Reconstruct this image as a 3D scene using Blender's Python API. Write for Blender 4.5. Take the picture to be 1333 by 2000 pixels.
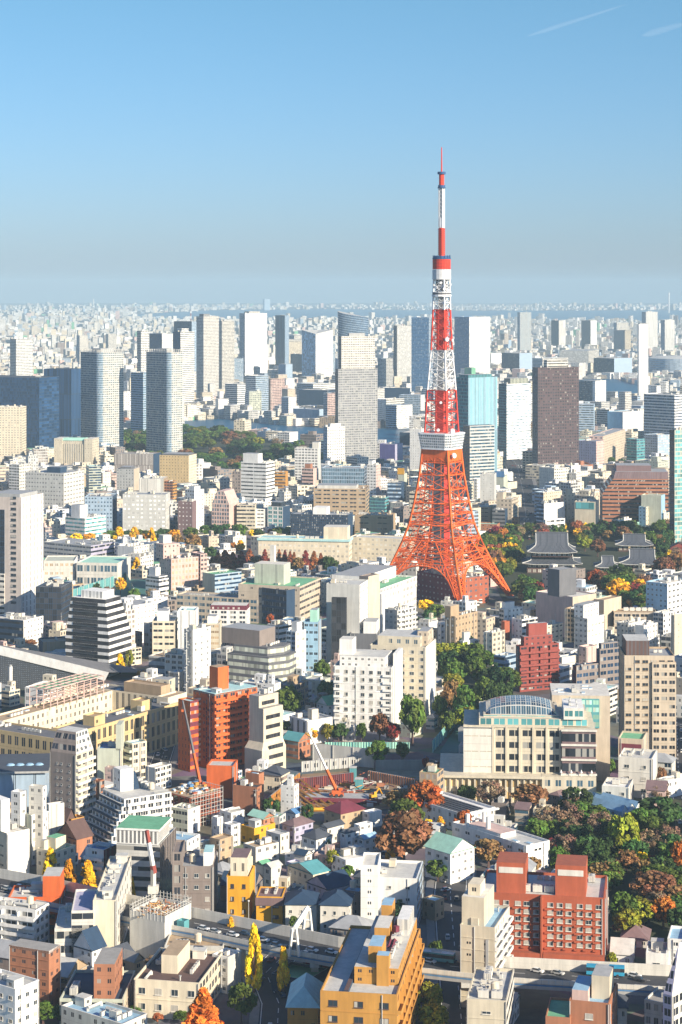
import bpy, math, random
import numpy as np
from mathutils import Vector, Matrix
R=math.radians
for o in list(bpy.data.objects): bpy.data.objects.remove(o)
C=bpy.context.scene.collection
S=bpy.context.scene
# ---------------- camera, sky, sun, exposure
F=3860.0; H=230.2; CX=666.5; EY=561.0          # focal length in photo pixels, eye height (m), principal column, eye-level row
cam=bpy.data.cameras.new('camera'); co=bpy.data.objects.new('camera',cam); C.objects.link(co)
cam.sensor_fit='VERTICAL'; cam.sensor_height=36; cam.lens=F/2000*36
cam.shift_y=-(1000-EY)/2000; cam.clip_start=5; cam.clip_end=200000
co.location=(0,0,H); co.rotation_euler=(R(90),0,0); S.camera=co
SUN_EL,SUN_AZ=R(24.5),R(131)                       # azimuth clockwise from the view direction (+Y)
w=bpy.data.worlds.new('World'); S.world=w; w.use_nodes=True
nt=w.node_tree; bg=nt.nodes['Background']
sky=nt.nodes.new('ShaderNodeTexSky'); sky.sky_type='NISHITA'; sky.sun_disc=False
sky.sun_elevation=SUN_EL; sky.sun_rotation=SUN_AZ; sky.altitude=200; sky.air_density=1.0; sky.dust_density=0.6; sky.ozone_density=3.0
tint=nt.nodes.new('ShaderNodeMix'); tint.data_type='RGBA'; tint.blend_type='MULTIPLY'; tint.inputs[0].default_value=1; 
wtc=nt.nodes.new('ShaderNodeTexCoord'); wsp=nt.nodes.new('ShaderNodeSeparateXYZ'); wmr=nt.nodes.new('ShaderNodeMapRange'); wmr.inputs[1].default_value=0; wmr.inputs[2].default_value=.16
nt.links.new(wtc.outputs['Generated'],wsp.inputs[0]); nt.links.new(wsp.outputs[2],wmr.inputs[0])
wmx=nt.nodes.new('ShaderNodeMix'); wmx.data_type='RGBA'; wmx.inputs[6].default_value=(.75,.925,1.42,1); wmx.inputs[7].default_value=(.70,1.03,1.16,1); nt.links.new(wmr.outputs[0],wmx.inputs[0])
wm2=nt.nodes.new('ShaderNodeMapRange'); wm2.inputs[1].default_value=.17; wm2.inputs[2].default_value=.5; nt.links.new(wsp.outputs[2],wm2.inputs[0])
wm3=nt.nodes.new('ShaderNodeMix'); wm3.data_type='RGBA'; wm3.inputs[7].default_value=(.62,.94,1.35,1); nt.links.new(wm2.outputs[0],wm3.inputs[0]); nt.links.new(wmx.outputs[2],wm3.inputs[6]); nt.links.new(wm3.outputs[2],tint.inputs[7])
nt.links.new(sky.outputs[0],tint.inputs[6]); nt.links.new(tint.outputs[2],bg.inputs[0]); bg.inputs[1].default_value=0.0635
sl=bpy.data.lights.new('sun','SUN'); so=bpy.data.objects.new('sun',sl); C.objects.link(so)
sl.energy=5.0; sl.angle=R(0.5); sl.color=(1,0.88,0.70)
sd=Vector((math.sin(SUN_AZ)*math.cos(SUN_EL),math.cos(SUN_AZ)*math.cos(SUN_EL),math.sin(SUN_EL)))
so.rotation_euler=sd.to_track_quat('Z','Y').to_euler()
S.view_settings.view_transform='Standard'; S.view_settings.look='None'; S.view_settings.exposure=0.75; S.view_settings.gamma=1
S.cycles.volume_bounces=2; S.cycles.max_bounces=5; S.cycles.diffuse_bounces=2; S.cycles.glossy_bounces=2
S.cycles.use_denoising=True; S.cycles.transparent_max_bounces=12
rng=random.Random(7)
# ---------------- pixels of the photo <-> places on the ground
def gp(px,py,z=0.0):
    Y=(H-z)*F/(py-EY); return Vector(((px-CX)/F*Y,Y,z))
def zat(py,Y): return H-(py-EY)/F*Y
def proj(p): return (CX+p[0]/p[1]*F, EY+(H-p[2])/p[1]*F)
# ---------------- colours (linear albedo)
COL=dict(white=(.81,.79,.74),off=(.67,.635,.56),cream=(.72,.63,.47),beige=(.54,.45,.34),tan=(.44,.32,.20),pink=(.62,.44,.38),
 grey=(.40,.40,.39),lgrey=(.55,.54,.50),blush=(.62,.53,.46),dgrey=(.14,.14,.15),black=(.045,.045,.05),brown=(.12,.07,.06),mauve=(.20,.13,.13),taupe=(.25,.205,.18),
 orange=(.62,.13,.03),red=(.28,.06,.045),rust=(.36,.10,.05),yellow=(.72,.36,.02),ochre=(.52,.26,.055),blue=(.09,.22,.42),navy=(.02,.05,.10),
 teal=(.10,.32,.34),glass=(.05,.10,.14),dark=(.03,.035,.045),green=(.16,.42,.24),mint=(.38,.66,.52),purple=(.10,.09,.26),lav=(.42,.40,.52),
 sage=(.50,.52,.42),skyb=(.30,.48,.62),aqua=(.42,.66,.66),bronze=(.10,.085,.06),gold=(.60,.44,.22),burg=(.17,.03,.05),brick=(.40,.17,.09),
 concrete=(.34,.32,.29),asph=(.055,.055,.06),curt=(.55,.52,.45),sand=(.60,.53,.40),deep=(.02,.06,.14),dbrown=(.105,.07,.072),roofg=(.33,.34,.35),slate=(.07,.08,.10),lblue=(.35,.45,.55))
KIND=dict(g=(3.2,3.3,.52,.46,.95),s=(3.4,3.3,.34,.36,.85),r=(3.0,3.6,1.,.42,1.),v=(2.4,3.6,.5,1.,1.),b=(4,3.4,0,0,0),c=(1.6,3.6,.90,.80,1.),
 a=(3.6,3.0,.84,.56,1.),d=(2.6,3.3,.3,.3,1.),h=(3.4,3.3,.6,.5,.8),k=(3.,3.9,.82,.62,1.))
_sty={}
def sty(s):
    """'colour kind [glass] [bay floor wf hf prob]'"""
    if s in _sty: return _sty[s]
    t=s.split(); col=COL[t[0]]; k=t[1] if len(t)>1 else 'b'; p=list(KIND[k]); g=COL['dark']; r=t[2:]
    if r and r[0] in COL: g=COL[r[0]]; r=r[1:]
    for i,x in enumerate(r): p[i]=float(x)
    _sty[s]=(col,g,p,k); return _sty[s]
# ---------------- materials
def mat(name): 
    m=bpy.data.materials.new(name); m.use_nodes=True; return m,m.node_tree.nodes,m.node_tree.links,m.node_tree.nodes['Principled BSDF']
def M(nodes,links,op,a,b=None,c=None):
    n=nodes.new('ShaderNodeMath'); n.operation=op
    for i,x in enumerate((a,b,c)):
        if x is None: continue
        if isinstance(x,(int,float)): n.inputs[i].default_value=x
        else: links.new(x,n.inputs[i])
    return n.outputs[0]
def mixc(nodes,links,f,a,b,mode='MIX'):
    n=nodes.new('ShaderNodeMix'); n.data_type='RGBA'; n.blend_type=mode
    for i,x in ((0,f),(6,a),(7,b)):
        if isinstance(x,(int,float)): n.inputs[i].default_value=x
        elif isinstance(x,tuple): n.inputs[i].default_value=(*x,1)
        else: links.new(x,n.inputs[i])
    return n.outputs[2]
def make_facade():
    m,N,L,P=mat('facade')
    A=lambda n,o:(lambda a:(setattr(a,'attribute_name',n),a.outputs[o])[1])(N.new('ShaderNodeAttribute'))
    wc=A('wc','Color'); gc=A('gc','Color'); q=A('q','Vector')
    sq=N.new('ShaderNodeSeparateXYZ'); L.new(q,sq.inputs[0])
    uv=N.new('ShaderNodeUVMap'); uv.uv_map='UVMap'; su=N.new('ShaderNodeSeparateXYZ'); L.new(uv.outputs[0],su.inputs[0])
    fx=M(N,L,'FRACT',su.outputs[0]); fy=M(N,L,'FRACT',su.outputs[1])
    ax=M(N,L,'ABSOLUTE',M(N,L,'SUBTRACT',fx,.5)); ay=M(N,L,'ABSOLUTE',M(N,L,'SUBTRACT',fy,.53))
    mx=M(N,L,'LESS_THAN',ax,M(N,L,'MULTIPLY',sq.outputs[0],.5)); my=M(N,L,'LESS_THAN',ay,M(N,L,'MULTIPLY',sq.outputs[1],.5))
    win=M(N,L,'MULTIPLY',mx,my)
    # a mullion in every single window
    win=M(N,L,'MULTIPLY',win,M(N,L,'SUBTRACT',1,M(N,L,'MULTIPLY',M(N,L,'LESS_THAN',ax,.022),M(N,L,'LESS_THAN',sq.outputs[0],.95))))
    fl=N.new('ShaderNodeVectorMath'); fl.operation='FLOOR'; L.new(uv.outputs[0],fl.inputs[0])
    wn=N.new('ShaderNodeTexWhiteNoise'); wn.noise_dimensions='2D'; L.new(fl.outputs[0],wn.inputs[0])
    ex=M(N,L,'LESS_THAN',wn.outputs[0],sq.outputs[2]); win=M(N,L,'MULTIPLY',win,ex)
    sc=N.new('ShaderNodeSeparateColor'); L.new(wn.outputs[1],sc.inputs[0])
    # drawn curtains in the upper or one-sided part of some windows
    cur=M(N,L,'MULTIPLY',M(N,L,'MULTIPLY',M(N,L,'GREATER_THAN',sc.outputs[0],.66),M(N,L,'LESS_THAN',sq.outputs[1],.75)),M(N,L,'LESS_THAN',M(N,L,'SUBTRACT',fx,.5),M(N,L,'MULTIPLY',M(N,L,'SUBTRACT',sc.outputs[1],.55),.6)))
    gv=mixc(N,L,1.0,gc,(1,1,1),'MULTIPLY')
    hs=N.new('ShaderNodeHueSaturation'); L.new(gc,hs.inputs['Color']); L.new(M(N,L,'MULTIPLY_ADD',sc.outputs[2],1.1,.5),hs.inputs['Value'])
    gcol=mixc(N,L,M(N,L,'MULTIPLY',cur,.75),hs.outputs[0],(.42,.40,.35))
    tc=N.new('ShaderNodeTexCoord')
    mp=N.new('ShaderNodeMapping'); L.new(tc.outputs['Object'],mp.inputs[0]); mp.inputs['Scale'].default_value=(.9,.9,.12)
    n1=N.new('ShaderNodeTexNoise'); L.new(mp.outputs[0],n1.inputs['Vector']); n1.inputs['Scale'].default_value=.55; n1.inputs['Detail'].default_value=4; n1.inputs['Roughness'].default_value=.65
    n2=N.new('ShaderNodeTexNoise'); L.new(tc.outputs['Object'],n2.inputs['Vector']); n2.inputs['Scale'].default_value=.16; n2.inputs['Detail'].default_value=5
    st=M(N,L,'MULTIPLY_ADD',n1.outputs[0],.66,.64); st=M(N,L,'MULTIPLY',st,M(N,L,'MULTIPLY_ADD',n2.outputs[0],.36,.83))
    jt=M(N,L,'MULTIPLY',M(N,L,'LESS_THAN',fy,.035),M(N,L,'GREATER_THAN',sq.outputs[1],.01)); st=M(N,L,'MULTIPLY',st,M(N,L,'SUBTRACT',1,M(N,L,'MULTIPLY',jt,.22)))
    wv=N.new('ShaderNodeCombineColor'); [L.new(st,wv.inputs[i]) for i in range(3)]
    wcol=mixc(N,L,1.0,wc,wv.outputs[0],'MULTIPLY')
    bp=N.new('ShaderNodeBump'); bp.inputs['Strength'].default_value=.5; bp.inputs['Distance'].default_value=.2; L.new(M(N,L,'SUBTRACT',1,win),bp.inputs['Height']); L.new(bp.outputs[0],P.inputs['Normal'])
    L.new(mixc(N,L,win,wcol,gcol),P.inputs['Base Color'])
    L.new(M(N,L,'MULTIPLY_ADD',M(N,L,'MULTIPLY',win,M(N,L,'SUBTRACT',1,cur)),-.68,.82),P.inputs['Roughness'])
    return m
FAC=make_facade()
def simple(name,col,rough=.7,metal=0,var=.25,scale=.4,spec=.5):
    m,N,L,P=mat(name); tc=N.new('ShaderNodeTexCoord'); n=N.new('ShaderNodeTexNoise'); L.new(tc.outputs['Object'],n.inputs['Vector']); n.inputs['Scale'].default_value=scale; n.inputs['Detail'].default_value=5
    v=M(N,L,'MULTIPLY_ADD',n.outputs[0],var*2,1-var); cc=N.new('ShaderNodeCombineColor'); [L.new(v,cc.inputs[i]) for i in range(3)]
    L.new(mixc(N,L,1.0,tuple(col),cc.outputs[0],'MULTIPLY'),P.inputs['Base Color']); P.inputs['Roughness'].default_value=rough; P.inputs['Metallic'].default_value=metal; P.inputs['Specular IOR Level'].default_value=spec
    return m
MAT={}
def cm(c,rough=.6,metal=0):
    k=(c,rough,metal)
    if k not in MAT: MAT[k]=simple(c+'_paint',COL[c],rough,metal)
    return MAT[k]
GLASSM=simple('window_glass',(.035,.05,.065),.08,0,.4,.3); CURT=simple('window_curtain',(.45,.42,.36),.6,0,.3,.5)
# ---------------- mesh builder
class MB:
    def __init__(s): s.v=[];s.f=[];s.uv=[];s.wc=[];s.gc=[];s.q=[]
    def poly(s,pts,st='white',uvs=None):
        i=len(s.v); s.v+=[tuple(p) for p in pts]; n=len(pts); s.f.append(tuple(range(i,i+n)))
        c,g,p,k=sty(st) if isinstance(st,str) else st
        s.uv+=uvs if uvs else [(0.5,0.05)]*n
        s.wc.append((*c,1)); s.gc.append((*g,1)); s.q.append((p[2],p[3],p[4]) if uvs else (0,0,0))
    def wall(s,a,b,z0,z1,st,z0b=None,z1b=None,fh=None):
        """vertical quad from ground point a to b (outside on the right-hand side when walking b->a)"""
        t=sty(st); w_=math.hypot(b[0]-a[0],b[1]-a[1]); h=max(z1-z0,.1); p=t[2]
        nb=max(1,round(w_/p[0])); nf=max(1,round(h/p[1])); o=rng.randint(0,400)
        s.poly([(a[0],a[1],z0),(b[0],b[1],z0),(b[0],b[1],z1),(a[0],a[1],z1)],t,[(o,o),(o+nb,o),(o+nb,o+nf),(o,o+nf)])
    def box(s,x0,y0,z0,x1,y1,z1,L='white',Rr=None,top=None,bottom=False):
        Rr=Rr or L; top=top or L.split()[0]
        s.wall((x0,y0),(x1,y0),z0,z1,Rr); s.wall((x1,y1),(x0,y1),z0,z1,Rr)
        s.wall((x0,y1),(x0,y0),z0,z1,L); s.wall((x1,y0),(x1,y1),z0,z1,L)
        s.poly([(x0,y0,z1),(x1,y0,z1),(x1,y1,z1),(x0,y1,z1)],top)
        if bottom: s.poly([(x0,y1,z0),(x1,y1,z0),(x1,y0,z0),(x0,y0,z0)],top)
    def prism(s,pts,z0,z1,sts,top='roofg',toppts=None):
        tp=toppts or pts; n=len(pts)
        for i in range(n):
            a,b=pts[i],pts[(i+1)%n]; c,d=tp[(i+1)%n],tp[i]; st=sts[i%len(sts)] if isinstance(sts,(list,tuple)) else sts
            t=sty(st); p=t[2]; w_=math.hypot(b[0]-a[0],b[1]-a[1]); nb=max(1,round(w_/p[0])); nf=max(1,round((z1-z0)/p[1])); o=rng.randint(0,400)
            s.poly([(*a,z0),(*b,z0),(*c,z1),(*d,z1)],t,[(o,o),(o+nb,o),(o+nb,o+nf),(o,o+nf)])
        s.poly([(*p,z1) for p in tp],top)
    def bar(s,a,b,r,st='white',r2=None):
        a=Vector(a);b=Vector(b); d=b-a
        if d.length<1e-6: return
        d.normalize(); u=d.orthogonal().normalized(); w_=d.cross(u); r2=r if r2 is None else r2
        A=[a+(u*x+w_*y)*r for x,y in((1,1),(-1,1),(-1,-1),(1,-1))]; B=[b+(u*x+w_*y)*r2 for x,y in((1,1),(-1,1),(-1,-1),(1,-1))]
        for i in range(4): j=(i+1)%4; s.poly([A[i],A[j],B[j],B[i]],st)
        s.poly(A[::-1],st); s.poly(B,st)
    def cyl(s,c,r,z0,z1,st='white',n=16,r2=None,cap=True,u0=0):
        r2=r if r2 is None else r2
        P=[(c[0]+r*math.cos(2*math.pi*i/n),c[1]+r*math.sin(2*math.pi*i/n)) for i in range(n)]; Q=[(c[0]+r2*math.cos(2*math.pi*i/n),c[1]+r2*math.sin(2*math.pi*i/n)) for i in range(n)]
        t=sty(st); p=t[2]; nb=max(1,round(2*math.pi*r/n/p[0])); nf=max(1,round(abs(z1-z0)/p[1]))
        for i in range(n):
            j=(i+1)%n; s.poly([(*P[i],z0),(*P[j],z0),(*Q[j],z1),(*Q[i],z1)],t,[(i*nb,0),(i*nb+nb,0),(i*nb+nb,nf),(i*nb,nf)])
        if cap: s.poly([(*x,z1) for x in Q],st.split()[0])
    def mesh(s,name,m=None):
        me=bpy.data.meshes.new(name); me.from_pydata(s.v,[],s.f)
        u=me.uv_layers.new(name='UVMap'); u.data.foreach_set('uv',np.array(s.uv,np.float32).ravel())
        for nm,ty,dat,key in (('wc','FLOAT_COLOR',s.wc,'color'),('gc','FLOAT_COLOR',s.gc,'color'),('q','FLOAT_VECTOR',s.q,'vector')):
            a=me.attributes.new(nm,ty,'FACE'); a.data.foreach_set(key,np.array(dat,np.float32).ravel())
        me.materials.append(m or FAC); me.update(); return me
    def build(s,name,parent=None,loc=None,m=None): return link(name,s.mesh(name,m),parent,loc)
def link(name,me,parent=None,loc=None,rz=None,sc=None):
    o=bpy.data.objects.new(name,me); C.objects.link(o)
    if parent: o.parent=parent
    if loc is not None: o.location=loc
    if rz is not None: o.rotation_euler=(0,0,rz)
    if sc is not None: o.scale=(sc,sc,sc) if isinstance(sc,(int,float)) else sc
    return o
def tag(o,label=None,cat=None,group=None,kind=None):
    if label: o['label']=label
    if cat: o['category']=cat
    if group: o['group']=group
    if kind: o['kind']=kind
    return o
def empty(name,loc,rz=0):
    o=bpy.data.objects.new(name,None); C.objects.link(o); o.location=loc; o.rotation_euler=(0,0,rz); o.empty_display_size=1; return o
def struct(name,me_or_mb,m=None):
    o=me_or_mb.build(name,m=m) if isinstance(me_or_mb,MB) else link(name,me_or_mb); o['kind']='structure'; return o
# ---------------- shared small meshes for roofs
def mk(f,name,m=None): b=MB(); f(b); return b.mesh(name,m)
def _ac(b): b.box(-.9,-.45,.15,.9,.45,1.5,'lgrey','off'); b.cyl((0,0),.38,1.5,1.56,'dgrey',10); b.box(-.8,-.4,0,-.6,.4,.15,'dgrey'); b.box(.6,-.4,0,.8,.4,.15,'dgrey')
def _ac2(b): b.box(-1.6,-1.1,.2,1.6,1.1,2.3,'off v grey .5 4 .5 1','off'); b.cyl((-.75,0),.6,2.3,2.45,'grey',10); b.cyl((.75,0),.6,2.3,2.45,'grey',10)
def _tank(b): b.cyl((0,0),1.2,.8,3.2,'cream',12); b.cyl((0,0),1.2,3.2,3.6,'cream',12,.4); [b.bar((x,y,0),(x,y,.9),.08,'grey') for x in(-.7,.7) for y in(-.7,.7)]
def _tankb(b): b.box(-1.6,-1.2,.6,1.6,1.2,2.8,'sand b','off'); b.box(-1.7,-1.3,.3,1.7,1.3,.6,'grey')
def _ant(b): b.bar((0,0,0),(0,0,7),.09,'lgrey',.05); b.bar((-.8,0,6),(.8,0,6),.04,'lgrey'); b.bar((-.6,0,5.2),(.6,0,5.2),.04,'lgrey'); b.bar((0,-.5,4.4),(0,.5,4.4),.04,'lgrey')
def _duct(b): b.bar((-3,0,.9),(3,0,.9),.4,'lgrey'); b.bar((3,0,.9),(3,0,0),.4,'lgrey'); b.bar((-3,0,.9),(-3,0,0),.4,'lgrey')
def _stair(b): b.box(-1.6,-2,0,1.6,2,2.7,'off','off s'); b.box(-1.8,-2.2,2.7,1.8,2.2,2.9,'lgrey')
def _vent(b): b.cyl((0,0),.25,0,1.3,'lgrey',8); b.cyl((0,0),.45,1.3,1.6,'grey',8)
def _sky(b): b.box(-1.5,-.8,0,1.5,.8,.4,'white',top='skyb')
ROOFKIT=[('air_conditioner',mk(_ac,'air_conditioner')),('cooling_unit',mk(_ac2,'cooling_unit')),('water_tank',mk(_tank,'water_tank')),('box_tank',mk(_tankb,'box_tank')),('antenna',mk(_ant,'antenna')),('duct',mk(_duct,'duct')),('stair_head',mk(_stair,'stair_head')),('vent',mk(_vent,'vent')),('skylight',mk(_sky,'skylight'))]
RK=dict(ROOFKIT)
def clutter(parent,x0,y0,x1,y1,z,n,r,kinds=None):
    """roof equipment, each piece a part of its building"""
    kinds=kinds or ['air_conditioner']*5+['cooling_unit']*3+['water_tank','box_tank','antenna','duct','duct','stair_head','vent','vent','skylight']
    used=[]
    i=0; tries=0
    while i<n and tries<5*n:
        tries+=1
        k=r.choice(kinds); x=r.uniform(x0+2.5,x1-2.5) if x1-x0>5.5 else (x0+x1)/2; y=r.uniform(y0+2.5,y1-2.5) if y1-y0>5.5 else (y0+y1)/2
        run=r.randint(2,5) if k in('air_conditioner','cooling_unit') else 1; al=r.random()<.5; st=2.4 if k=='air_conditioner' else 4
        for j in range(run):
            X=x+(j*st if al else 0); Y=y+(0 if al else j*st)
            if X>x1-1.6 or Y>y1-1.6 or any(abs(X-a)<2.2 and abs(Y-b)<2.2 for a,b in used): continue
            i+=1
            used.append((X,Y)); link(k,RK[k],parent,(X,Y,z),0 if al else math.pi/2)
# windows as parts
_wm={}
def winmesh(w_,h,kind,frame):
    k=(round(w_,1),round(h,1),kind,frame)
    if k in _wm: return _wm[k]
    b=MB(); f=.09; fr=frame
    b.box(-w_/2,-.10,0,w_/2,.1,f,fr); b.box(-w_/2,-.10,h-f,w_/2,.1,h,fr); b.box(-w_/2,-.10,f,-w_/2+f,.1,h-f,fr); b.box(w_/2-f,-.10,f,w_/2,.1,h-f,fr)
    if w_>1.1: b.box(-.04,-.08,f,.04,.1,h-f,fr)
    b.box(-w_/2-.1,-.32,-.12,w_/2+.1,.1,0,fr)
    nfr=len(b.f)
    b.poly([(-w_/2+f,-.03,f),(w_/2-f,-.03,f),(w_/2-f,-.03,h-f),(-w_/2+f,-.03,h-f)],'dark')
    if kind==1: b.poly([(-w_/2+f,-.045,f),(-w_/2+f+w_*.34,-.045,f),(-w_/2+f+w_*.34,-.045,h-f),(-w_/2+f,-.045,h-f)],'curt')
    if kind==2: b.poly([(-w_/2+f,-.045,f),(w_/2-f,-.045,f),(w_/2-f,-.045,h-f),(-w_/2+f,-.045,h-f)],'curt')
    me=b.mesh('window'); me.materials.append(GLASSM); me.materials.append(CURT)
    for p in me.polygons:
        if p.index==nfr: p.material_index=1
        elif p.index>nfr: p.material_index=2
    _wm[k]=me; return me
def windows(parent,a,b,z0,z1,st,cap,frame='off',skip=None,name='window'):
    """window parts in a grid on the wall from a to b (local), normal to the right of a->b"""
    t=sty(st)[2]; w_=math.hypot(b[0]-a[0],b[1]-a[1]); nb=max(1,round(w_/t[0])); nf=max(1,round((z1-z0)/t[1])); bw=w_/nb; fh=(z1-z0)/nf; n=0
    ux,uy=(b[0]-a[0])/w_,(b[1]-a[1])/w_; ang=math.atan2(uy,ux)
    for j in range(nf-1,-1,-1):
        for i in range(nb):
            if n>=cap: return n
            if skip and skip(i,j,nb,nf): continue
            if rng.random()>t[4]: continue
            me=winmesh(bw*t[2],fh*t[3],rng.choice((0,0,0,0,1,1,1,2)),frame)
            link(name,me,parent,(a[0]+ux*bw*(i+.5),a[1]+uy*bw*(i+.5),z0+fh*(j+.30)),ang); n+=1
    return n
def balconies(parent,a,b,z0,z1,fh,dep=1.3,rail='white',cap=40,solid=True,inset=0):
    w_=math.hypot(b[0]-a[0],b[1]-a[1]); ang=math.atan2(b[1]-a[1],b[0]-a[0]); nf=max(1,round((z1-z0)/fh)); f=(z1-z0)/nf
    m=MB(); x0,x1=inset,w_-inset
    m.box(x0,-dep,-.18,x1,.02,0,rail,bottom=True); m.box(x0,-dep,0,x1,-dep+.12,1.05,rail); m.box(x0,-dep+.12,0,x0+.12,.0,1.05,rail); m.box(x1-.12,-dep+.12,0,x1,.0,1.05,rail)
    n=int(w_/6)
    for i in range(1,n): m.box(x0+(x1-x0)*i/n-.06,-dep+.12,1.05,x0+(x1-x0)*i/n+.06,.0,f-.18,rail)
    me=m.mesh('balcony')
    for j in range(1,nf): link('balcony',me,parent,(a[0],a[1],z0+j*f),ang)
FOOT=[]      # footprints already taken: centre, axes, half sizes, height
BOXES=[]     # (corners for the visibility pass)
LM=[]        # landmarks: (px,py,short name)
def foot(P,a,w_,d,h,own=None):
    e=Vector((math.cos(a),math.sin(a)));f=Vector((-math.sin(a),math.cos(a))); c=Vector(P[:2])+e*w_/2+f*d/2
    FOOT.append((c,e,f,w_/2,d/2,h)); return c
def free(c,a,hw,hd,gap=1.0):
    e=Vector((math.cos(a),math.sin(a)));f=Vector((-math.sin(a),math.cos(a)))
    for (c2,e2,f2,w2,d2,h2) in FOOT:
        dv=c2-c
        if dv.length>hw+hd+w2+d2+gap: continue
        sep=False
        for ax in (e,f,e2,f2):
            r=abs(ax.dot(e))*hw+abs(ax.dot(f))*hd+abs(ax.dot(e2))*w2+abs(ax.dot(f2))*d2+gap
            if abs(ax.dot(dv))>r: sep=True;break
        if not sep: return False
    return True
def solve(xl,xc,xr,yt,yb,a,w_=None,d=None,z0=0.0):
    P=gp(xc,yb,z0)
    if w_ is not None and d is None and a>=66:      # mostly frontal: turn it so its far right corner stands on the line to xr
        q=Vector(((xr-CX)/F*(P.y+w_),P.y+w_)); a=math.degrees(math.atan2(q.y-P.y,q.x-P.x))
    elif d is not None and w_ is None and a<=24:
        q=Vector(((xl-CX)/F*(P.y+d),P.y+d)); a=math.degrees(math.atan2(P.x-q.x,q.y-P.y))
    a=R(a); ca,sa=math.cos(a),math.sin(a)
    if w_ is None:
        t=(xr-CX)/F; w_=(t*P.y-P.x)/(ca-t*sa)
    if d is None:
        t=(xl-CX)/F; d=(P.x-t*P.y)/(sa+t*ca)
    return P,a,max(3,min(w_,140)),max(3,min(d,140)),zat(yt,P.y)-z0
def B(name,cat,spec,L,Rr,roof,label,ref=None,w_=None,d=None,ph=(),bal='',win='',n=None,group=None,par=.9,frame='off',rail=None,nowall=False,fh=3.1,extra=None,z0=0.0,kit=None,noc=False):
    """one building: spec=(xl,xc,xr,yt,yb,angle) of the near corner in photo pixels; L/Rr = style of the wall going left/right of it"""
    P,a,w_,d,h=solve(*spec,w_,d,z0)
    root=empty(name,P,a); tag(root,label,cat,group); foot(P,a,w_,d,h)
    if ref: LM.append((spec[1] if abs(spec[0]-spec[2])<10 else (spec[0]+spec[2])/2,(spec[3]+spec[4])/2,ref))
    r=random.Random(hash((spec[1],spec[3]))&0xffff)
    LW=L.split()[0] if 'L' in win else L; RW=Rr.split()[0] if 'R' in win else Rr
    m=MB(); t=.35 if h>6 else .2
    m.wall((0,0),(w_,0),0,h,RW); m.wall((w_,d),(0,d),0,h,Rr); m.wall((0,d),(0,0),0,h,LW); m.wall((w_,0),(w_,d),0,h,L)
    lc=L.split()[0]; zi=h-par
    for (x0,y0,x1,y1) in ((0,0,w_,t),(0,d-t,w_,d),(0,t,t,d-t),(w_-t,t,w_,d-t)): m.poly([(x0,y0,h),(x1,y0,h),(x1,y1,h),(x0,y1,h)],lc if lc not in('navy','glass','teal') else 'grey')
    for p,q in (((w_-t,t),(t,t)),((t,d-t),(w_-t,d-t)),((t,t),(t,d-t)),((w_-t,d-t),(w_-t,t))): m.wall(p,q,zi,h,lc)
    m.build('wall',root)
    rf=MB(); rf.poly([(t,t,zi),(w_-t,t,zi),(w_-t,d-t,zi),(t,d-t,zi)],roof); ro=rf.build('roof',root)
    for p in ph:
        fx0,fy0,fx1,fy1,hh,stl=p[:6]; pr=p[6] if len(p)>6 else 'roofg'; nm=p[7] if len(p)>7 else 'penthouse'
        q=MB(); q.box(fx0*w_,fy0*d,zi,fx1*w_,fy1*d,zi+par+hh,stl,stl,pr); q.build(nm,root)
    if 'L' in win: windows(root,(0,d),(0,0),1,h-par-.3,L,55,frame)
    if 'R' in win: windows(root,(0,0),(w_,0),1,h-par-.3,Rr,55,frame)
    rl=rail or lc
    if 'L' in bal: balconies(root,(0,d),(0,0),0,h-.9,fh,1.3,rl)
    if 'R' in bal: balconies(root,(0,0),(w_,0),0,h-.9,fh,1.3,rl)
    if spec[4]>1250 and h>8:      # near enough to show: slab edges and rain pipes on the walls
        k1,k2=sty(L)[3],sty(Rr)[3]
        for face,st,kk,l in (('L',L,k1,d),('R',Rr,k2,w_)):
            if face in bal or kk not in 'gsab': continue
            fh_=sty(st)[2][1]; nf=max(1,round((h-par-1.3 if face in win else h)/fh_)); q=MB()
            if kk in 'gs' and r.random()<.65:
                for j in range(1,min(nf,14)):
                    z=(1+j*(h-par-1.3)/nf) if face in win else j*h/nf
                    q=MB(); (q.box(-.14,.3,z-.12,0,d-.3,z+.12,lc,bottom=True) if face=='L' else q.box(.3,-.14,z-.12,w_-.3,0,z+.12,Rr.split()[0],bottom=True)); q.build('slab_edge',root)
            for i in range(r.randint(1,3)):
                t_=r.choice((.02,.98,r.uniform(.1,.9)))*l; q=MB(); (q.bar((-.2,t_,.2),(-.2,t_,h-.3),.11,'grey') if face=='L' else q.bar((t_,-.2,.2),(t_,-.2,h-.3),.11,'grey')); q.build('rain_pipe',root)
    if n is None: n=int(min(18,3+w_*d/55))
    if n and not noc and w_>6 and d>6:
        # keep off the penthouses
        cand=[(0,0,1,1)]
        if ph:
            p=ph[0]; cand=[c for c in ((0,0,1,p[1]),(0,p[3],1,1),(0,0,p[0],1),(p[2],0,1,1)) if (c[2]-c[0])*w_>5 and (c[3]-c[1])*d>5]
        for c in cand: clutter(root,t+c[0]*w_,t+c[1]*d,c[2]*w_-t,c[3]*d-t,zi,max(1,n//len(cand)),r,kit)
    root['_w']=w_; root['_d']=d; root['_h']=h
    for k in ('_w','_d','_h'): root.pop(k,None)
    DIM[root.name]=(w_,d,h,zi)
    return root
DIM={}
def world_of(root): return Matrix.Translation(root.location)@Matrix.Rotation(root.rotation_euler.z,4,'Z')
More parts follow.
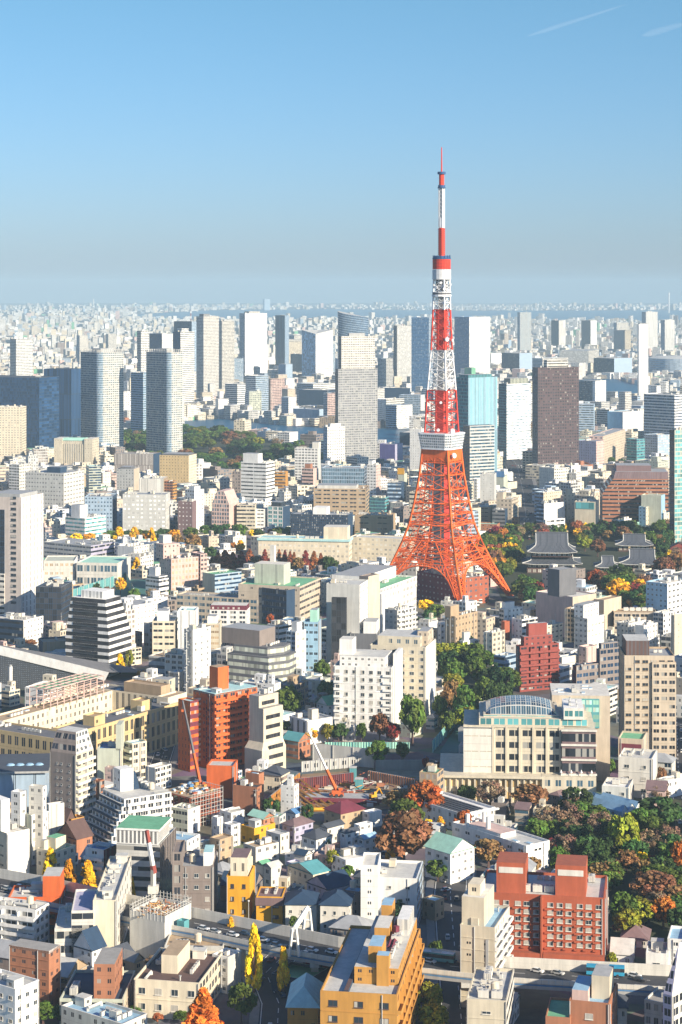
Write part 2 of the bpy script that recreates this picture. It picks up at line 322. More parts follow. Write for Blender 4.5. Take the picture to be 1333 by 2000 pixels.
def V(root,part,spec,L,Rr,roof,w_=None,d=None,win='',frame='off',z0=0.0,n=0,bal='',rail='white',fh=3.1,toph=None,kit=None):
    """another volume of an existing building, placed by photo pixels too"""
    P,a,w_,d,h=solve(*spec,w_,d,z0)
    m=MB(); LW=L.split()[0] if 'L' in win else L; RW=Rr.split()[0] if 'R' in win else Rr
    m.wall((0,0),(w_,0),0,h,RW); m.wall((w_,d),(0,d),0,h,Rr); m.wall((0,d),(0,0),0,h,LW); m.wall((w_,0),(w_,d),0,h,L)
    t=.3; zi=h-.7; lc=L.split()[0]
    for (x0,y0,x1,y1) in ((0,0,w_,t),(0,d-t,w_,d),(0,t,t,d-t),(w_-t,t,w_,d-t)): m.poly([(x0,y0,h),(x1,y0,h),(x1,y1,h),(x0,y1,h)],lc)
    for p,q in (((w_-t,t),(t,t)),((t,d-t),(w_-t,d-t)),((t,t),(t,d-t)),((w_-t,d-t),(w_-t,t))): m.wall(p,q,zi,h,lc)
    m.poly([(t,t,zi),(w_-t,t,zi),(w_-t,d-t,zi),(t,d-t,zi)],roof)
    o=m.build(part,root); o.matrix_parent_inverse=Matrix.Identity(4)
    Mw=world_of(root).inverted()@(Matrix.Translation(P)@Matrix.Rotation(a,4,'Z')); o.location=Mw.to_translation(); o.rotation_euler=Mw.to_euler()
    foot(P,a,w_,d,h)
    if 'L' in win: windows(o,(0,d),(0,0),1,h-1,L,50,frame)
    if 'R' in win: windows(o,(0,0),(w_,0),1,h-1,Rr,50,frame)
    if 'L' in bal: balconies(o,(0,d),(0,0),0,h-.9,fh,1.3,rail)
    if 'R' in bal: balconies(o,(0,0),(w_,0),0,h-.9,fh,1.3,rail)
    if n: clutter(o,t,t,w_-t,d-t,zi,n,rng,kit)
    return o
def roof_gable(m,x0,y0,x1,y1,z,h,col,ov=.5,along='x',wallst='white',gap=.15):
    """gable roof with gable walls"""
    a,b,c,d=x0-ov,y0-ov,x1+ov,y1+ov
    if along=='x':
        my=(y0+y1)/2; m.poly([(a,b,z),(c,b,z),(c,my,z+h),(a,my,z+h)],col); m.poly([(c,d,z),(a,d,z),(a,my,z+h),(c,my,z+h)],col)
        m.poly([(x0,y1,z),(x0,y0,z),(x0,my,z+h*.97)],wallst); m.poly([(x1,y0,z),(x1,y1,z),(x1,my,z+h*.97)],wallst)
    else:
        mx=(x0+x1)/2; m.poly([(a,d,z),(a,b,z),(mx,b,z+h),(mx,d,z+h)],col); m.poly([(c,b,z),(c,d,z),(mx,d,z+h),(mx,b,z+h)],col)
        m.poly([(x0,y0,z),(x1,y0,z),(mx,y0,z+h*.97)],wallst); m.poly([(x1,y1,z),(x0,y1,z),(mx,y1,z+h*.97)],wallst)
    m.poly([(a,d,z-gap),(c,d,z-gap),(c,b,z-gap),(a,b,z-gap)],col)
    m.poly([(a,b,z-gap),(c,b,z-gap),(c,b,z),(a,b,z)],col); m.poly([(a,d,z-gap),(a,b,z-gap),(a,b,z),(a,d,z)],col); m.poly([(c,b,z-gap),(c,d,z-gap),(c,d,z),(c,b,z)],col)
def roof_hip(m,x0,y0,x1,y1,z,h,col,ov=.6,ridge=.4,gap=.15):
    a,b,c,d=x0-ov,y0-ov,x1+ov,y1+ov; w_,l=c-a,d-b
    if w_>=l: p=Vector((a+l/2*(1-ridge*.3),(b+d)/2,z+h)); q=Vector((c-l/2*(1-ridge*.3),(b+d)/2,z+h)); F4=[[(a,b,z),(c,b,z),q,p],[(c,d,z),(a,d,z),p,q],[(a,d,z),(a,b,z),p],[(c,b,z),(c,d,z),q]]
    else: p=Vector(((a+c)/2,b+w_/2*(1-ridge*.3),z+h)); q=Vector(((a+c)/2,d-w_/2*(1-ridge*.3),z+h)); F4=[[(a,d,z),(a,b,z),p,q],[(c,b,z),(c,d,z),q,p],[(a,b,z),(c,b,z),p],[(c,d,z),(a,d,z),q]]
    for f in F4: m.poly(f,col)
    m.poly([(a,d,z-gap),(c,d,z-gap),(c,b,z-gap),(a,b,z-gap)],col); m.poly([(a,b,z-gap),(c,b,z-gap),(c,b,z),(a,b,z)],col); m.poly([(a,d,z-gap),(a,b,z-gap),(a,b,z),(a,d,z)],col); m.poly([(c,b,z-gap),(c,d,z-gap),(c,d,z),(c,b,z)],col)
def house(name,cat,spec,wall,roofc,label,kind='gx',rh=None,w_=None,d=None,ref=None,group=None,Lw=None,win=''):
    P,a,w_,d,h=solve(*spec,w_,d)
    root=empty(name,P,a); tag(root,label,cat,group); foot(P,a,w_,d,h)
    if ref: LM.append(((spec[0]+spec[2])/2,(spec[3]+spec[4])/2,ref))
    m=MB(); wc=wall.split()[0]; Lw=Lw or wall
    m.wall((0,0),(w_,0),0,h,wc if 'R' in win else wall); m.wall((w_,d),(0,d),0,h,wall); m.wall((0,d),(0,0),0,h,wc if 'L' in win else Lw); m.wall((w_,0),(w_,d),0,h,Lw); m.poly([(0,0,h),(w_,0,h),(w_,d,h),(0,d,h)],wc); m.build('wall',root)
    if 'L' in win: windows(root,(0,d),(0,0),.6,h-.2,Lw,30)
    if 'R' in win: windows(root,(0,0),(w_,0),.6,h-.2,wall,30)
    rh=rh or min(w_,d)*.32; rf=MB()
    if kind=='gx': roof_gable(rf,0,0,w_,d,h+.15,rh,roofc,.5,'x',wc)
    elif kind=='gy': roof_gable(rf,0,0,w_,d,h+.15,rh,roofc,.5,'y',wc)
    else: roof_hip(rf,0,0,w_,d,h+.15,rh,roofc)
    rf.build('roof',root); DIM[root.name]=(w_,d,h,h); return root
# ---------------- ground, water, roads
def ground_mat():
    m,N,L,P=mat('town_ground'); tc=N.new('ShaderNodeTexCoord')
    n=N.new('ShaderNodeTexNoise'); L.new(tc.outputs['Object'],n.inputs['Vector']); n.inputs['Scale'].default_value=.02; n.inputs['Detail'].default_value=8; n.inputs['Roughness'].default_value=.7
    v=N.new('ShaderNodeTexVoronoi'); L.new(tc.outputs['Object'],v.inputs['Vector']); v.inputs['Scale'].default_value=.06
    cr=N.new('ShaderNodeValToRGB'); L.new(n.outputs[0],cr.inputs[0]); e=cr.color_ramp.elements; e[0].position=.35; e[0].color=(.05,.05,.055,1); e[1].position=.68; e[1].color=(.17,.165,.155,1)
    L.new(mixc(N,L,.35,cr.outputs[0],v.outputs['Color'],'SOFT_LIGHT'),P.inputs['Base Color']); P.inputs['Roughness'].default_value=.9; return m
GEND=28600
g=MB(); 
xs=[-9000,-3000,-1000,-300,0,300,1000,3000,9000]; ys=[300,700,1200,2000,3500,6000,10000,18000,GEND]
for i in range(len(xs)-1):
    for j in range(len(ys)-1):
        g.poly([(xs[i],ys[j],0),(xs[i+1],ys[j],0),(xs[i+1],ys[j+1],0),(xs[i],ys[j+1],0)],'grey')
struct('ground',g,ground_mat())
def water_mat():
    m,N,L,P=mat('water'); P.inputs['Base Color'].default_value=(.02,.10,.19,1); P.inputs['Roughness'].default_value=.35; P.inputs['Specular IOR Level'].default_value=.25; P.inputs['IOR'].default_value=1.16
    tc=N.new('ShaderNodeTexCoord'); n=N.new('ShaderNodeTexNoise'); L.new(tc.outputs['Object'],n.inputs['Vector']); n.inputs['Scale'].default_value=.08; n.inputs['Detail'].default_value=4
    bp=N.new('ShaderNodeBump'); bp.inputs['Strength'].default_value=.35; bp.inputs['Distance'].default_value=1; L.new(n.outputs[0],bp.inputs['Height']); L.new(bp.outputs[0],P.inputs['Normal']); return m
WAT=water_mat()
EXC=[]   # pixel polygons kept free of generic buildings
def inpoly(x,y,p):
    r=False;j=len(p)-1
    for i in range(len(p)):
        if (p[i][1]>y)!=(p[j][1]>y) and x<(p[j][0]-p[i][0])*(y-p[i][1])/(p[j][1]-p[i][1])+p[i][0]: r=not r
        j=i
    return r
def sheet(name,px,z,m,exc=True,st='grey'):
    b=MB(); b.poly([tuple(gp(x,y,z)) for x,y in px],st); o=struct(name,b,m)
    if exc: EXC.append(px)
    return o
sheet('bay_water',[(240,621),(250,616),(300,612),(420,606),(640,604),(900,607),(1380,606),(1380,630),(1200,627),(960,625),(700,622),(560,626),(400,624),(300,622)],.3,WAT)
sheet('river_water',[(350,850),(350,822),(440,818),(560,832),(700,838),(800,836),(830,850),(800,872),(700,872),(585,868),(470,838),(400,836)],.3,WAT)
sheet('canal_water',[(1090,770),(1100,742),(1200,740),(1250,752),(1340,758),(1340,775),(1260,785),(1190,790),(1140,782)],.3,WAT)
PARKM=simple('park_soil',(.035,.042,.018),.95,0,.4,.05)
GRASS=simple('lawn_grass',(.12,.16,.03),.95,0,.4,.1)
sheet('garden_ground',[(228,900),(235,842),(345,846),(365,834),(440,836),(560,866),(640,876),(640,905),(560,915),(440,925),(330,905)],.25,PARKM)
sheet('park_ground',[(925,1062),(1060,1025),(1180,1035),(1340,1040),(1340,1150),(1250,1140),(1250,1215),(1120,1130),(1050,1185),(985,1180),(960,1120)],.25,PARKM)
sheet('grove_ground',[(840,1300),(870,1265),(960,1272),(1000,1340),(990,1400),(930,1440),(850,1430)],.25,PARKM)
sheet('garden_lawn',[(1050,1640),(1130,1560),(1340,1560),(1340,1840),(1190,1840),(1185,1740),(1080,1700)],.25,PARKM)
ASPH=simple('asphalt',(.05,.05,.055),.85,0,.25,.3); PAVE=simple('pavement',(.22,.21,.2),.9,0,.25,.5); PAINT=simple('road_paint',(.75,.75,.72),.7,0,.1,.5)
def road(name,pts,wd,z=.12,lines=True,kerb=True,m=None,exc=True):
    """road along photo pixels lying on the ground, with pavements, kerbs and painted lines"""
    P=[gp(x,y,0) for x,y in pts]; b=MB(); k=MB(); l=MB()
    def offs(i,d):
        a=P[max(i-1,0)];c=P[min(i+1,len(P)-1)]; t=(c-a).normalized(); n=Vector((-t.y,t.x,0)); return P[i]+n*d
    for i in range(len(P)-1):
        q=lambda d0,d1,z0:[(*offs(i,d1)[:2],z0),(*offs(i,d0)[:2],z0),(*offs(i+1,d0)[:2],z0),(*offs(i+1,d1)[:2],z0)]
        b.poly(q(-wd/2,wd/2,z),'grey')
        if kerb:
            for s in(-1,1):
                d0,d1=sorted((s*wd/2,s*(wd/2+3))); k.poly(q(d0,d1,z+.13),'grey')
                e=s*wd/2; k.poly([(*offs(i,e)[:2],z-.1),(*offs(i+1,e)[:2],z-.1),(*offs(i+1,e)[:2],z+.13),(*offs(i,e)[:2],z+.13)],'grey')
        if lines:
            for e in (-wd/2+.6,wd/2-.6): l.poly(q(e-.12,e+.12,z+.004),'white')
            Ls=(P[i+1]-P[i]).length; nn=int(Ls/8)
            for j in range(nn):
                A=offs(i,0).lerp(offs(i+1,0),j/nn); B_=offs(i,0).lerp(offs(i+1,0),(j+.5)/nn); t=(B_-A).normalized(); n=Vector((-t.y,t.x,0))*.12
                l.poly([tuple((A+n)[:2])+(z+.004,),tuple((A-n)[:2])+(z+.004,),tuple((B_-n)[:2])+(z+.004,),tuple((B_+n)[:2])+(z+.004,)],'white')
    struct(name,b,m or ASPH)
    if k.f: struct('pavement',k,PAVE)
    if l.f: struct('road_markings',l,PAINT)
    if exc:
        n=len(P); h=wd/2+3.5
        lo=[proj(offs(i,-h)) for i in range(n)]; hi=[proj(offs(i,h)) for i in range(n)]; EXC.append(lo+hi[::-1])
    return P
EXC+=[[(135,1046),(505,1042),(505,1066),(135,1068)],[(405,1084),(640,1084),(640,1128),(405,1126)],[(150,1128),(330,1128),(330,1172),(150,1190)]]
sheet('sports_ground',[(150,1170),(200,1132),(290,1132),(300,1165),(200,1180)],.2,simple('court_turf',(.06,.17,.15),.85,0,.25,.3),False)
ROADS=[road('avenue',[(1032,1075),(1028,1010),(1022,960),(1012,915),(1000,890)],30),
 road('street',[(905,2030),(893,1900),(884,1800),(880,1745),(884,1700),(880,1650)],13),
 road('street',[(540,2040),(545,1960),(520,1900),(560,1862)],12),
 road('street',[(330,1440),(310,1500),(262,1560)],10),
 road('street',[(540,1330),(590,1290),(612,1240),(598,1180)],12),
 road('street',[(1340,1620),(1325,1500),(1322,1400)],9),
 road('street',[(840,1545),(960,1545),(1040,1562),(1075,1600)],8,m=PAVE,lines=False)]
# ---------------- the lattice tower
TD=1452.0; TX=(863-CX)/F*TD
T0=math.radians(13.7)
RT=[(0,55.4),(12.4,48),(23.7,41),(33,35.6),(45.5,29.4),(56.8,24.8),(72.6,20.9),(93,16.9),(111.7,14.7),(125,12.8),(154.6,10.9),(184,8.1),(213.7,6.6),(238,6.0)]
def rad(z):
    for (a,b),(c,d) in zip(RT,RT[1:]):
        if a<=z<=c: return b+(d-b)*(z-a)/(c-a)
    return 6.0
def cor(k,z,r=None): r=rad(z) if r is None else r; return Vector((r*math.cos(T0+math.pi/2*k),r*math.sin(T0+math.pi/2*k),z))
COL['torange']=(.84,.14,.015); COL['tred']=(.70,.05,.022); COL['twhite']=(.80,.80,.80); COL['shaft']=(.62,.05,.03); COL['shaftshade']=(.16,.17,.19); COL['dblue']=(.03,.09,.22)
tw=empty('lattice_tower',(TX,TD,0)); tag(tw,'tall red and white lattice tower with a white observation deck and thin antenna','lattice tower')
LM.append((863,900,'the red and white lattice tower')); foot(Vector((TX-60,TD-60,0)),0,120,120,333)
def lerp(a,b,t): return a+(b-a)*t
def tbar(m,a,b,r,c): m.bar(a,b,r,c)
# four legs, each a tapering four-chord lattice
for k in range(4):
    m=MB(); zs=[0,3.5,7,10.5,14.5,18.5,23,27.5,32.5,38.5,45.5]; rows=[]
    for z in zs:
        s=2.4+ (z/45.5)**1.3*12.5
        c=cor(k,z); n1=(cor(k+1,z)-c).normalized(); n2=(cor(k-1,z)-c).normalized()
        rows.append([c,c+n1*s,c+(n1+n2)*s,c+n2*s])
    for i in range(len(zs)):
        for j in range(4):
            A=rows[i][j];Bn=rows[i][(j+1)%4]; tbar(m,A,Bn,.2,'torange')
            if i+1<len(zs):
                tbar(m,A,rows[i+1][j],.6 if j==0 else .36,'torange'); tbar(m,A,rows[i+1][(j+1)%4],.18,'torange'); tbar(m,Bn,rows[i+1][j],.18,'torange')
    c0=rows[0][0]; m.box(c0.x*.965-3,c0.y*.965-3,-.5,c0.x*.965+3,c0.y*.965+3,1.6,'concrete')
    m.build('leg',tw)
# arches and lower girders between the legs
for k in range(4):
    m=MB(); n=16; prev=None
    for i in range(n+1):
        t=i/n; zz=9+19.5*(1-abs(2*t-1)**2.6); s0=2.4+(zz/45.5)**1.3*12.5
        base=lerp(cor(k,zz),cor(k+1,zz),.5); half=(cor(k+1,9)-cor(k,9)).length/2-5.5
        d=(cor(k+1,zz)-cor(k,zz)).normalized(); p=base+d*((2*t-1)*half)
        q=lerp(cor(k,30),cor(k+1,30),.06+.88*t)
        if prev: tbar(m,prev[0],p,.36,'torange'); tbar(m,prev[0],q,.13,'torange')
        if 1<i<n-1: tbar(m,p,q,.2,'torange')
        prev=(p,q)
    m.build('arch',tw)
ZL=[30,37.5,45.5,56.8,64.5,72.6,82.5,93,102,111.7]
def shaft_section(name,zl,c,r1,r2,r3,sub=True,ver=True):
    m=MB()
    for k in range(4):
        for i,z in enumerate(zl):
            a,b=cor(k,z),cor(k+1,z); tbar(m,a,b,r2,c)
            if i+1<len(zl):
                z2=zl[i+1]; a2,b2=cor(k,z2),cor(k+1,z2); tbar(m,a,a2,r1,c)
                tbar(m,a,b2,r3,c); tbar(m,b,a2,r3,c)
                mid=lerp(a,b,.5); mid2=lerp(a2,b2,.5)
                if ver: tbar(m,mid,mid2,r3,c)
                if sub:
                    for t in (.25,.75): tbar(m,lerp(a,b,t),lerp(a2,b2,t),r3*.8,c)
                    tbar(m,mid,a2,r3*.8,c); tbar(m,mid,b2,r3*.8,c)
    return m
m=shaft_section('x',ZL,'torange',.6,.28,.17)
for k in range(4):
    for z in (45.5,56.8,30): tbar(m,cor(k,z+1.9),cor(k+1,z+1.9),.24,'torange'); 
    for i in range(14):
        t=i/14
        for z in (45.5,56.8): tbar(m,lerp(cor(k,z),cor(k+1,z),t),lerp(cor(k,z+1.9),cor(k+1,z+1.9),t+1/28),.1,'torange')
for z in ZL[1:]:
    tbar(m,cor(0,z),cor(2,z),.25,'torange'); tbar(m,cor(1,z),cor(3,z),.25,'torange')
    for k in range(4): tbar(m,lerp(cor(k,z),cor(k+1,z),.5),lerp(cor(k+1,z),cor(k+2,z),.5),.22,'torange')
m.build('lattice',tw)
m=MB(); m.prism([tuple(cor(k,103)*.99)[:2] for k in (0,1,2,3)],103,111.4,'torange','torange'); m.build('deck_soffit',tw)
m=MB(); s=4.6; pts=[(s*1.35*math.cos(T0+math.pi/2*k),s*1.35*math.sin(T0+math.pi/2*k)) for k in range(4)]
m.prism(pts,0,111,['shaft','shaft','shaftshade','shaft'],'shaft'); m.build('elevator_shaft',tw)  # left face's shade is painted in as dark grey
dk=MB(); r0,r1=17.6,19.6; z0,z1=111.7,123.6
def ring(r,z): return [tuple(cor(k,z,r))[:2] for k in range(4)]
def chamf(r,c=.13):
    q=[cor(k,0,r) for k in range(4)]; o=[]
    for k in range(4):
        o.append(tuple(lerp(q[k],q[k-1],c))[:2]); o.append(tuple(lerp(q[k],q[(k+1)%4],c))[:2])
    return o
dk.prism(chamf(r0),z0,z0+1,'twhite','twhite'); dk.prism(chamf(r0),z0+1,z1-1,'twhite c glass 1.5 1.8 .7 .66','twhite',chamf(r1)); dk.prism(chamf(r1+.25),z1-1,z1,'twhite','twhite'); dk.prism(chamf(r0*.985+.9),z0+5.4,z0+6.3,'twhite','twhite')
dko=dk.build('main_deck',tw)
def section(nm,zl,c,core,rc):
    m=shaft_section('x',zl,c,.45,.24,.16,False); m.build('lattice',tw)
    q=MB(); q.prism([tuple(cor(k,0,rc))[:2] for k in range(4)],zl[0],zl[-1],core); q.build('elevator_shaft',tw)
section('lattice',[123.6,131,139,147,154.6],'tred','shaft b',5.0)
section('lattice',[154.6,162,169.5,177,184],'twhite','grey b',3.6)
section('lattice',[184,192,200,207,213.7],'tred','shaft b',4.2)
section('lattice',[213.7,219,224],'twhite','grey b',3.0)
section('lattice',[226,231,236],'twhite','dgrey b',4.4)
m=MB(); m.cyl((0,0),7.2,223.4,224.8,'twhite'); m.cyl((0,0),6.8,224.8,226.3,'dgrey'); m.cyl((0,0),7.2,226.3,226.9,'twhite'); m.build('ring_deck',tw)
m=MB(); 
for i in range(8): m.cyl((0,0),6.9,236+i*.9,236.75+i*.9,'twhite',20); m.cyl((0,0),6.5,236.75+i*.9,236.9+i*.9,'grey',20)
m.build('top_deck',tw)
m=MB()
for i in range(7): m.cyl((0,0),6.7,243.5+i*1.05,244.3+i*1.05,'tred',20); m.cyl((0,0),6.3,244.3+i*1.05,244.55+i*1.05,'brown',20)
m.build('red_drum',tw)
m=MB(); m.cyl((0,0),6.9,250.9,251.6,'dblue'); m.cyl((0,0),6.0,251.6,253.2,'dblue'); [m.bar((6.4*math.cos(t),6.4*math.sin(t),251.6),(6.4*math.cos(t),6.4*math.sin(t),253.8),.12,'dblue') for t in np.linspace(0,6.28,16)]; m.build('walkway',tw)
m=MB(); m.cyl((0,0),2.2,253,273.8,'tred',10,2.1)
for i in range(14):
    z=254+i*1.4; [m.bar((2.3*math.cos(t),2.3*math.sin(t),z),(2.3*math.cos(t),2.3*math.sin(t),z+.9),.25,'shaft') for t in (0,1.57,3.14,4.71)]
m.build('antenna_mast',tw)
m=MB()
for k in range(4):
    p=[Vector((2.1*math.cos(T0+1.5708*(k+j)),2.1*math.sin(T0+1.5708*(k+j)),0)) for j in (0,1)]
    for i in range(10):
        z=273.8+i*2.92; z2=z+2.92; m.bar(p[0]+Vector((0,0,z)),p[0]+Vector((0,0,z2)),.28,'twhite'); m.bar(p[0]+Vector((0,0,z)),p[1]+Vector((0,0,z2)),.16,'twhite'); m.bar(p[1]+Vector((0,0,z)),p[0]+Vector((0,0,z2)),.16,'twhite'); m.bar(p[0]+Vector((0,0,z)),p[1]+Vector((0,0,z)),.14,'twhite')
m.cyl((0,0),1.1,273.8,303,'grey',8); m.cyl((0,0),1.9,274,281,'twhite',8); m.build('antenna_lattice',tw)
m=MB(); m.cyl((0,0),3.0,303,303.6,'dblue'); m.cyl((0,0),2.6,303.6,305.2,'dblue'); m.cyl((0,0),1.9,305.2,313.2,'tred',10); m.cyl((0,0),3.0,313.2,315,'dblue'); m.build('antenna_head',tw)
m=MB(); m.cyl((0,0),.55,315,333,'tred',8,.35); m.build('antenna_spike',tw)
dm=MB(); dm.cyl((0,0),1.5,0,.8,'twhite',12,1.3); DISH=dm.mesh('antenna_dish')
def dish(p,yaw,s): o=link('antenna_dish',DISH,tw,p); o.rotation_euler=(R(90),0,yaw); o.scale=(s,s,s)
f=cor(3,0,1)
for z,off,s,yw in ((107.5,14.8,1.35,20),(125.3,13,1.3,20),(126,11,.8,-30),(135,10.5,.8,0),(192,8.3,1.1,10),(191,8.0,.9,60),(146,10.5,.7,-20),(229,6.6,.8,0),(232,6.6,.7,70),(230,6.8,.7,-50),(227.8,6.9,.6,30),(233.5,6.5,.6,-20)):
    a=T0-math.pi/2+R(yw*1.0); dish((off*math.cos(a),off*math.sin(a),z),R(yw)+T0,s)
# the brick visitor building under the tower
vb=B('visitor_building','building',(815,905,955,1130,1184,40),'burg s lgrey 4 4 .3 .3','rust s glass 5 4 .4 .35','roofg','dark red brick visitor building under the legs of the lattice tower',n=16,ph=[(.2,.3,.7,.8,5,'lgrey v grey 1.5 5 .4 1')])
# ---------------- temple halls
def temple(label,xc,yb,a,w_,d,tiers,ref=None):
    """curved-roof timber halls: tiers = (wall half sizes factor, z0, eave z, ridge z, overhang)"""
    P=gp(xc,yb); root=empty('temple_hall',P,R(a)); tag(root,label,'temple'); foot(P-Vector((0,0,0)),R(a),w_,d,20)
    if ref: LM.append((*proj(P+Vector((0,0,12))),ref))
    cx,cy=w_/2,d/2
    for ti,(f,z0,ze,zr,ov,ridge) in enumerate(tiers):
        hw,hd=w_/2*f,d/2*f; m=MB(); m.box(cx-hw,cy-hd,z0,cx+hw,cy+hd,ze+.5,'brown k curt 4 5 .6 .6','brown k curt 4 5 .6 .6','brown'); m.build('wall',root)
        rm=MB(); n=7
        def prof(t): return ze+(zr-ze)*(t**1.25)
        RW=hw*ridge
        rings=[]
        for i in range(n+1):
            t=i/n; X=hw+ov-(hw+ov-RW)*min(1,t/.45); Yh=(hd+ov)*(1-t) if ridge<1.2 else hd; z=prof(t)
            lift=.9*(1-t)**3
            rings.append((X,max(Yh,.25),z,lift))
        for i in range(n):
            (X0,Y0,z0_,l0),(X1,Y1,z1_,l1)=rings[i],rings[i+1]
            q0=[(-X0,-Y0,l0),(-X0*.6,-Y0,0),(X0*.6,-Y0,0),(X0,-Y0,l0),(X0,Y0*-.6,0),(X0,Y0*.6,0),(X0,Y0,l0),(X0*.6,Y0,0),(-X0*.6,Y0,0),(-X0,Y0,l0),(-X0,Y0*.6,0),(-X0,-Y0*.6,0)]
            q1=[(-X1,-Y1,l1),(-X1*.6,-Y1,0),(X1*.6,-Y1,0),(X1,-Y1,l1),(X1,Y1*-.6,0),(X1,Y1*.6,0),(X1,Y1,l1),(X1*.6,Y1,0),(-X1*.6,Y1,0),(-X1,Y1,l1),(-X1,Y1*.6,0),(-X1,-Y1*.6,0)]
            for j in range(12):
                k=(j+1)%12; pts=[(cx+q0[j][0],cy+q0[j][1],z0_+q0[j][2]),(cx+q0[k][0],cy+q0[k][1],z0_+q0[k][2]),(cx+q1[k][0],cy+q1[k][1],z1_+q1[k][2]),(cx+q1[j][0],cy+q1[j][1],z1_+q1[j][2])]
                L_=math.dist(pts[0],pts[1]); nb=max(1,round(L_/.9)); rm.poly(pts,'slate v dgrey .9 9 .35 1',[(0,0),(nb,0),(nb,1),(0,1)])
            if i==0:
                for j in range(12):
                    k=(j+1)%12; a_=(cx+q0[j][0],cy+q0[j][1],z0_+q0[j][2]); b_=(cx+q0[k][0],cy+q0[k][1],z0_+q0[k][2]); rm.poly([(a_[0],a_[1],a_[2]-.5),(b_[0],b_[1],b_[2]-.5),b_,a_],'lgrey')
        e0=rings[0]; rm.poly([(cx-e0[0],cy-e0[1],ze-.4),(cx-e0[0],cy+e0[1],ze-.4),(cx+e0[0],cy+e0[1],ze-.4),(cx+e0[0],cy-e0[1],ze-.4)],'brown')
        for sx,sy in ((1,1),(1,-1),(-1,1),(-1,-1)):
            for i in range(n): rm.bar((cx+sx*rings[i][0],cy+sy*rings[i][1],rings[i][2]+rings[i][3]+.1),(cx+sx*rings[i+1][0],cy+sy*rings[i+1][1],rings[i+1][2]+rings[i+1][3]+.1),.3,'lgrey')
        rm.build('roof',root)
        last=rings[-1]
        rr=MB(); rr.box(cx-last[0]-.3,cy-.45,zr-.2,cx+last[0]+.3,cy+.45,zr+1.0,'slate','slate','lgrey'); rr.build('ridge',root)
        if ti==len(tiers)-1 and w_>25:
            for s in(-1,1): q=MB(); q.box(cx+s*last[0]-.7,cy-.6,zr+1,cx+s*last[0]+.7,cy+.6,zr+2.3,'gold'); q.build('finial',root)
    return root
temple('large two-tiered temple hall with grey tiled roofs and golden ridge ends',1030,1120,-4,40,26,[(1.0,0,8,13.5,4.0,.84),(.80,13,17,31,4.0,.80)],'the two-tiered temple hall')
temple('small temple hall with grey tiled roof beside the large two-tiered hall',1167,1122,-3,17,13,[(.9,0,6,13.5,3,.62)],'the small temple hall')
temple('wide temple hall with bluish grey tiled roof among the trees',1213,1118,-8,34,26,[(.9,0,7,17,3.5,.66)],'the wide temple hall')
temple('temple roof behind the wide hall, grey ridge above its roof',1205,1078,-8,30,20,[(.9,0,6,14,3,.7)])
house('gate_house','temple',(1308,1310,1345,1070,1093,10),'red s','brown','small red walled shrine building under a brown gabled roof at the wood edge','gy',4,d=10)
# ---------------- far towers by the bay (photo pixels of the near corner, top and foot)
OT='office_tower'; AT='apartment_tower'; OB='office_building'; AB='apartment_building'
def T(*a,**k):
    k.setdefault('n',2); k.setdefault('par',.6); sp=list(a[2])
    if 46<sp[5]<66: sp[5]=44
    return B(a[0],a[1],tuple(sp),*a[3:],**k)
T(AT,'apartment tower',(20,32,65,662,790,52),'off a','white a','roofg','slim white tower with a dark left side, behind the wide dark blue glass office',ref='the slim white far tower')
T(OT,'office tower',(-45,77,116,738,893,66),'navy c deep 1.8 3.8 .8 .8','navy k deep 6 4 .9 .78','slate','wide dark blue glass office with pale grid bands on its right end',ref='the wide dark blue glass office',n=6)
T(OT,'office tower',(86,140,160,721,870,68),'navy v deep 3 40 .7 1','navy v deep 3 40 .7 1','slate','dark navy slab tower with fine vertical stripes, left of the twin towers',ref='the navy slab tower')
def twin(spec,lab,ref,rr):
    P,a,w_,d,h=solve(*spec); root=empty('apartment_tower',P,a); tag(root,lab,'apartment tower'); foot(P,a,w_,d,h); LM.append(((spec[0]+spec[2])/2,(spec[3]+spec[4])/2,ref))
    r=rr*min(w_,d); pts=[(0,d),]
    arc=[(r-r*math.cos(t),r-r*math.sin(t)) for t in np.linspace(0,math.pi/2,7)]
    m=MB(); st='lgrey k navy 3.3 3.1 .78 .7'; gl='lblue k glass 2 3.1 .9 .6'
    poly=[(0,d)]+arc+[(w_,0),(w_,d)]
    m.prism(poly,0,h-4,[st]+[gl]*6+['off k glass 3.3 3.1 .72 .6']*1+[st,st],'roofg'); m.build('wall',root)
    q=MB()
    for i,(x,y) in enumerate(poly):
        x2,y2=poly[(i+1)%len(poly)]; n=max(1,int(math.hypot(x2-x,y2-y)/3.3))
        for j in range(n): t=j/n; q.box(x+(x2-x)*t-.35,y+(y2-y)*t-.35,h-4,x+(x2-x)*t+.35,y+(y2-y)*t+.35,h,'off')
    q.build('crown_frame',root); q=MB(); q.box(w_*.25,d*.25,h-4,w_*.75,d*.75,h+1,'grey'); q.build('penthouse',root)
twin((158,194,242,683,888,44),'left twin residential tower with curved glass corner and white balcony grid','the left twin tower',.16)
twin((286,330,357,683,893,46),'right twin residential tower, narrower, with dark balcony grid and curved glass corner','the right twin tower',.22)
T(OT,'office tower',(256,280,300,728,850,60),'lblue r glass','lblue r glass','roofg','blue green glass office between the twin residential towers',ref='the blue green glass office')
T(AT,'apartment tower',(268,276,292,646,820,40),'off a','white a','roofg','thin white gridded tower rising behind the blue green glass office')
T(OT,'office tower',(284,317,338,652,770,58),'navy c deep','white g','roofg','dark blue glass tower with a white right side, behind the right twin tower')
T(AT,'apartment tower',(338,353,380,648,800,48),'navy c deep','white r','roofg','white striped tower with blue left side and stepped top',ref='the white striped tower',ph=[(.2,.2,.7,.8,6,'white r')])
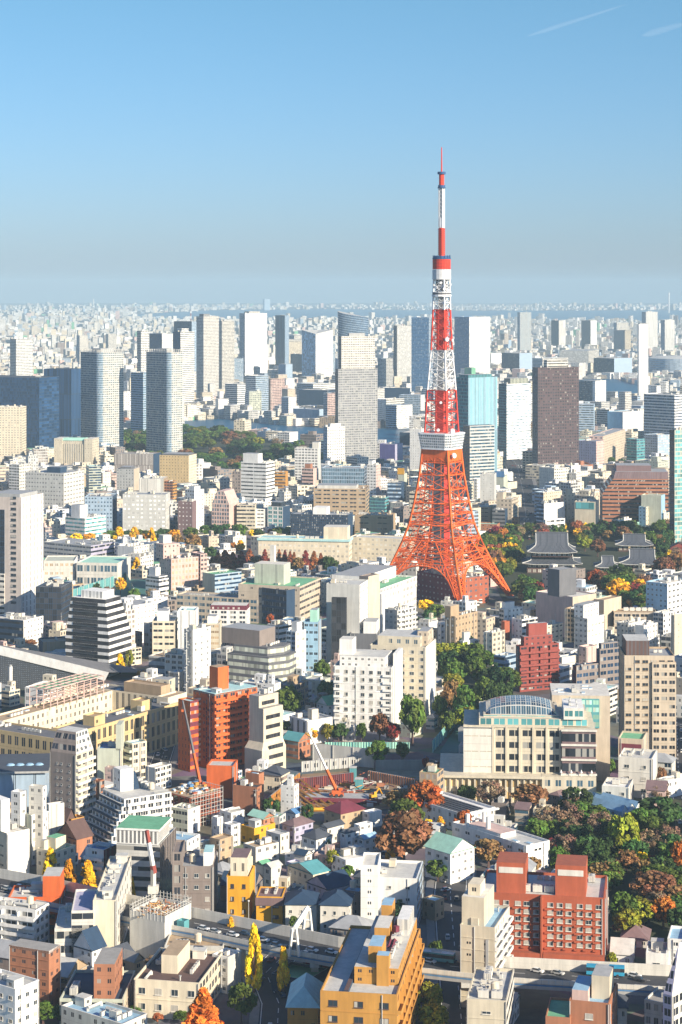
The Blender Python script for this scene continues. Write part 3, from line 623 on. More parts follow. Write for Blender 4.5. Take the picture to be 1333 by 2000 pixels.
T(OT,'office tower',(340,375,386,628,760,60),'navy c glass','lblue g','roofg','dark blue tower with a notched top, behind the white striped tower')
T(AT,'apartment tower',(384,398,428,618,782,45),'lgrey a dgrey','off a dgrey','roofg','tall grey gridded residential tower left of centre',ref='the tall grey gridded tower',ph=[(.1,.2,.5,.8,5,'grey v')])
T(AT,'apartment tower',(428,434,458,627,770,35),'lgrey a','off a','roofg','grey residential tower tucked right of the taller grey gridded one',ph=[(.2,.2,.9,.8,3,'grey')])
T(AT,'apartment tower',(468,479,522,612,740,36),'lblue a','white a grey','roofg','big white residential tower with bluish left flank',ref='the big white residential tower',ph=[(.2,.1,.7,.9,5,'off v')])  # flank shade put into the pale blue wall colour
T(OT,'office tower',(538,557,565,616,725,60),'navy v glass 3 40 .6 1','lblue v navy 4 40 .4 1','roofg','slender blue tower with vertical piers right of the big white one',ref='the slender blue tower')
T(AB,'apartment building',(545,549,592,667,722,30),'beige a','cream a','roofg','beige residential block at the foot of the slender blue tower',ph=[(.3,0,1,1,6,'off a')])
T(OT,'office tower',(568,590,592,692,735,60),'navy c glass','navy c glass','slate','low dark blue block beside the beige residential block',w_=15)
# white office with slanted roof line
P,a,w_,d,h=solve(590,617,651,645,752,42); root=empty(OT,P,a); tag(root,'white louvred office with a blue glass left side and roof line rising right','office tower'); foot(P,a,w_,d,h); LM.append((620,700,'the white louvred office'))
m=MB(); m.poly([(0,d,0),(0,0,0),(0,0,h*.93),(0,d,h)],sty('lblue c skyb'),[(0,0),(14,0),(14,26),(0,26)]); m.poly([(0,0,0),(w_,0,0),(w_,0,h*1.0),(0,0,h*.93)],sty('white r grey 3 4 1 .3'),[(0,0),(10,0),(10,26),(0,26)]); m.wall((w_,0),(w_,d),0,h,'white r'); m.wall((w_,d),(0,d),0,h,'white r'); m.poly([(0,0,h*.93),(w_,0,h),(w_,d,h),(0,d,h)],'lgrey'); m.build('wall',root)
# curved dark glass office
P=gp(690,770); root=empty(OT,P); tag(root,'curved dark blue glass office with swept crown, behind the grey stepped tower','office tower'); LM.append((692,630,'the curved dark glass office')); r_=30/F*P.y; hh=zat(620,P.y); foot(P-Vector((r_,r_,0)),0,2*r_,2*r_,hh)
m=MB(); n=16; arc=[(r_*math.cos(t),r_*.7*math.sin(t)) for t in np.linspace(math.pi,2*math.pi,n)]; zt=[hh+ (zat(607,P.y)-hh)*abs(1-i/(n-1)*1.0)**1.5 for i in range(n)]
for i in range(n-1): m.poly([(*arc[i],0),(*arc[i+1],0),(*arc[i+1],zt[i+1]),(*arc[i],zt[i])],sty('lblue c navy 2 4 .9 .8'),[(i*2,0),(i*2+2,0),(i*2+2,36),(i*2,36)])
m.wall((r_,0),(-r_,0),0,hh,'navy c'); m.poly([(*arc[i],zt[i]) for i in range(n)],'grey'); m.build('wall',root)
# grey stepped residential tower near the water
g=T(AT,'apartment tower',(655,661,738,721,912,22),'taupe a dgrey','grey a dgrey 3.1 3.05 .78 .55','roofg','broad grey stepped residential tower in front of the river',ref='the grey stepped tower',n=0)
w_,d,h,zi=DIM[g.name]; q=MB(); hh=zat(657,g.location.y)-zi; q.box(w_*.09,d*.1,zi,w_*.94,d*.95,zi+hh,'taupe a dgrey','off a dgrey 3.1 3.05 .72 .5','roofg'); q.build('upper_storeys',g); q=MB(); q.box(w_*.3,d*.3,zi+hh,w_*.7,d*.8,zi+hh+4,'grey'); q.build('penthouse',g)
T(AB,'apartment building',(632,640,674,834,918,30),'lblue g','white g','roofg','slim white block standing in front of the grey stepped tower',ref='the slim white block',ph=[(.2,.1,.8,.6,4,'white')])
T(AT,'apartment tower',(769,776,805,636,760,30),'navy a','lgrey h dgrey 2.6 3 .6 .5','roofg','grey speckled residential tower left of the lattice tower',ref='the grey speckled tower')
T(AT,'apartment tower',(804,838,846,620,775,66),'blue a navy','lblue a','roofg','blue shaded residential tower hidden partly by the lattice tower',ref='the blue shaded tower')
T(AT,'apartment tower',(888,917,958,619,742,50),'blue a navy','white a grey','roofg','white residential tower with a blue shaded left face, right of the lattice tower',ref='the white and blue tower')  # one white tower; shade on its left is painted as blue wall
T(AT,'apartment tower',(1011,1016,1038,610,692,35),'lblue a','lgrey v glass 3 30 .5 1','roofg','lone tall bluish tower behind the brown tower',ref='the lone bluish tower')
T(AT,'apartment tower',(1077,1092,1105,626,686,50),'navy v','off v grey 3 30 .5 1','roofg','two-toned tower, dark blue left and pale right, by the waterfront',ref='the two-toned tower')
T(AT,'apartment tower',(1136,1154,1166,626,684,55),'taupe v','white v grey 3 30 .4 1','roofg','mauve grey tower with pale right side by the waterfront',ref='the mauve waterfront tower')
T(AT,'apartment tower',(1199,1205,1228,630,680,40),'lblue a','off a','roofg','pale tower rising behind the square grey waterfront block')
T(OT,'office tower',(1199,1221,1233,645,692,50),'grey v','sand r','roofg','square grey waterfront block with a plain face',ref='the square grey block')
T(AT,'apartment tower',(1254,1262,1285,609,692,40),'lblue v','lgrey v grey 3 30 .4 1','roofg','tallest bluish tower at the far right behind the white chimney',ref='the tallest far right tower')
T(AT,'apartment tower',(1291,1299,1318,625,698,40),'lblue v','lgrey v grey 3 30 .4 1','roofg','bluish tower near the right edge, above the round arena')
# white incinerator chimney
P=gp(1256,800); c=empty('chimney',P); tag(c,'very tall plain white square chimney by the canal','chimney'); hh=zat(633,P.y); r_=9.2/F*P.y; m=MB(); m.box(-r_,-r_,0,r_,r_,hh,'white'); m.build('shaft',c); m=MB(); m.box(-r_*.8,-r_*.8,hh,r_*.8,r_*.8,hh+2,'grey','grey','dgrey'); m.build('rim',c); foot(P-Vector((r_,r_,0)),0,2*r_,2*r_,hh); LM.append((1256,700,'the white chimney'))
# round arena
P=gp(1328,730); c=empty('arena',P); tag(c,'round drum-shaped arena with pale metal wall at the far right','arena'); m=MB(); r_=62/F*P.y; m.cyl((0,0),r_,0,zat(699,P.y),'lblue r grey 4 5 1 .3',40); m.build('wall',c); m=MB(); m.cyl((0,0),r_*.98,zat(699,P.y),zat(696,P.y),'lgrey',40,r_*.7); m.build('roof',c); foot(P-Vector((r_,r_,0)),0,2*r_,2*r_,60); LM.append((1318,712,'the round arena'))
T(OT,'office tower',(1040,1051,1131,718,928,20),'dgrey g black 2.6 3.7 .5 .5','dbrown g black 3.2 3.7 .62 .5 .82','roofg','dark brown office tower with rows of small square windows',ref='the dark brown tower',ph=[(.25,.2,.75,.8,9,'off r')],n=3)
# teal glass pair
g=T(OT,'office tower',(889,915,972,738,950,42),'teal c glass 2 4 .8 .7','lblue v teal 2.2 60 .5 1','roofg','teal glass office tower right behind the lattice tower',ref='the teal glass tower',ph=[(.1,.2,.9,.9,3,'teal v')])
T(OT,'office tower',(905,918,966,832,955,30),'navy c','lgrey r glass 3 3.8 1 .5','roofg','grey striped lower block joined to the teal glass tower')
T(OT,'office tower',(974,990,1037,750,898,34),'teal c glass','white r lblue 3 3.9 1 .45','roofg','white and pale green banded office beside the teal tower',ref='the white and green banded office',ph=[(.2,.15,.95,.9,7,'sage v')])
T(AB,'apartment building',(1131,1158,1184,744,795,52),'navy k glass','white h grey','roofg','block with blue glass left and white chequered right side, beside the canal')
T(OB,'office building',(1258,1318,1345,772,880,58),'white r navy 3 4.2 1 .5','white r navy 3 4.2 1 .4','off','wide white office with blue ribbon windows near the right edge',ref='the white ribboned office',n=5)
T(OB,'office building',(1258,1285,1312,850,900,40),'lblue g','lblue h off','roofg','pale blue gridded office in front of the white ribboned one')
T(OB,'office building',(1224,1244,1260,858,908,60),'teal r glass','teal r glass','roofg','teal glazed office between mauve wing and pale blue office')
T(OB,'office building',(1130,1165,1184,862,915,72),'lav s','pink s','roofg','mauve concrete block right of the dark brown tower',w_=20)
T(OB,'office building',(1161,1178,1226,852,912,70),'pink s navy 6 5 .5 .4','beige s','roofg','mauve building with a square stair tower among the rail yards',d=18)
T(OB,'office building',(1128,1160,1162,790,850,75),'lblue r','lblue','roofg','low blue shaded office right of the dark brown tower',w_=30)
T(OB,'office building',(1187,1217,1257,805,850,48),'skyb','white s','off','white flat warehouse with a sky blue left wall beside the canal',n=4)
T(OB,'office building',(1165,1190,1200,800,838,60),'lgrey r','off','off','pale low warehouse left of the sky blue one',n=3)
for i,(s,L,Rr,lab) in enumerate([
 ((440,464,484,750,800,55),'white r navy','white r navy','low white office with navy bands by the river'),
 ((480,500,525,734,806,55),'white r navy','lblue r','white topped office with dark navy bands by the river'),
 ((525,529,557,740,802,30),'tan a','pink a','salmon apartment block by the river'),
 ((484,487,511,764,812,25),'lblue g','sage h','pale green apartment block on the river bank'),
 ((550,564,579,776,816,55),'lblue g','white g','small white block with blue left side on the river bank'),
 ((573,611,632,800,822,60),'lblue','lblue','long low blue shed on the river bank'),
 ((632,640,655,768,824,40),'lblue a','pink a','orange and blue apartment slab left of the grey stepped tower'),
 ((580,612,655,750,790,40),'lblue r','white r','white low office under the white louvred tower'),
 ((584,640,655,762,800,66),'navy','navy r','very dark low block under the white louvred tower'),
 ((754,775,806,792,838,52),'lblue r','white r grey','white banded warehouse on the river beside the lattice tower'),
 ((737,755,790,780,830,50),'white g','off r','pale warehouse group right of the grey stepped tower'),
 ((746,800,802,758,800,72),'navy','navy','dark navy podium under the grey speckled tower'),
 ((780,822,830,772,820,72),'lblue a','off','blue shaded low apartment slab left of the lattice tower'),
 ((742,772,787,868,908,66),'purple','lav','deep purple hall with a white roof edge'),
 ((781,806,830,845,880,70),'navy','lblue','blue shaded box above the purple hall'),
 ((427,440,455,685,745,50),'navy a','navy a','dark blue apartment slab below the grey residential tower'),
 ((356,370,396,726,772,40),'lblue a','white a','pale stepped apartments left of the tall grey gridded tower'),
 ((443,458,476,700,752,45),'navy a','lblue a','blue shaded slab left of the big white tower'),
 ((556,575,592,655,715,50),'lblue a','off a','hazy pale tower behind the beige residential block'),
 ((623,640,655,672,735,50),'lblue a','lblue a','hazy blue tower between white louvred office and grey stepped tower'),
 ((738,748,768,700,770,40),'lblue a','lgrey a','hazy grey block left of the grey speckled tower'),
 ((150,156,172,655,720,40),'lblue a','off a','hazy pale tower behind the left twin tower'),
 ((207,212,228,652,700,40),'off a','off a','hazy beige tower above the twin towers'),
 ((1040,1060,1110,700,735,50),'lblue r','off r','pale low hall behind the dark brown tower'),
 ((1095,1150,1175,685,715,70),'lgrey h','off r','long speckled grey warehouse by the waterfront'),
 ((1160,1200,1235,700,735,50),'navy r','lblue','dark blue exhibition block left of the white chimney'),
 ((980,1015,1040,690,728,55),'navy r','lblue','dark blue low building behind the teal towers'),
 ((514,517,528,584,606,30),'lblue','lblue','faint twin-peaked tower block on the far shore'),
 ((940,960,990,690,715,45),'off','white','white waterfront shed right of the white and blue tower')]):
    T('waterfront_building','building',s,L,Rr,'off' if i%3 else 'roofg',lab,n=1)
# ---------------- the middle distance
B(AT,'apartment tower',(-25,44,52,795,905,78),'cream g dgrey 4 3.2 .4 .4','cream g','off','cream residential tower at the left edge with shallow window grid',ref='the cream left edge tower',w_=25)
# classical pale building with a green roof
g=B('hall_building','building',(108,180,194,868,918,76),'sand v dgrey 3 12 .35 1','sand s','roofg','pale classical building with two end blocks and a mint green roof',ref='the pale classical building',w_=30,n=0)
w_,d,h,zi=DIM[g.name]
for f0,f1 in ((-.02,.2),(.8,1.02)): q=MB(); q.box(-1,d*f0,0,w_*.9,d*f1,h+7,'sand s dgrey 4 5 .2 .25','sand s','off'); q.build('end_block',g)
q=MB(); q.box(1,d*.2,h,w_*.6,d*.8,h+4.5,'sand s dgrey 2.6 3 .3 .3','sand','mint'); q.prism([(.5,d*.2),(w_*.6,d*.2),(w_*.6,d*.8),(.5,d*.8)],h+4.5,h+7.5,'mint','mint',[(4,d*.2),(w_*.5,d*.2),(w_*.5,d*.8),(4,d*.8)]); q.build('roof_storey',g)
B(OB,'office building',(50,125,165,925,1005,68),'lgrey s dgrey 3.2 4 .5 .35','off r dgrey 6 4 .6 .3','roofg','wide grey office with banded stone faces and a dark rooftop box',ref='the wide grey banded office',ph=[(.3,.25,.6,.6,5,'navy')],n=8)
B(AB,'apartment building',(18,38,62,908,975,60),'white a','off g','lgrey','narrow white block left of the wide grey banded office')
g=B(OT,'office tower',(-30,42,85,972,1222,70),'blush b','white v mauve 5.5 4 .22 .8','roofg','tall pinkish white office tower with brown window strips at the left edge',ref='the tall left edge office',n=4,ph=[(.1,.1,.9,.9,2,'grey')])
w_,d,h,zi=DIM[g.name]
for j in range(22): windows(g,(0,d*.30),(0,d*.12),6+j*3.75,9.75+j*3.75,'blush g dark 4 3.7 .8 .45',1,'dgrey')
q=MB(); q.box(-.5,d*.45,h*.40,0,d*.9,h*.9,'navy k dark 3 3.6 .88 .9','navy'); q.box(-.5,d*.45,2,0,d*.9,h*.40,'off r dark 3 3.6 1 .45','off'); q.build('curtain_wall',g)
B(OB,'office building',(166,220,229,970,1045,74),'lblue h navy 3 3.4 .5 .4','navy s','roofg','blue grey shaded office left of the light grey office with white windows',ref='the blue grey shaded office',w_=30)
B(OB,'office building',(128,166,207,1012,1058,55),'white r teal 3 3.4 1 .45','white r teal 3 3.4 1 .45','lgrey','white ribboned office with a plain square roof block',ref='the white ribboned block',ph=[(.05,.3,.4,.75,11,'white')])
B(OB,'office building',(228,262,273,916,968,74),'grey s','beige b','roofg','plain grey tower with two columns of small windows',w_=22,ph=[(.1,.2,.8,.8,2,'dgrey')])
B('hall_building','building',(272,320,328,935,985,76),'lgrey v off 1.2 20 .5 1','tan s','lgrey','corrugated pale metal box beside an orange block',w_=26,ref='the corrugated metal box')
B(OB,'office building',(240,324,333,966,1048,79),'lgrey g white 3.9 3.9 .5 .42 .93','lgrey g white 4 3.9 .5 .42','roofg','light grey slab office with pale square windows',ref='the light grey slab office',w_=24,n=8)
B('hotel','hotel',(312,369,385,890,955,72),'gold g dark 3.4 3.6 .3 .3','cream s','dgrey','yellow hotel with a grid of small dark windows',ref='the yellow hotel',w_=28,ph=[(.1,.05,.9,.95,1.5,'dgrey')])
B(OB,'office building',(224,300,316,887,932,76),'taupe v off 2 12 .4 1','navy','concrete','long brown office with pale vertical piers left of the yellow hotel',w_=30,ref='the long brown office')
B(OB,'office building',(320,338,346,940,985,66),'brick a','ochre a','roofg','narrow orange block beside the corrugated metal box')
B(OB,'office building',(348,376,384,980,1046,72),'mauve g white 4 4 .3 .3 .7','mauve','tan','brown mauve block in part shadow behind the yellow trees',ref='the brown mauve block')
B(AB,'apartment building',(362,380,399,957,1042,50),'white g','white g dark 5 4 .3 .3','off','slim white tower with few dark windows behind the brown mauve block',ref='the slim white tower',ph=[(.2,.2,.8,.8,3,'white')])
# pink building with stepped glazed gable
P,a,w_,d,h=solve(414,448,467,985,1040,72); root=empty(OB,P,a); tag(root,'pink office with a pointed glazed front','office building'); foot(P,a,w_,d,h); LM.append((440,1000,'the pink pointed office'))
m=MB(); hp=zat(960,P.y); m.prism([(0,d),(0,0),(w_,0),(w_,d)],0,h,['pink k glass 2.4 3.6 .7 .7','pink','pink','pink'],'pink'); m.poly([(0,d,h),(0,0,h),(0,d*.3,hp),(0,d*.7,hp)],sty('pink k glass 2.4 3.6 .7 .7'),[(0,0),(6,0),(4,3),(2,3)]); m.poly([(w_,0,h),(w_,d,h),(w_,d*.7,hp),(w_,d*.3,hp)],'pink'); m.poly([(0,0,h),(w_,0,h),(w_,d*.3,hp),(0,d*.3,hp)],'pink'); m.poly([(w_,d,h),(0,d,h),(0,d*.7,hp),(w_,d*.7,hp)],'pink'); m.poly([(0,d*.3,hp),(w_,d*.3,hp),(w_,d*.7,hp),(0,d*.7,hp)],'pink'); m.build('wall',root)
B(OB,'office building',(471,520,537,904,990,66),'white r dark 14 3.9 .96 .36','white r dark 3 3.9 1 .36','lgrey','white office with dark ribbon windows and a plain roof block',ref='the white ribbon office',ph=[(.1,.35,.6,.95,9,'white')],n=8)
B(AB,'apartment building',(576,621,627,876,948,76),'white a dgrey 4 3.2 .75 .6','lgrey','roofg','white gridded apartment slab by the garden trees',ref='the white gridded slab',w_=15,ph=[(.1,-.02,.9,.25,7,'off')])
B(OB,'office building',(590,612,619,915,955,70),'pink r','pink','roofg','small salmon office in front of the white gridded slab',ph=[(.2,.3,.8,.8,5,'brick')])
B(OB,'office building',(629,712,718,915,968,80),'lblue c glass 2 4.5 .8 .8','lblue c','roofg','blue glass office with a grey flat roof',w_=30,ref='the blue glass office',n=8)
B(AB,'apartment building',(717,735,744,908,985,66),'white g dark 3.2 3.2 .6 .4','pink s','off','white apartment block right of the blue glass office',ph=[(.2,.5,.9,.95,4,'white')])
B(OB,'office building',(613,716,722,955,1018,82),'tan r dark 9 4 .72 .36','tan r','tan','tan brick office with dark window bars',ref='the tan brick office',w_=35,ph=[(.2,.2,.8,.95,2.5,'lgrey')],n=10)
B(OB,'office building',(693,765,773,1007,1050,80),'tan r dark 20 5 .5 .2','tan','tan','low tan annex with a long dark loggia',w_=22)
B(OB,'office building',(568,680,690,1006,1058,80),'navy k black 2 2.2 .7 .7','navy','roofg','low dark navy glass office with fine grid',w_=25,ref='the dark navy office',ph=[(.1,.38,.7,.62,6,'white b','white')])
# long cream hotel with turquoise eaves
g=B('hotel','hotel',(505,682,688,1053,1112,78),'cream g curt 3.6 4.1 .5 .42 .9','cream g dark 3.6 4.1 .5 .42','lgrey','long cream hotel with turquoise roof edge behind the red brown trees',ref='the long cream hotel',w_=18,n=6,z0=0)
V(g,'wing',(683,800,812,1053,1108,85),'cream g curt 3.6 4.1 .5 .42 .9','cream g','lgrey',w_=18,n=3)
w_,d,h,zi=DIM[g.name]; q=MB(); q.box(-.9,-.9,h-2.2,w_+.9,d+.9,h-.4,'aqua','aqua','aqua',True); q.build('eaves',g); q=MB(); q.box(1,d*.02,zi,w_-1,d*.28,h+9.5,'cream','cream','off'); q.build('penthouse',g)
B(OB,'office building',(463,498,502,986,1038,76),'sand r','sand','roofg','beige office with short window bars beside the pink pointed office',w_=16)
B(OB,'office building',(500,518,523,994,1036,74),'white r dark 8 3.6 .7 .35','white','roofg','narrow white office with three window bars',w_=14,ph=[(.2,.4,.9,1,4,'navy')])
B(OB,'office building',(523,553,567,990,1038,66),'white k teal 5 4 .7 .7','navy','roofg','white framed office with turquoise glass squares and shaded side',ref='the turquoise glass office',ph=[(.1,.2,.8,.8,4,'glass c')])
B(OB,'office building',(454,470,473,921,975,74),'taupe g','taupe','roofg','slim brown block left of the white ribbon office',w_=12)
B(OB,'office building',(535,558,563,922,965,74),'ochre r','ochre','tan','orange stepped block right of the white ribbon office',w_=14)
B(OB,'office building',(722,752,760,973,1012,70),'teal c navy','teal r','green','green glass block left of the lattice tower',w_=14,ref='the green glass block')
B(OB,'office building',(757,784,790,943,990,72),'navy r lblue 3 4 1 .4','navy','roofg','blue shaded ribbon office left of the lattice tower',w_=18)
bb=B(OB,'office building',(778,790,796,925,965,72),'sage','sage','roofg','thin block carrying a bright yellow billboard',w_=10,n=0)
w_,d,h,zi=DIM[bb.name]; q=MB(); q.box(-.4,0,h-1,.2,d*1.1,h+6,'yellow','yellow'); q.build('billboard',bb)
B(OB,'office building',(800,826,838,962,1060,70),'sand r dark 3 4 1 .4','sand r','roofg','striped beige office behind the left side of the lattice tower',w_=20)
B(AT,'apartment tower',(801,824,831,838,930,70),'white g grey 3 3.2 .3 .35','white','off','slim white tower touching the white observation deck from behind',w_=14)
B('hall_building','building',(933,971,977,1024,1043,70),'brick s','brick','mint','small brick hall with a pale green roof by the wood',w_=14,n=0)
g=B(OB,'office building',(938,966,970,926,995,70),'lgrey s dark 9 3.9 .1 .25','lgrey','off','pale grey office with one column of windows right of the lattice tower',w_=18,ref='the pale grey office')
bb=B(OB,'office building',(962,984,993,930,962,74),'sage','sage','roofg','low pale block carrying a bright blue billboard',w_=15,n=1)
w_,d,h,zi=DIM[bb.name]; q=MB(); q.box(-.4,-1,h-1,.2,d*.8,h+5.5,'blue','blue'); q.build('billboard',bb)
B(OB,'office building',(923,932,940,935,985,60),'white g','white g','off','thin white block beside the right edge of the lattice tower')
B(OB,'office building',(970,1000,1012,975,1032,70),'beige g dark 4 3.9 .35 .4','beige g','off','tan office with a stair tower at the avenue corner',ref='the tan avenue office',ph=[(.1,.6,.6,1,6,'beige')])
B(OB,'office building',(962,987,992,996,1040,74),'dgrey r','navy','roofg','dark grey office left of the tan avenue office',w_=16)
B(OB,'office building',(934,958,963,990,1028,72),'tan r dark 8 4 .6 .2','tan','white','low tan block with a white roof beside the lattice tower',w_=16)
B(OB,'office building',(1000,1012,1016,1012,1038,70),'brick g','brick','brick','small red brick block at the avenue corner',w_=8)
B(OB,'office building',(1044,1062,1098,962,1012,45),'lblue r','sand s','off','cream block with blue shaded side along the avenue',n=8,ref='the cream avenue block')  # pale blue left wall colour stands in for shade
B(OB,'office building',(1048,1063,1104,984,1045,40),'navy r lblue','white s grey 2.6 4 .2 .3','off','white office with blue shaded ribbon side along the avenue',ref='the white avenue office')  # navy on the left wall is painted shade
B(OB,'office building',(1062,1066,1104,1015,1048,30),'white','white r dark 9 3.6 .8 .4','off','low white office with black window bars near the temple wood')
B(OB,'office building',(1101,1108,1123,965,1040,45),'beige s','beige s dark 6 4 .2 .3','roofg','narrow beige tower behind the low white office',ph=[(.2,.2,.8,.8,5,'beige')])
g=B(OB,'office building',(1123,1163,1171,980,1047,76),'sand b','sand','roofg','blank beige building with green glass top storey',ref='the blank beige building',w_=18)
w_,d,h,zi=DIM[g.name]; q=MB(); q.box(-.3,1,h-7,0,d-1,h-1,'teal k teal 5.5 7 .8 .9','teal'); q.build('glazed_storey',g)
# large stepped terracotta office
P=gp(1306,1040); a=R(86); root=empty(OB,P,a); tag(root,'big stepped terracotta office with slanting left side','office building'); LM.append((1245,960,'the terracotta office'))
sc=P.y/F; Wd=(1306-1178)*sc; m=MB(); dd=40
zz=[(0,1178),(zat(965,P.y),1178),(zat(942,P.y),1192),(zat(936,P.y),1198)]
m.prism([(0,Wd),(0,0),(dd,0),(dd,Wd)],0,zat(965,P.y),'brick r dark 3 3.7 1 .4','brick'); m.prism([(0,Wd),(0,0),(dd,0),(dd,Wd)],zat(965,P.y),zat(936,P.y),'brick r dark 3 3.7 1 .4','brick',[(0,Wd*.84),(0,0),(dd,0),(dd,Wd*.84)]); m.build('wall',root)
m=MB(); h0=zat(936,P.y); m.prism([(1,Wd*.83),(1,0),(dd-1,0),(dd-1,Wd*.83)],h0,h0+6.5,'mauve v dgrey 2 8 .2 1','roofg',[(3,Wd*.8),(3,0),(dd-3,0),(dd-3,Wd*.8)]); m.box(8,Wd*.25,h0+6.5,dd-6,Wd*.78,h0+12,'mauve','mauve','roofg'); m.build('upper_storeys',root); foot(P,a,dd,Wd,60)
B(OB,'office building',(1253,1292,1300,968,1045,74),'sage b','skyb','sage','blank pale green box in front of the terracotta office',w_=16,n=2)
B(OB,'office building',(1248,1262,1277,990,1045,55),'skyb s','sand s dark 3.4 4 .3 .3','off','narrow cream block under the blank pale green box')
B(OB,'office building',(1278,1297,1311,1002,1045,45),'skyb s','cream s dark 3.6 4 .35 .35','roofg','small yellow cream block beside the green glass tower')
B(OB,'office building',(1195,1206,1234,1016,1048,45),'beige s','white r dark 3 3.6 .9 .3','off','white office with a rounded ribbon corner at the wood edge',ref='the rounded white office')
B(OB,'office building',(1236,1244,1249,1020,1045,40),'mint s','mint s','mint','tiny mint green house at the wood edge',n=0)
B(OT,'office tower',(1308,1318,1350,840,1062,28),'glass c','sage k teal 3 4 .86 .72','roofg','green glass tower at the right edge',ref='the green glass tower',n=2)
# --- around and left of the tower foot
B('school','school',(86,178,232,1066,1100,72),'lgrey r navy 3 3.6 .9 .42','lav r','roofg','long grey school block with ribbon windows behind the green netting',w_=30,n=8,ref='the long grey school')
g=B('sports_hall','sports hall',(150,230,256,1100,1148,74),'off k glass 5 8 .8 .5','off','mint','sports hall with pale mint roof and tall windows',ref='the mint roofed sports hall',w_=40,n=0)
B('sports_hall','sports hall',(86,146,152,1095,1145,76),'off g tan 4 6 .6 .3','white','sage','white slanted hall with pale green roof left of the sports hall',w_=30,n=0)
B(OB,'office building',(70,120,142,1147,1235,66),'navy c black 3 4 .9 .9','navy c black','slate','black glass office with red sign letters at its top',ref='the black glass office',w_=26,n=8)
g=B('hotel','hotel',(312,335,388,1092,1158,36),'pink s','pink k tan 3.2 4 .55 .5','roofg','salmon hotel with a stepped rear tower',ref='the salmon hotel',ph=[(-.05,.55,.55,1.2,10,'pink s','pink','rear_tower'),(.1,.9,.4,1.3,16,'off','off','plant_room')],n=10)
V(g,'wing',(386,392,405,1082,1150,36),'pink a','pink a dark 3 3.2 .7 .5','pink',d=14)
B(OB,'office building',(285,311,330,1132,1172,52),'white r dark 3 3.4 .9 .4','white r','off','small white stepped office in front of the salmon hotel',ref='the small white stepped office',ph=[(.2,.4,.7,.9,8,'white'),(.05,.05,.95,.95,2,'white r')])
B(OB,'office building',(230,262,306,1068,1108,58),'white','off s','lgrey','white office block left of the salmon hotel',n=8)
B(OB,'office building',(236,275,300,1088,1120,60),'white h','white g','lgrey','low white terrace block under the white office block')
g=B(AB,'apartment building',(345,503,522,1170,1218,78),'beige k glass 5.5 4 .8 .5','taupe k navy','concrete','long beige apartment block with deep window bays',ref='the long beige apartment block',w_=16,n=10)  # right wall coloured darker to paint in its shade
g=B('school','school',(466,586,630,1146,1222,66),'beige s dark 6 5 .3 .25','beige k dark 4 4.4 .9 .36','green','tan school with bright green flat roof and a white roof block',ref='the green roofed school',n=6,w_=45)
w_,d,h,zi=DIM[g.name]; q=MB(); q.box(w_*.22,d*.34,zi,w_*.52,d*.82,h+13,'sage v dgrey 14 40 .1 1','sage','off'); q.build('penthouse',g); q=MB(); q.box(w_*.5,d*.60,h,w_*.58,d*.67,h+24,'off'); q.build('chimney',g)
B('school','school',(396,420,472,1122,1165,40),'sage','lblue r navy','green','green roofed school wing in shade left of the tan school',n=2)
g=B(OB,'office building',(512,560,592,1153,1225,52),'navy k','navy','slate','blue shaded hall with dark slanted roof in front of the tan school',n=2)  # hall lies in shadow; the navy walls paint that in
B(OB,'office building',(540,571,577,1176,1222,78),'pink b','lav','skyb','pale pink blank block with a sky blue roof edge',w_=10,n=0)
g=B(AB,'apartment building',(410,483,489,1192,1240,80),'white a dark 6 3.3 .6 .5','white s','roofg','white apartment block with burgundy top storey',ref='the burgundy topped apartments',w_=14)
w_,d,h,zi=DIM[g.name]; q=MB(); q.box(.5,.5,zi,w_-.5,d-.5,h+3,'burg s curt','burg s','off'); q.build('top_storey',g)
B(OB,'office building',(348,382,388,1192,1290,74),'white b','white','aqua','tall white cube-topped block with dark glass strips below',ref='the white cube block',w_=14,n=1)
B(AB,'apartment building',(298,342,347,1213,1290,76),'cream r dark 8 3.8 .8 .35','cream','off','cream apartment block with curved ribbon balconies',w_=16,ph=[(.1,.3,.7,.8,6,'white')])
g=B(AB,'apartment building',(360,377,412,1230,1358,52),'lgrey s','white s dark 5 3.4 .25 .4','off','tall white slab with spiral stairs on its left side',ref='the white slab with spiral stairs')
w_,d,h,zi=DIM[g.name]; q=MB()
for j in range(int(h/1.6)):
    t=j*1.05; q.box(-1.5-.6+1.0*math.cos(t),d*.5-.6+1.2*math.sin(t),1+j*1.6,-1.5+.6+1.0*math.cos(t),d*.5+.6+1.2*math.sin(t),1.25+j*1.6,'white','grey','white',True)
q.bar((-1.5,d*.5,0),(-1.5,d*.5,h),.3,'lgrey'); q.build('spiral_stair',g)
B(AB,'apartment building',(394,428,434,1218,1285,76),'sand r tan 3 3.6 .9 .4','sand','off','beige round-cornered block right of the white cube block',w_=14,ph=[(.2,.2,.8,.7,4,'white')])
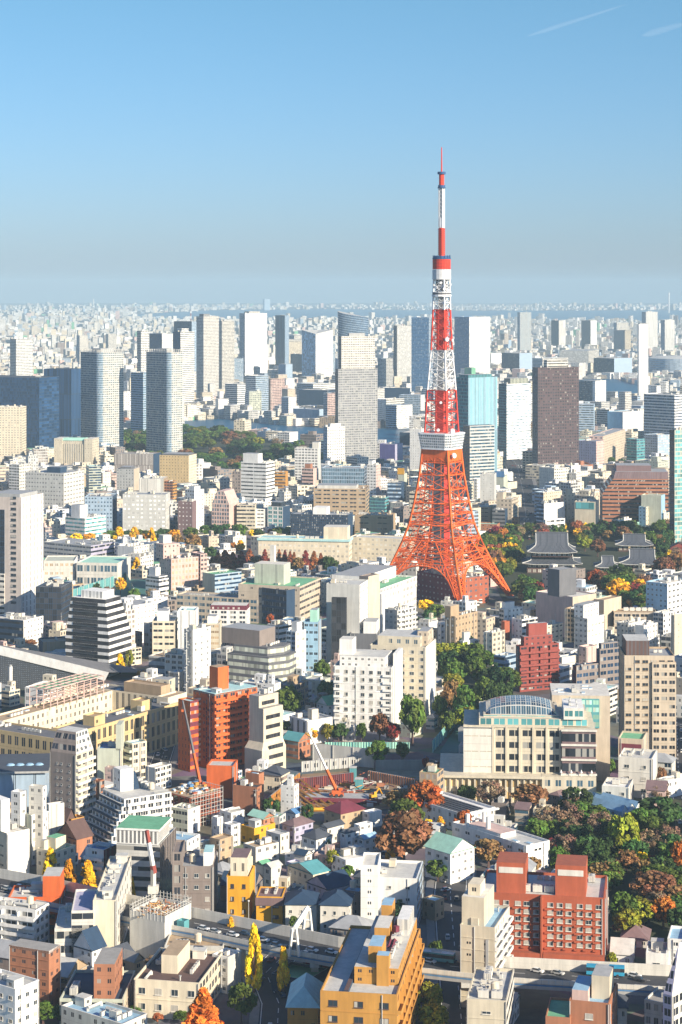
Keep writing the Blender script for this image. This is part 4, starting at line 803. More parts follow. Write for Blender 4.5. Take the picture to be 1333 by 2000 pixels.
# grey office with glass bands and chamfered corner
P=gp(525,1352); a=R(60); root=empty(OB,P,a); tag(root,'dark grey office with pale glass bands, chamfered corner and taupe roof block','office building'); LM.append((510,1300,'the dark grey glass band office')); sc=P.y/F
m=MB(); hh=zat(1284,P.y); d=28;w_=24; pts=[(0,d),(0,0),(w_*.5,-6),(w_,-4),(w_,d)]; 
m.prism(pts,0,hh,'dgrey r sage 2 4.0 1 .55','dgrey'); m.build('wall',root); m=MB(); m.prism([(2,d-3),(2,2),(w_*.5,-3),(w_-2,-1),(w_-2,d-3)],hh,hh+5,'dgrey r sage 2 5 1 .5','dgrey'); m.build('upper_storey',root); m=MB(); m.box(3,8,hh+5,w_-4,d+6,hh+14,'taupe','taupe','roofg'); m.build('penthouse',root); foot(P,a,w_,d,40); clutter(root,3,0,w_-3,8,hh+5,6,rng)
g=B(AB,'apartment building',(522,545,575,1222,1300,50),'lgrey g','white r','off','white stair-fronted block left of the round-windowed slab',n=6)
B(AB,'apartment building',(560,578,598,1234,1318,56),'lblue a navy','white r sage 7 3.6 .5 .5','off','white slab with rounded balconies and black window column',ref='the round balconied slab',ph=[(.3,.2,.8,.8,5,'white')])
B(AB,'apartment building',(594,622,628,1215,1312,72),'skyb g dark 3 4 .7 .35','lblue','lgrey','pale blue narrow office beside the round balconied slab',w_=12,ph=[(.1,.1,.8,.6,7,'mint')])
# hospital-like white complex in front of the tower
g=B('hospital','hospital',(736,744,813,1150,1215,66),'white s','white s dark 2.6 4.2 .42 .5','green','long white slab with rows of tiny windows in front of the lattice tower',ref='the long white slab',w_=66,d=32,n=4,ph=[(.05,.45,.95,1.2,7,'white b','roofg','upper_slab')])
V(g,'front_block',(638,703,720,1142,1302,66),'lgrey b','white s','lgrey',w_=22,n=5)
V(g,'stair_tower',(702,720,743,1126,1275,58),'taupe b','sand v grey 1.6 60 .06 1','taupe',w_=14)
o=V(g,'dark_glazing',(648,676,677,1168,1305,66),'dark c black 3 4 .9 .9','dark','slate',w_=1.5)
V(g,'podium_wing',(740,746,786,1160,1245,62),'white','white k curt 4 5 .5 .45','lgrey')
B(OB,'office building',(684,735,742,1238,1305,80),'dgrey b','dgrey','white','dark grey windowless block with a white roof box',w_=18,ph=[(.1,0,.9,.5,7,'white')],n=0,ref='the dark grey blank block')
B(AB,'apartment building',(752,777,813,1192,1262,50),'lgrey g grey','white a dark 4 3.2 .6 .5','off','white tower block with stacked balconies before the long white slab',ref='the stacked balcony block',n=9,bal='R')
B(OB,'office building',(870,889,933,1204,1292,52),'tan g white 3 4 .3 .3','tan g dark 3.6 4 .32 .34','beige','tan office with small square windows under the lattice tower front leg',ref='the tan office under the tower leg',ph=[(-.02,.4,.35,1,6,'tan','beige')])
B(AB,'apartment building',(855,862,880,1218,1275,45),'white s','white r dark 3 3.4 .6 .4','off','narrow white block left of the tan office under the tower leg')
B('house','house',(812,838,856,1216,1250,56),'white s','white','off','low white house with a flat roof left of the narrow white block')
B('house','house',(812,835,858,1232,1262,50),'sage','off s','mint','low pale house with a bright green roof terrace')
B(AB,'apartment building',(975,985,1022,1190,1262,38),'lgrey a','white s','off','white apartment block with a rust panel, right of the tower leg',ref='the rust panelled white block',ph=[(.1,.2,.6,.8,4,'white')])
V(bpy.data.objects[[o.name for o in C.objects if o.get('label','').startswith('white apartment block with a rust panel')][0]],'rust_panel',(985,986,996,1214,1266,38),'rust','rust','rust',d=1)
B(AB,'apartment building',(1000,1020,1050,1210,1268,42),'white s','white r','off','stepped white house group right of the rust panelled block',n=8)
B(AB,'apartment building',(945,962,987,1236,1305,50),'off s','sand a dark 4 3.1 .5 .5','off','beige slab with a column of balconies behind the grove',n=5,ref='the beige slab')
B(AB,'apartment building',(1052,1068,1100,1222,1282,44),'lgrey s','cream a dark 4 3.3 .5 .3','sage','cream block with rounded corner bands below the concrete museum',ref='the cream banded block')
B('house','house',(1022,1036,1054,1192,1228,48),'off','tan s','pink','small cream house with red roof trim near the museum wall',n=2)
# concrete museum
g=B('museum','museum',(1047,1119,1165,1166,1245,42),'pink b','beige b','off','big blank concrete building with a black box on its roof',ref='the big concrete building',n=4)
V(g,'roof_box',(1070,1093,1126,1113,1166,42),'dgrey b','dgrey v grey 3 60 .05 1','roofg',z0=36)
V(g,'end_tower',(1160,1180,1214,1172,1245,50),'beige','beige','tan')
V(g,'ribbon_wing',(1196,1200,1284,1196,1245,18),'beige r dark','beige r dark 6 4.4 .8 .42','tan',d=16,n=4)
B(AB,'apartment building',(1104,1125,1142,1190,1255,56),'tan a dark','cream s','off','tan apartment slab in front of the concrete museum',ref='the tan slab')
B(AB,'apartment building',(1122,1148,1181,1208,1290,50),'lgrey s','white a sage 4 3.1 .6 .4','white','tall cream white apartments with brown cornice band',ref='the cream white apartments',ph=[(.0,.3,.9,1,8,'white s')],n=4)
B(AB,'apartment building',(1205,1228,1262,1218,1280,48),'lgrey s','white s','off','white house cluster with outside stair right of the museum tower',n=8)
B(AB,'apartment building',(1240,1258,1285,1222,1285,48),'white','white s','off','plain white stepped block left of the cream slab',n=6)
B(AB,'apartment building',(1262,1304,1345,1140,1240,50),'skyb s','white g dark 6 3.7 .5 .36','off','tall white office at the right edge with a blue shaded left wall',ref='the tall white right edge office',n=8)  # left wall's shade is put into its sky blue colour
B(AB,'apartment building',(1276,1296,1320,1198,1250,50),'lgrey a navy','white h','off','grey balconied block below the tall white right edge office')
B(AB,'apartment building',(1316,1318,1350,1202,1300,30),'sand','sand s dark 8 4 .1 .2','off','plain cream slab cut by the right edge',n=2)
g=B(AB,'apartment building',(1008,1016,1092,1262,1352,24),'red a','red a dark 5.5 3.4 .72 .36','rust','brick red apartment block stepping up to a blank top',ref='the brick red apartments',n=0,ph=[(.12,.15,.85,.95,5,'red s'),(.25,.25,.72,.9,12,'red b')],bal='R',rail='red',fh=3.4)
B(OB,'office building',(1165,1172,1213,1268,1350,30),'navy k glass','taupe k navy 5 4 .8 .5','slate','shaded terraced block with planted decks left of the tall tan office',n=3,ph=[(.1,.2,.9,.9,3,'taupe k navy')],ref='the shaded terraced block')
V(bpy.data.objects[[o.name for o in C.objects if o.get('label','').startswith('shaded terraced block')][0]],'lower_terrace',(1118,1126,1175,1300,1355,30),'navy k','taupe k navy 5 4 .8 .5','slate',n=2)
B('house','house',(1085,1098,1136,1284,1312,40),'lgrey','cream v white 1.5 5 .6 .8','skyb','low cream building with a pale blue metal roof behind the red apartments',n=2)
B(AB,'apartment building',(1130,1145,1166,1264,1310,44),'pink s','pink b','off','plain pinkish box right of the pale blue roof',n=1)
g=B(AB,'apartment building',(1210,1220,1318,1280,1482,20),'tan s','beige g dark 4.2 3.85 .7 .42','roofg','tall tan office tower with even window rows at the right',ref='the tall tan office',d=24,n=3,win='R',frame='tan')
w_,d,h,zi=DIM[g.name]; q=MB(); q.box(w_*.04,1,zi,w_*.5,d*.8,h+7,'brown','brown v dgrey 2 60 .3 1','lgrey'); q.build('penthouse',g); q=MB(); q.box(w_*.55,-1.2,0,w_+.6,1,h-3,'beige g dark 4 3.85 .6 .42','beige g dark 3.6 3.85 .7 .42','tan'); q.build('projecting_bay',g)
B(OB,'office building',(965,985,1008,1282,1330,50),'lblue r','lblue r navy','skyb','low blue shaded block with sky blue roof behind the grove',n=3)  # blue walls hold the block's shade in their colour
B(OB,'office building',(898,905,936,1252,1300,30),'white','white h dark','off','small white two-storey office above the grove',n=2,ph=[(.1,.2,.5,.8,5,'off')])
# left middle
P,a,w_,d,h=solve(128,213,258,1172,1322,64); root=empty(OB,P,a); tag(root,'white terraced office with black ribbon glass, stepping down at both sides','office building'); foot(P,a,w_,d,h); LM.append((190,1240,'the white terraced office'))
nf=11; fh=h/nf
for j in range(nf):
    s=max(0,(j-5))*.75; m=MB(); z0=j*fh
    m.prism([(0,d-s),(0,s*.6),(w_-s*2.2,s*.6),(w_-s*2.2,d-s)],z0,z0+fh*.42,['white','white','white','white'],'white'); m.prism([(.2,d-s-.3),(.2,s*.6+.2),(w_-s*2.2-.3,s*.6+.2),(w_-s*2.2-.3,d-s-.3)],z0+fh*.42,z0+fh,['dark r black 9 4 1 .95','dark r black 9 4 1 .95'],'white'); m.box(-.25,d*.25,z0+fh*.05,0.02,d*.82,z0+fh*.42,'dark r black 9 4 1 1','dark'); m.build('storey',root)
m=MB(); m.box(3,d*.2,h,w_*.6,d*.7,h+4,'white v grey','white','white'); m.build('penthouse',root); clutter(root,2,2,w_*.6,d-6,h,8,rng)
B(OB,'office building',(-20,46,85,1212,1272,62),'navy r','white s','off','white office with roof plant and outside stair below the tall left edge office',ref='the white plant-roofed office',n=12)
B(OB,'office building',(76,84,136,1254,1300,20),'navy','tan b','tan','windowless tan box before the white terraced office',d=16,n=2,ref='the windowless tan box')
g=B('pavilion','building',(88,158,182,1282,1308,74),'beige k dark 4 5 .6 .5','beige k','lgrey','low pavilion with a wide pale overhanging roof',w_=26,n=0)
w_,d,h,zi=DIM[g.name]; q=MB(); q.box(-2.5,-2.5,h,w_+2.5,d+2.5,h+.6,'off','off','lgrey',True); q.box(3,3,h+.6,w_-3,d-3,h+1.6,'off','off','off'); q.build('roof_slab',g)
# ---------------- the near part of the town
# dark solar-panelled hall at the left edge
P=gp(192,1348); root=empty('solar_hall',gp(60,1352)); tag(root,'dark low hall clad in small panels with a slanting strip of solar panels','hall building'); LM.append((60,1300,'the solar panelled hall'))
O=root.location; lp=lambda x,y,z: tuple(gp(x,y,z)-O)
A0=gp(-30,1352)-O; A1=gp(192,1336)-O; y0=A0.y
za=zat(1272,gp(-30,1352).y); zb=2.0
m=MB(); m.poly([(A0.x,A0.y,0),(A1.x,A1.y,0),(A1.x,A1.y,zb),(A0.x,A0.y,za)],sty('dark k lblue 1.3 1.5 .22 .22'),[(0,0),(64,0),(64,1),(0,20)]); m.build('wall',root)
m=MB(); b0=Vector((A0.x,A0.y-.3,za)); b1=Vector((A1.x+4,A1.y-.3,zb)); up=Vector((2,3,4.2)); 
m.poly([tuple(b0),tuple(b1),tuple(b1+up),tuple(b0+up)],sty('grey v lblue 5 9 .06 1'),[(0,0),(24,0),(24,1),(0,1)]); m.poly([tuple(b0+up),tuple(b1+up),(b1.x+30,b1.y+34,.2),(b0.x,b0.y+60,.2)],'dgrey'); m.build('solar_roof',root)
foot(gp(-30,1350),R(4),78,20,15)
ch=empty('chimney',gp(21,1365)); tag(ch,'slim white chimney pipe before the solar panelled hall','chimney'); m=MB(); m.cyl((0,0),1.1,0,zat(1302,ch.location.y),'white',12); m.build('shaft',ch); m=MB(); m.cyl((0,0),.8,zat(1302,ch.location.y),zat(1302,ch.location.y)+1,'grey',12); m.build('rim',ch)
# courtyard school/office: yellow-brown wings round a court
P=gp(108,1530); a=R(58); root=empty('courtyard_building',P,a); tag(root,'big ochre courtyard building with dark flat roofs and tall window bays','office building'); LM.append((180,1400,'the ochre courtyard building'))
hc=zat(1446,P.y); fst='gold k dark 4.2 10 .55 .8'
def wing(nm,x0,y0,x1,y1,h,L,Rr,roof='dgrey',base=0.0,n=6):
    m=MB(); m.box(x0,y0,base,x1,y1,h,L,Rr,roof); t=.4
    for (u0,v0,u1,v1) in ((x0,y0,x1,y0+t),(x0,y1-t,x1,y1),(x0,y0+t,x0+t,y1-t),(x1-t,y0+t,x1,y1-t)): m.box(u0,v0,h,u1,v1,h+.8,L.split()[0])
    o=m.build(nm,root); 
    if n: clutter(root,x0+1,y0+1,x1-1,y1-1,h,n,rng,['air_conditioner','air_conditioner','cooling_unit','duct','vent','skylight','box_tank'])
    return o
wing('front_wing',0,0,15,64,hc,'gold k dark 4.2 6 .5 .62','cream k dark 4 6 .5 .6',n=16)
wing('long_wing',15,-2,112,14,hc+.6,'gold g','gold k dark 4.2 6 .5 .7',n=14)
wing('rear_wing',15,46,100,58,hc,'cream g dark 4 4 .5 .5','cream g dark 3.6 4.2 .35 .5','tan',n=8)
wing('end_wing',100,14,112,60,hc+.3,'cream v dark 4 14 .4 1','gold g','dgrey',n=5)
wing('roof_box',68,2,76,9,hc+5,'gold b','gold b','tan',hc+.6,0); wing('roof_box',30,1,38,8,hc+4.6,'gold b','gold s','tan',hc+.6,0); wing('roof_box',88,1,104,8,hc+3.4,'cream b','cream b','tan',hc+.6,0); wing('roof_box',102,16,110,40,hc+5,'tan b','tan','tan',hc+.3,0)
foot(P,a,112,62,hc+8)
m=MB()                                       # open steel frame over the rear roof
for i in range(9):
    for j in range(4):
        x,y=50+i*5.2,45+j*4.6; m.bar((x,y,hc),(x,y,hc+10),.18,'pink')
        if i<8: m.bar((x,y,hc+10),(x+5.2,y,hc+10),.2,'pink'); m.bar((x,y,hc+5),(x+5.2,y,hc+5),.12,'pink'); m.bar((x,y,hc+2.5),(x+5.2,y,hc+2.5),.1,'pink'); m.bar((x,y,hc+7.5),(x+5.2,y,hc+7.5),.1,'pink')
        if j<3: m.bar((x,y,hc+10),(x,y+4.6,hc+10),.2,'pink'); m.bar((x,y,hc+5),(x,y+4.6,hc+5),.12,'pink')
m.build('roof_frame',root); m=MB(); m.poly([(50.5,45.5,hc+9.6),(91,45.5,hc+9.6),(91,58.5,hc+9.6),(50.5,58.5,hc+9.6)],'green'); m.build('frame_cover',root)
# orange-red apartment tower
g=B(AB,'apartment building',(347,420,489,1356,1505,44),'orange s','orange a dark 4.6 3.3 .62 .45','aqua','orange red apartment tower with zigzag stairs and crowded balconies',ref='the orange red apartment tower',n=3,w_=27,d=16,bal='R',rail='orange',fh=3.3,ph=[(.25,.35,.5,.75,11,'orange b','tan','lift_tower'),(.0,.0,1,1,.15,'aqua','aqua','roof_edge')])
w_,d,h,zi=DIM[g.name]
V(g,'left_wing',(347,372,388,1370,1508,44),'orange s dark 2 3.3 .2 .5','burg r orange','aqua',d=9)
q=MB(); n=13
for j in range(n):
    z=2+j*(h-5)/n; zz=(h-5)/n
    q.poly([(-.6,d*.98,z),(-.6,d*.60,z+zz*.55),(-.6,d*.60,z+zz),(-.6,d*.98,z+zz*.5)],'pink'); q.poly([(-.6,d*.98,z),(-2.4,d*.98,z),(-2.4,d*.60,z+zz*.55),(-.6,d*.60,z+zz*.55)],'off'); q.poly([(-2.4,d*.98,z),(-2.4,d*.98,z+zz*.5),(-2.4,d*.6,z+zz),(-2.4,d*.6,z+zz*.55)],'pink')
q.build('outside_stair',g)
for k in range(2):
    for j in range(12):
        for yy in (.15,.38): 
            if k==0: link('slit_window',winmesh(.7,1.9,0,'burg'),g,(-.02,d*yy,3+j*(h-6)/12),-math.pi/2)
# white slanting office beside it
P,a,w_,d,h=solve(487,515,553,1362,1515,48); root=empty(OB,P,a); tag(root,'off white office with a kinked profile and dark ribbon windows, beside the orange red tower','office building'); foot(P,a,w_,d,h); LM.append((520,1430,'the kinked white office'))
m=MB(); h1=h*.42; h2=h*.85
m.prism([(-3,d),(-3,-2),(w_,-2),(w_,d)],0,h1*.8,'sand b','sand'); m.prism([(-3,d),(-3,-2),(w_,-2),(w_,d)],h1*.8,h1,'sand b','sand',[(0,d),(0,0),(w_,0),(w_,d)]); m.prism([(0,d),(0,0),(w_,0),(w_,d)],h1,h2,'sand b','concrete'); m.prism([(0,d),(0,3),(w_,3),(w_,d)],h2,h,'sand b','concrete'); m.build('wall',root)
for j in range(6):
    z=3+j*h*.125; yy=-2.03 if z<h1*.8 else -.03
    q=MB(); q.box(w_*.12,yy-.05,z,w_*.85,yy,z+1.9,'dark k grey .9 2 .7 .9','dark k black .8 2 .85 .9','dark'); q.build('ribbon_window',root)
q=MB(); q.box(w_*.15,2.9,h2+1,w_*.8,3.05,h2+2.8,'dark k','dark k black .8 2 .85 .9'); q.build('ribbon_window',root); clutter(root,1,4,w_-1,d-1,h,4,rng)
# grey-brown tower with a glazed mansard
g=B(AB,'apartment building',(98,149,183,1474,1632,62),'taupe b','sand a dark 4.2 3 .6 .5','lgrey','taupe apartment tower with slanted grey glazed top',ref='the taupe tower with slanted top',n=4,bal='R',rail='off',fh=3.0,kit=['air_conditioner','vent'],par=.5)
w_,d,h,zi=DIM[g.name]; q=MB(); q.prism([(0.05,d-.05),(0.05,0.05),(w_-.05,0.05),(w_-.05,d-.05)],h,h+8.5,['taupe k dark 4 4 .8 .5','lgrey g','taupe','taupe'],'lgrey',[(3.5,d-1),(3.5,2.5),(w_-1,2.5),(w_-1,d-1)]); q.build('mansard',g)
for j in range(10):
    for f in (.25,.55,.72): link('vent_window',winmesh(.8,.9,0,'grey'),g,(-.02,d*f,2.4+j*3.05*(h-4)/31),-math.pi/2)
# blue-grey hall at left
g=B('sports_hall','sports hall',(-30,88,97,1508,1575,74),'lblue v dark 9 14 .12 1','lblue v dark 6 14 .15 1','lblue','pale blue grey hall with a flat overhanging roof and skylight bumps',ref='the blue grey hall',w_=30,n=0)
w_,d,h,zi=DIM[g.name]; q=MB(); q.box(-1.8,-1.8,h,w_+1.8,d+1.8,h+.9,'grey','grey','slate',True); q.build('roof_slab',g)
for i in range(4): q=MB(); q.cyl((w_*.35,d*(.12+.16*i)),2.0,h+.9,h+1.5,'skyb',12,1.2); q.build('skylight',g)
# cream cluster behind
B(AB,'apartment building',(190,236,245,1462,1530,76),'sage b','cream','blue','blank pale green block with a blue roof and thin stair tower',w_=14,n=1,ph=[(.0,-.02,.7,.2,11,'sage b','sage','stair_tower')],ref='the blank pale green block')
B(AB,'apartment building',(244,258,287,1452,1525,40),'sage r','cream a dark 3.4 3.2 .6 .5','skyb','cream apartment block with dark balcony recesses beside the blank pale green block',n=3,bal='L',rail='sage')
B('house','house',(205,222,230,1500,1540,66),'pink s','white s','green','white stair-topped house with a bright green roof patch',n=1)
B('house','house',(285,303,335,1500,1545,50),'off','white a','off','white terrace house below the shaded street',n=2)
B(AB,'apartment building',(183,196,203,1525,1600,60),'brick s','brick a','roofg','narrow red brown block wedged behind the stepped white apartments',n=1)
# stepped white apartment house
P,a,w_,d,h=solve(180,248,335,1560,1655,33); d=26; root=empty(AB,P,a); tag(root,'long white stepped apartment house with dark banded terraces','apartment building'); foot(P,a,w_,d,h); LM.append((255,1600,'the stepped white apartments'))
nf=7; fh=h/nf
for j in range(nf):
    s=j*1.15; m=MB(); m.box(-8+s,0,j*fh,w_,d-2*j*.5,(j+1)*fh-.02,'white a dark 3.4 2.8 .6 .6','white a dark 3.6 2.8 .62 .6','lgrey'); m.build('storey',root)
    q=MB(); q.box(-9.6+s,-.2,j*fh-.1,-8.2+s,d-j,j*fh+1.1,'navy','navy','lgrey',True); q.build('terrace',root)
    if j: balconies(root,(0,0),(w_,0),j*fh-fh,j*fh+fh,fh,1.4,'white')
q=MB(); q.box(3,d*.45,h,9,d*.7,h+9,'white s','white','white'); q.build('stair_tower',root); q=MB(); q.prism([(9,d*.45),(12,d*.45),(12,d*.7),(9,d*.7)],h,h+7.5,'navy','navy',[(9,d*.45),(10,d*.45),(10,d*.7),(9,d*.7)]); q.build('tank_screen',root)
q=MB()
for i in range(26): x=13+i*(w_-14)/26; q.bar((x,.4,h),(x,.4,h+1.3),.05,'lgrey'); q.bar((x,.4,h+1.2),(x+(w_-14)/26,.4,h+1.2),.05,'lgrey')
q.build('railing',root); clutter(root,12,3,w_-2,d-4,h,8,rng)
B(AB,'apartment building',(332,367,391,1582,1632,58),'sage r dark 3 3.3 .9 .4','white s dark 6 3.5 .15 .3','off','small white block with dark ribbon side left of the scaffolded building',ref='the small white ribbon block',n=2)
# orange-red box and the brick box
g=B('windowless_hall','building',(404,456,465,1496,1560,74),'orange b','orange b','lgrey','windowless orange red box with a grey roof before the orange red tower',w_=12,n=0,ref='the windowless orange red box')
V(g,'brick_block',(455,503,516,1538,1590,66),'brick b','brick s','asph',n=2); V(g,'rear_block',(480,506,516,1512,1575,60),'brick b','brick','asph',n=1)
# left edge and bottom left
B(AB,'apartment building',(-25,14,58,1628,1722,42),'sand s dark 9 4 .3 .2','white b','off','white corner tower at the left edge with a taller stair block',ref='the white left edge tower',ph=[(.0,.3,.4,1,12,'white b','white','stair_tower')],n=5)
g=B(OB,'office building',(48,61,96,1592,1690,44),'sage b','white g dark 3 3.5 .42 .45','off','white office with rows of dark windows right of the white left edge tower',win='R',ref='the dark windowed white office',n=6)
V(g,'column_tower',(92,96,126,1572,1665,30),'off','off v lgrey 2 30 .3 1','white',n=3); V(g,'roof_tower',(22,40,53,1548,1690,60),'white s','white s','white'); V(g,'roof_tower',(57,84,91,1537,1690,70),'off s','white s','off')
house('house','house',(113,150,181,1640,1680,46),'brick s','brown','brown steep-roofed house with slanted roof window','gx',6,ref='the brown steep-roofed house')
house('house','house',(112,130,148,1606,1660,50),'brown s','brown','tall dark brown house behind the brown steep-roofed one','gy',5)
B('house','house',(72,108,148,1664,1722,56),'cream s','cream s','green','cream block with bright green roof patches behind the yellow trees',ref='the green patched cream block',ph=[(.3,.3,.8,.8,4,'cream','green'),(.1,.7,.3,.9,3,'cream')],n=2)
B('house','house',(126,140,165,1600,1660,40),'ochre a','ochre b','tan','ochre block with a cylindrical water tank, below the taupe tower',n=2,kit=['water_tank'])
B(AB,'apartment building',(167,203,229,1660,1748,62),'white s dark 7 3.6 .25 .3','burg v mauve 3 30 .4 1','blue','white house block with blue roof and burgundy striped side',ref='the blue roofed white block',n=1,bal='L',rail='white')
# rounded white office with green roof garden
g=B(OB,'office building',(228,313,345,1650,1768,74),'lgrey r dark 20 4 1 .42','taupe v','lgrey','curved grey office with dark window bands and a green roof garden',ref='the curved grey office',w_=24,n=1)
w_,d,h,zi=DIM[g.name]; q=MB(); q.box(-.3,d*.05,h-.2,w_*.7,d,h+5,'white v dark 1.6 9 .5 .9','white v dark 1.6 9 .5 .9','green'); q.build('top_storey',g)
q=MB(); q.box(-.6,d*.0,h+5,w_*.72,d,h+5.8,'white','white','green'); q.build('roof_garden',g)
B(AB,'apartment building',(312,366,391,1642,1715,66),'white g dark 5 5 .6 .4','white s','skyb','white block with a glazed roof deck and pinkish wall patch',ref='the white roof deck block',n=3)
g=B(AB,'apartment building',(352,416,424,1692,1795,75),'taupe g skyb 4.4 4 .42 .36','taupe','roofg','taupe apartment tower with pale square windows, centre left',ref='the taupe windowed tower',w_=20,win='L',frame='lgrey',n=4,ph=[(.1,.02,.6,.3,4.5,'white','aqua')])
V(g,'left_wing',(337,356,362,1664,1795,72),'taupe k dark 4 4 .6 .6','taupe','taupe',w_=16,n=1)
g=B(AB,'apartment building',(443,488,498,1712,1798,74),'yellow g dark 5 4.4 .3 .34','yellow b','tan','bright yellow apartment house with small square windows',ref='the bright yellow house',w_=14,win='L',frame='brown',n=1)
w_,d,h,zi=DIM[g.name]; q=MB(); q.box(1,d*.12,zi,w_-1,d*.85,h+6.5,'cream g dark 4 5 .3 .4','cream s','mauve'); q.build('upper_storey',g)
g=B('house','house',(501,552,559,1752,1806,74),'yellow g dark 5 4 .45 .3','yellow s','mauve','yellow house with dark brown roof band and bay windows',ref='the yellow house with bay windows',w_=12,win='L',frame='brown',n=3,kit=['air_conditioner'])
w_,d,h,zi=DIM[g.name]; q=MB(); q.box(-.35,-.3,h-3.2,w_+.3,d+.3,h-.4,'mauve','mauve'); q.build('roof_band',g)
# twin white houses with navy roofs
for s,lb in (((558,619,622,1767,1818,78),'white house with navy roof, left of a pair by the expressway'),((626,682,690,1769,1826,78),'white house with navy roof, right of a pair by the expressway')):
    house('house','house',s,'off g dark 4 4.5 .3 .3','navy',lb,'hip',3,w_=13,ref='the '+lb.split(' of')[0].replace('white','white').split(',')[0]+' pair' if 'left' in lb else None,win='L')
# white apartment block with air conditioners
g=B(AB,'apartment building',(706,815,827,1716,1818,82),'white g dark 7 3.7 .22 .26 .75','lblue a','lgrey','broad white apartment block with small windows and a flat bluish roof',ref='the broad white block',w_=22,win='L',frame='lgrey',n=5)
V(g,'stair_tower',(705,739,744,1690,1818,82),'white s dark 5 3.7 .2 .25','white','off',w_=16)
# white tower with long windows, and the lower one in front
g=B(AT,'apartment tower',(899,967,997,1812,1975,76),'sand s dark 5 4 .25 .2','off a sage 4 3.4 .6 .5','skyb','slim off-white tower with a stair head, right of centre at the bottom',ref='the slim off-white tower',w_=23,n=4,bal='R',rail='white',fh=3.3)
w_,d,h,zi=DIM[g.name]; q=MB(); q.box(2,d*.35,zi,w_*.75,d*.99,h+8.5,'sand','sand','off'); q.build('stair_tower',g); q=MB(); q.box(4,d*.5,h+8.5,w_*.5,d*.85,h+12,'cream s','cream','cream'); q.build('water_tank',g); q=MB(); q.box(-.25,d*.18,3,.0,d*.26,h-4,'grey','grey'); q.build('recess_strip',g)
g=B(OB,'office building',(911,990,1005,1955,2085,80),'sand g sage 8 4.6 .22 .2','off r','lgrey','off-white block at the bottom edge, roof crowded with plant',ref='the crowded roof block',w_=28,win='L',frame='off',n=16)
# red brick hotel
g=B('hotel','hotel',(937,1181,1186,1754,1895,86),'rust g','rust','lgrey','broad red brick hotel with pale paired windows and two roof blocks',ref='the red brick hotel',w_=26,n=8)
w_,d,h,zi=DIM[g.name]; COL['rbrick']=(.42,.10,.045)
for o in list(g.children):
    if o.name.startswith('wall'): bpy.data.objects.remove(o)
m=MB(); t=.4
m.wall((0,0),(w_,0),0,h,'rbrick s'); m.wall((w_,d),(0,d),0,h,'rbrick s'); m.wall((0,d),(0,0),0,h,'rbrick'); m.wall((w_,0),(w_,d),0,h,'rbrick')
for (x0,y0,x1,y1) in ((0,0,w_,t),(0,d-t,w_,d),(0,t,t,d-t),(w_-t,t,w_,d-t)): m.poly([(x0,y0,h),(x1,y0,h),(x1,y1,h),(x0,y1,h)],'rbrick')
for p,q in (((w_-t,t),(t,t)),((t,d-t),(w_-t,d-t)),((t,t),(t,d-t)),((w_-t,d-t),(w_-t,t))): m.wall(p,q,zi,h,'rbrick')
m.build('wall',g)
for f0,f1 in ((.15,.395),(.635,.87)):
    q=MB(); q.box(3,d*f0,zi,16,d*f1,h+9.5,'rbrick','rbrick','rust'); q.build('roof_block',g); q=MB(); q.box(2.85,d*(f0+.02),h+6,3,d*(f1-.02),h+8,'off','off'); q.build('pale_panel',g)
cols=[.04,.10,.16,.245,.305,.36,.41,.475,.535,.595] 
ys=[d*f for f in (.045,.125,.195,.285,.355,.43,.545,.62,.69,.785,.865,.94)]
fhh=(h-8)/6.2
for j in range(6):
    for i,y in enumerate(ys):
        z=7.2+j*fhh; me=winmesh(2.0,1.5,[2,1,1,1,0,1,2][(i*3+j*5)%7],'off'); link('window',me,g,(-.02,y,z),-math.pi/2)
sill=MB(); sill.box(-.5,-.7,-.5,.0,.7,0,'rbrick','rbrick','rbrick',True); SL=sill.mesh('window_ledge')
for j in range(6):
    for y in ys: link('window_ledge',SL,g,(0,y+1.3,6.6+j*fhh))
q=MB(); q.box(-2.6,d*.49,0,0,d*.505,h,'rbrick','rbrick'); q.build('pier',g)
q=MB(); q.box(-2.5,0,2.6,0,d*.485,5.2,'rbrick','rbrick','rust',True); q.build('canopy',g); q=MB(); q.box(-2.5,d*.51,2.6,0,d*.99,5.2,'rbrick','rbrick','rust',True); q.build('canopy',g)
# brick house at the bottom right
g=B(AB,'apartment building',(1112,1190,1206,1960,2090,76),'brick s skyb 9 5 .2 .3','brick s skyb 6 5 .25 .3','skyb','brown brick house with a pale roof block and a planted terrace',ref='the brown brick house',w_=18,n=2,ph=[(.3,.05,.85,.5,6,'sand b','grey'),(.1,.55,.8,.95,2.5,'pink','skyb')],win='L',frame='off')
V(g,'low_wing',(1066,1114,1122,1988,2090,74),'brick b','brick','green',w_=16)
q=MB(); 
g=B(AT,'apartment tower',(1297,1313,1350,1945,2110,50),'lav k dark 3.4 3.3 .7 .6','off a dark 4 3.3 .8 .6','white','white apartment tower with slanted upper side at the bottom right corner',ref='the slanted corner tower',n=2,w_=24)
w_,d,h,zi=DIM[g.name]; q=MB(); q.prism([(0.05,d-.05),(0.05,.05),(w_-.05,.05),(w_-.05,d-.05)],h,h+13,['lav k dark 3.4 3.3 .7 .6','off'],'off',[(7.5,d-1),(7.5,2),(w_-1,2),(w_-1,d-1)]); q.build('sloped_top',g)
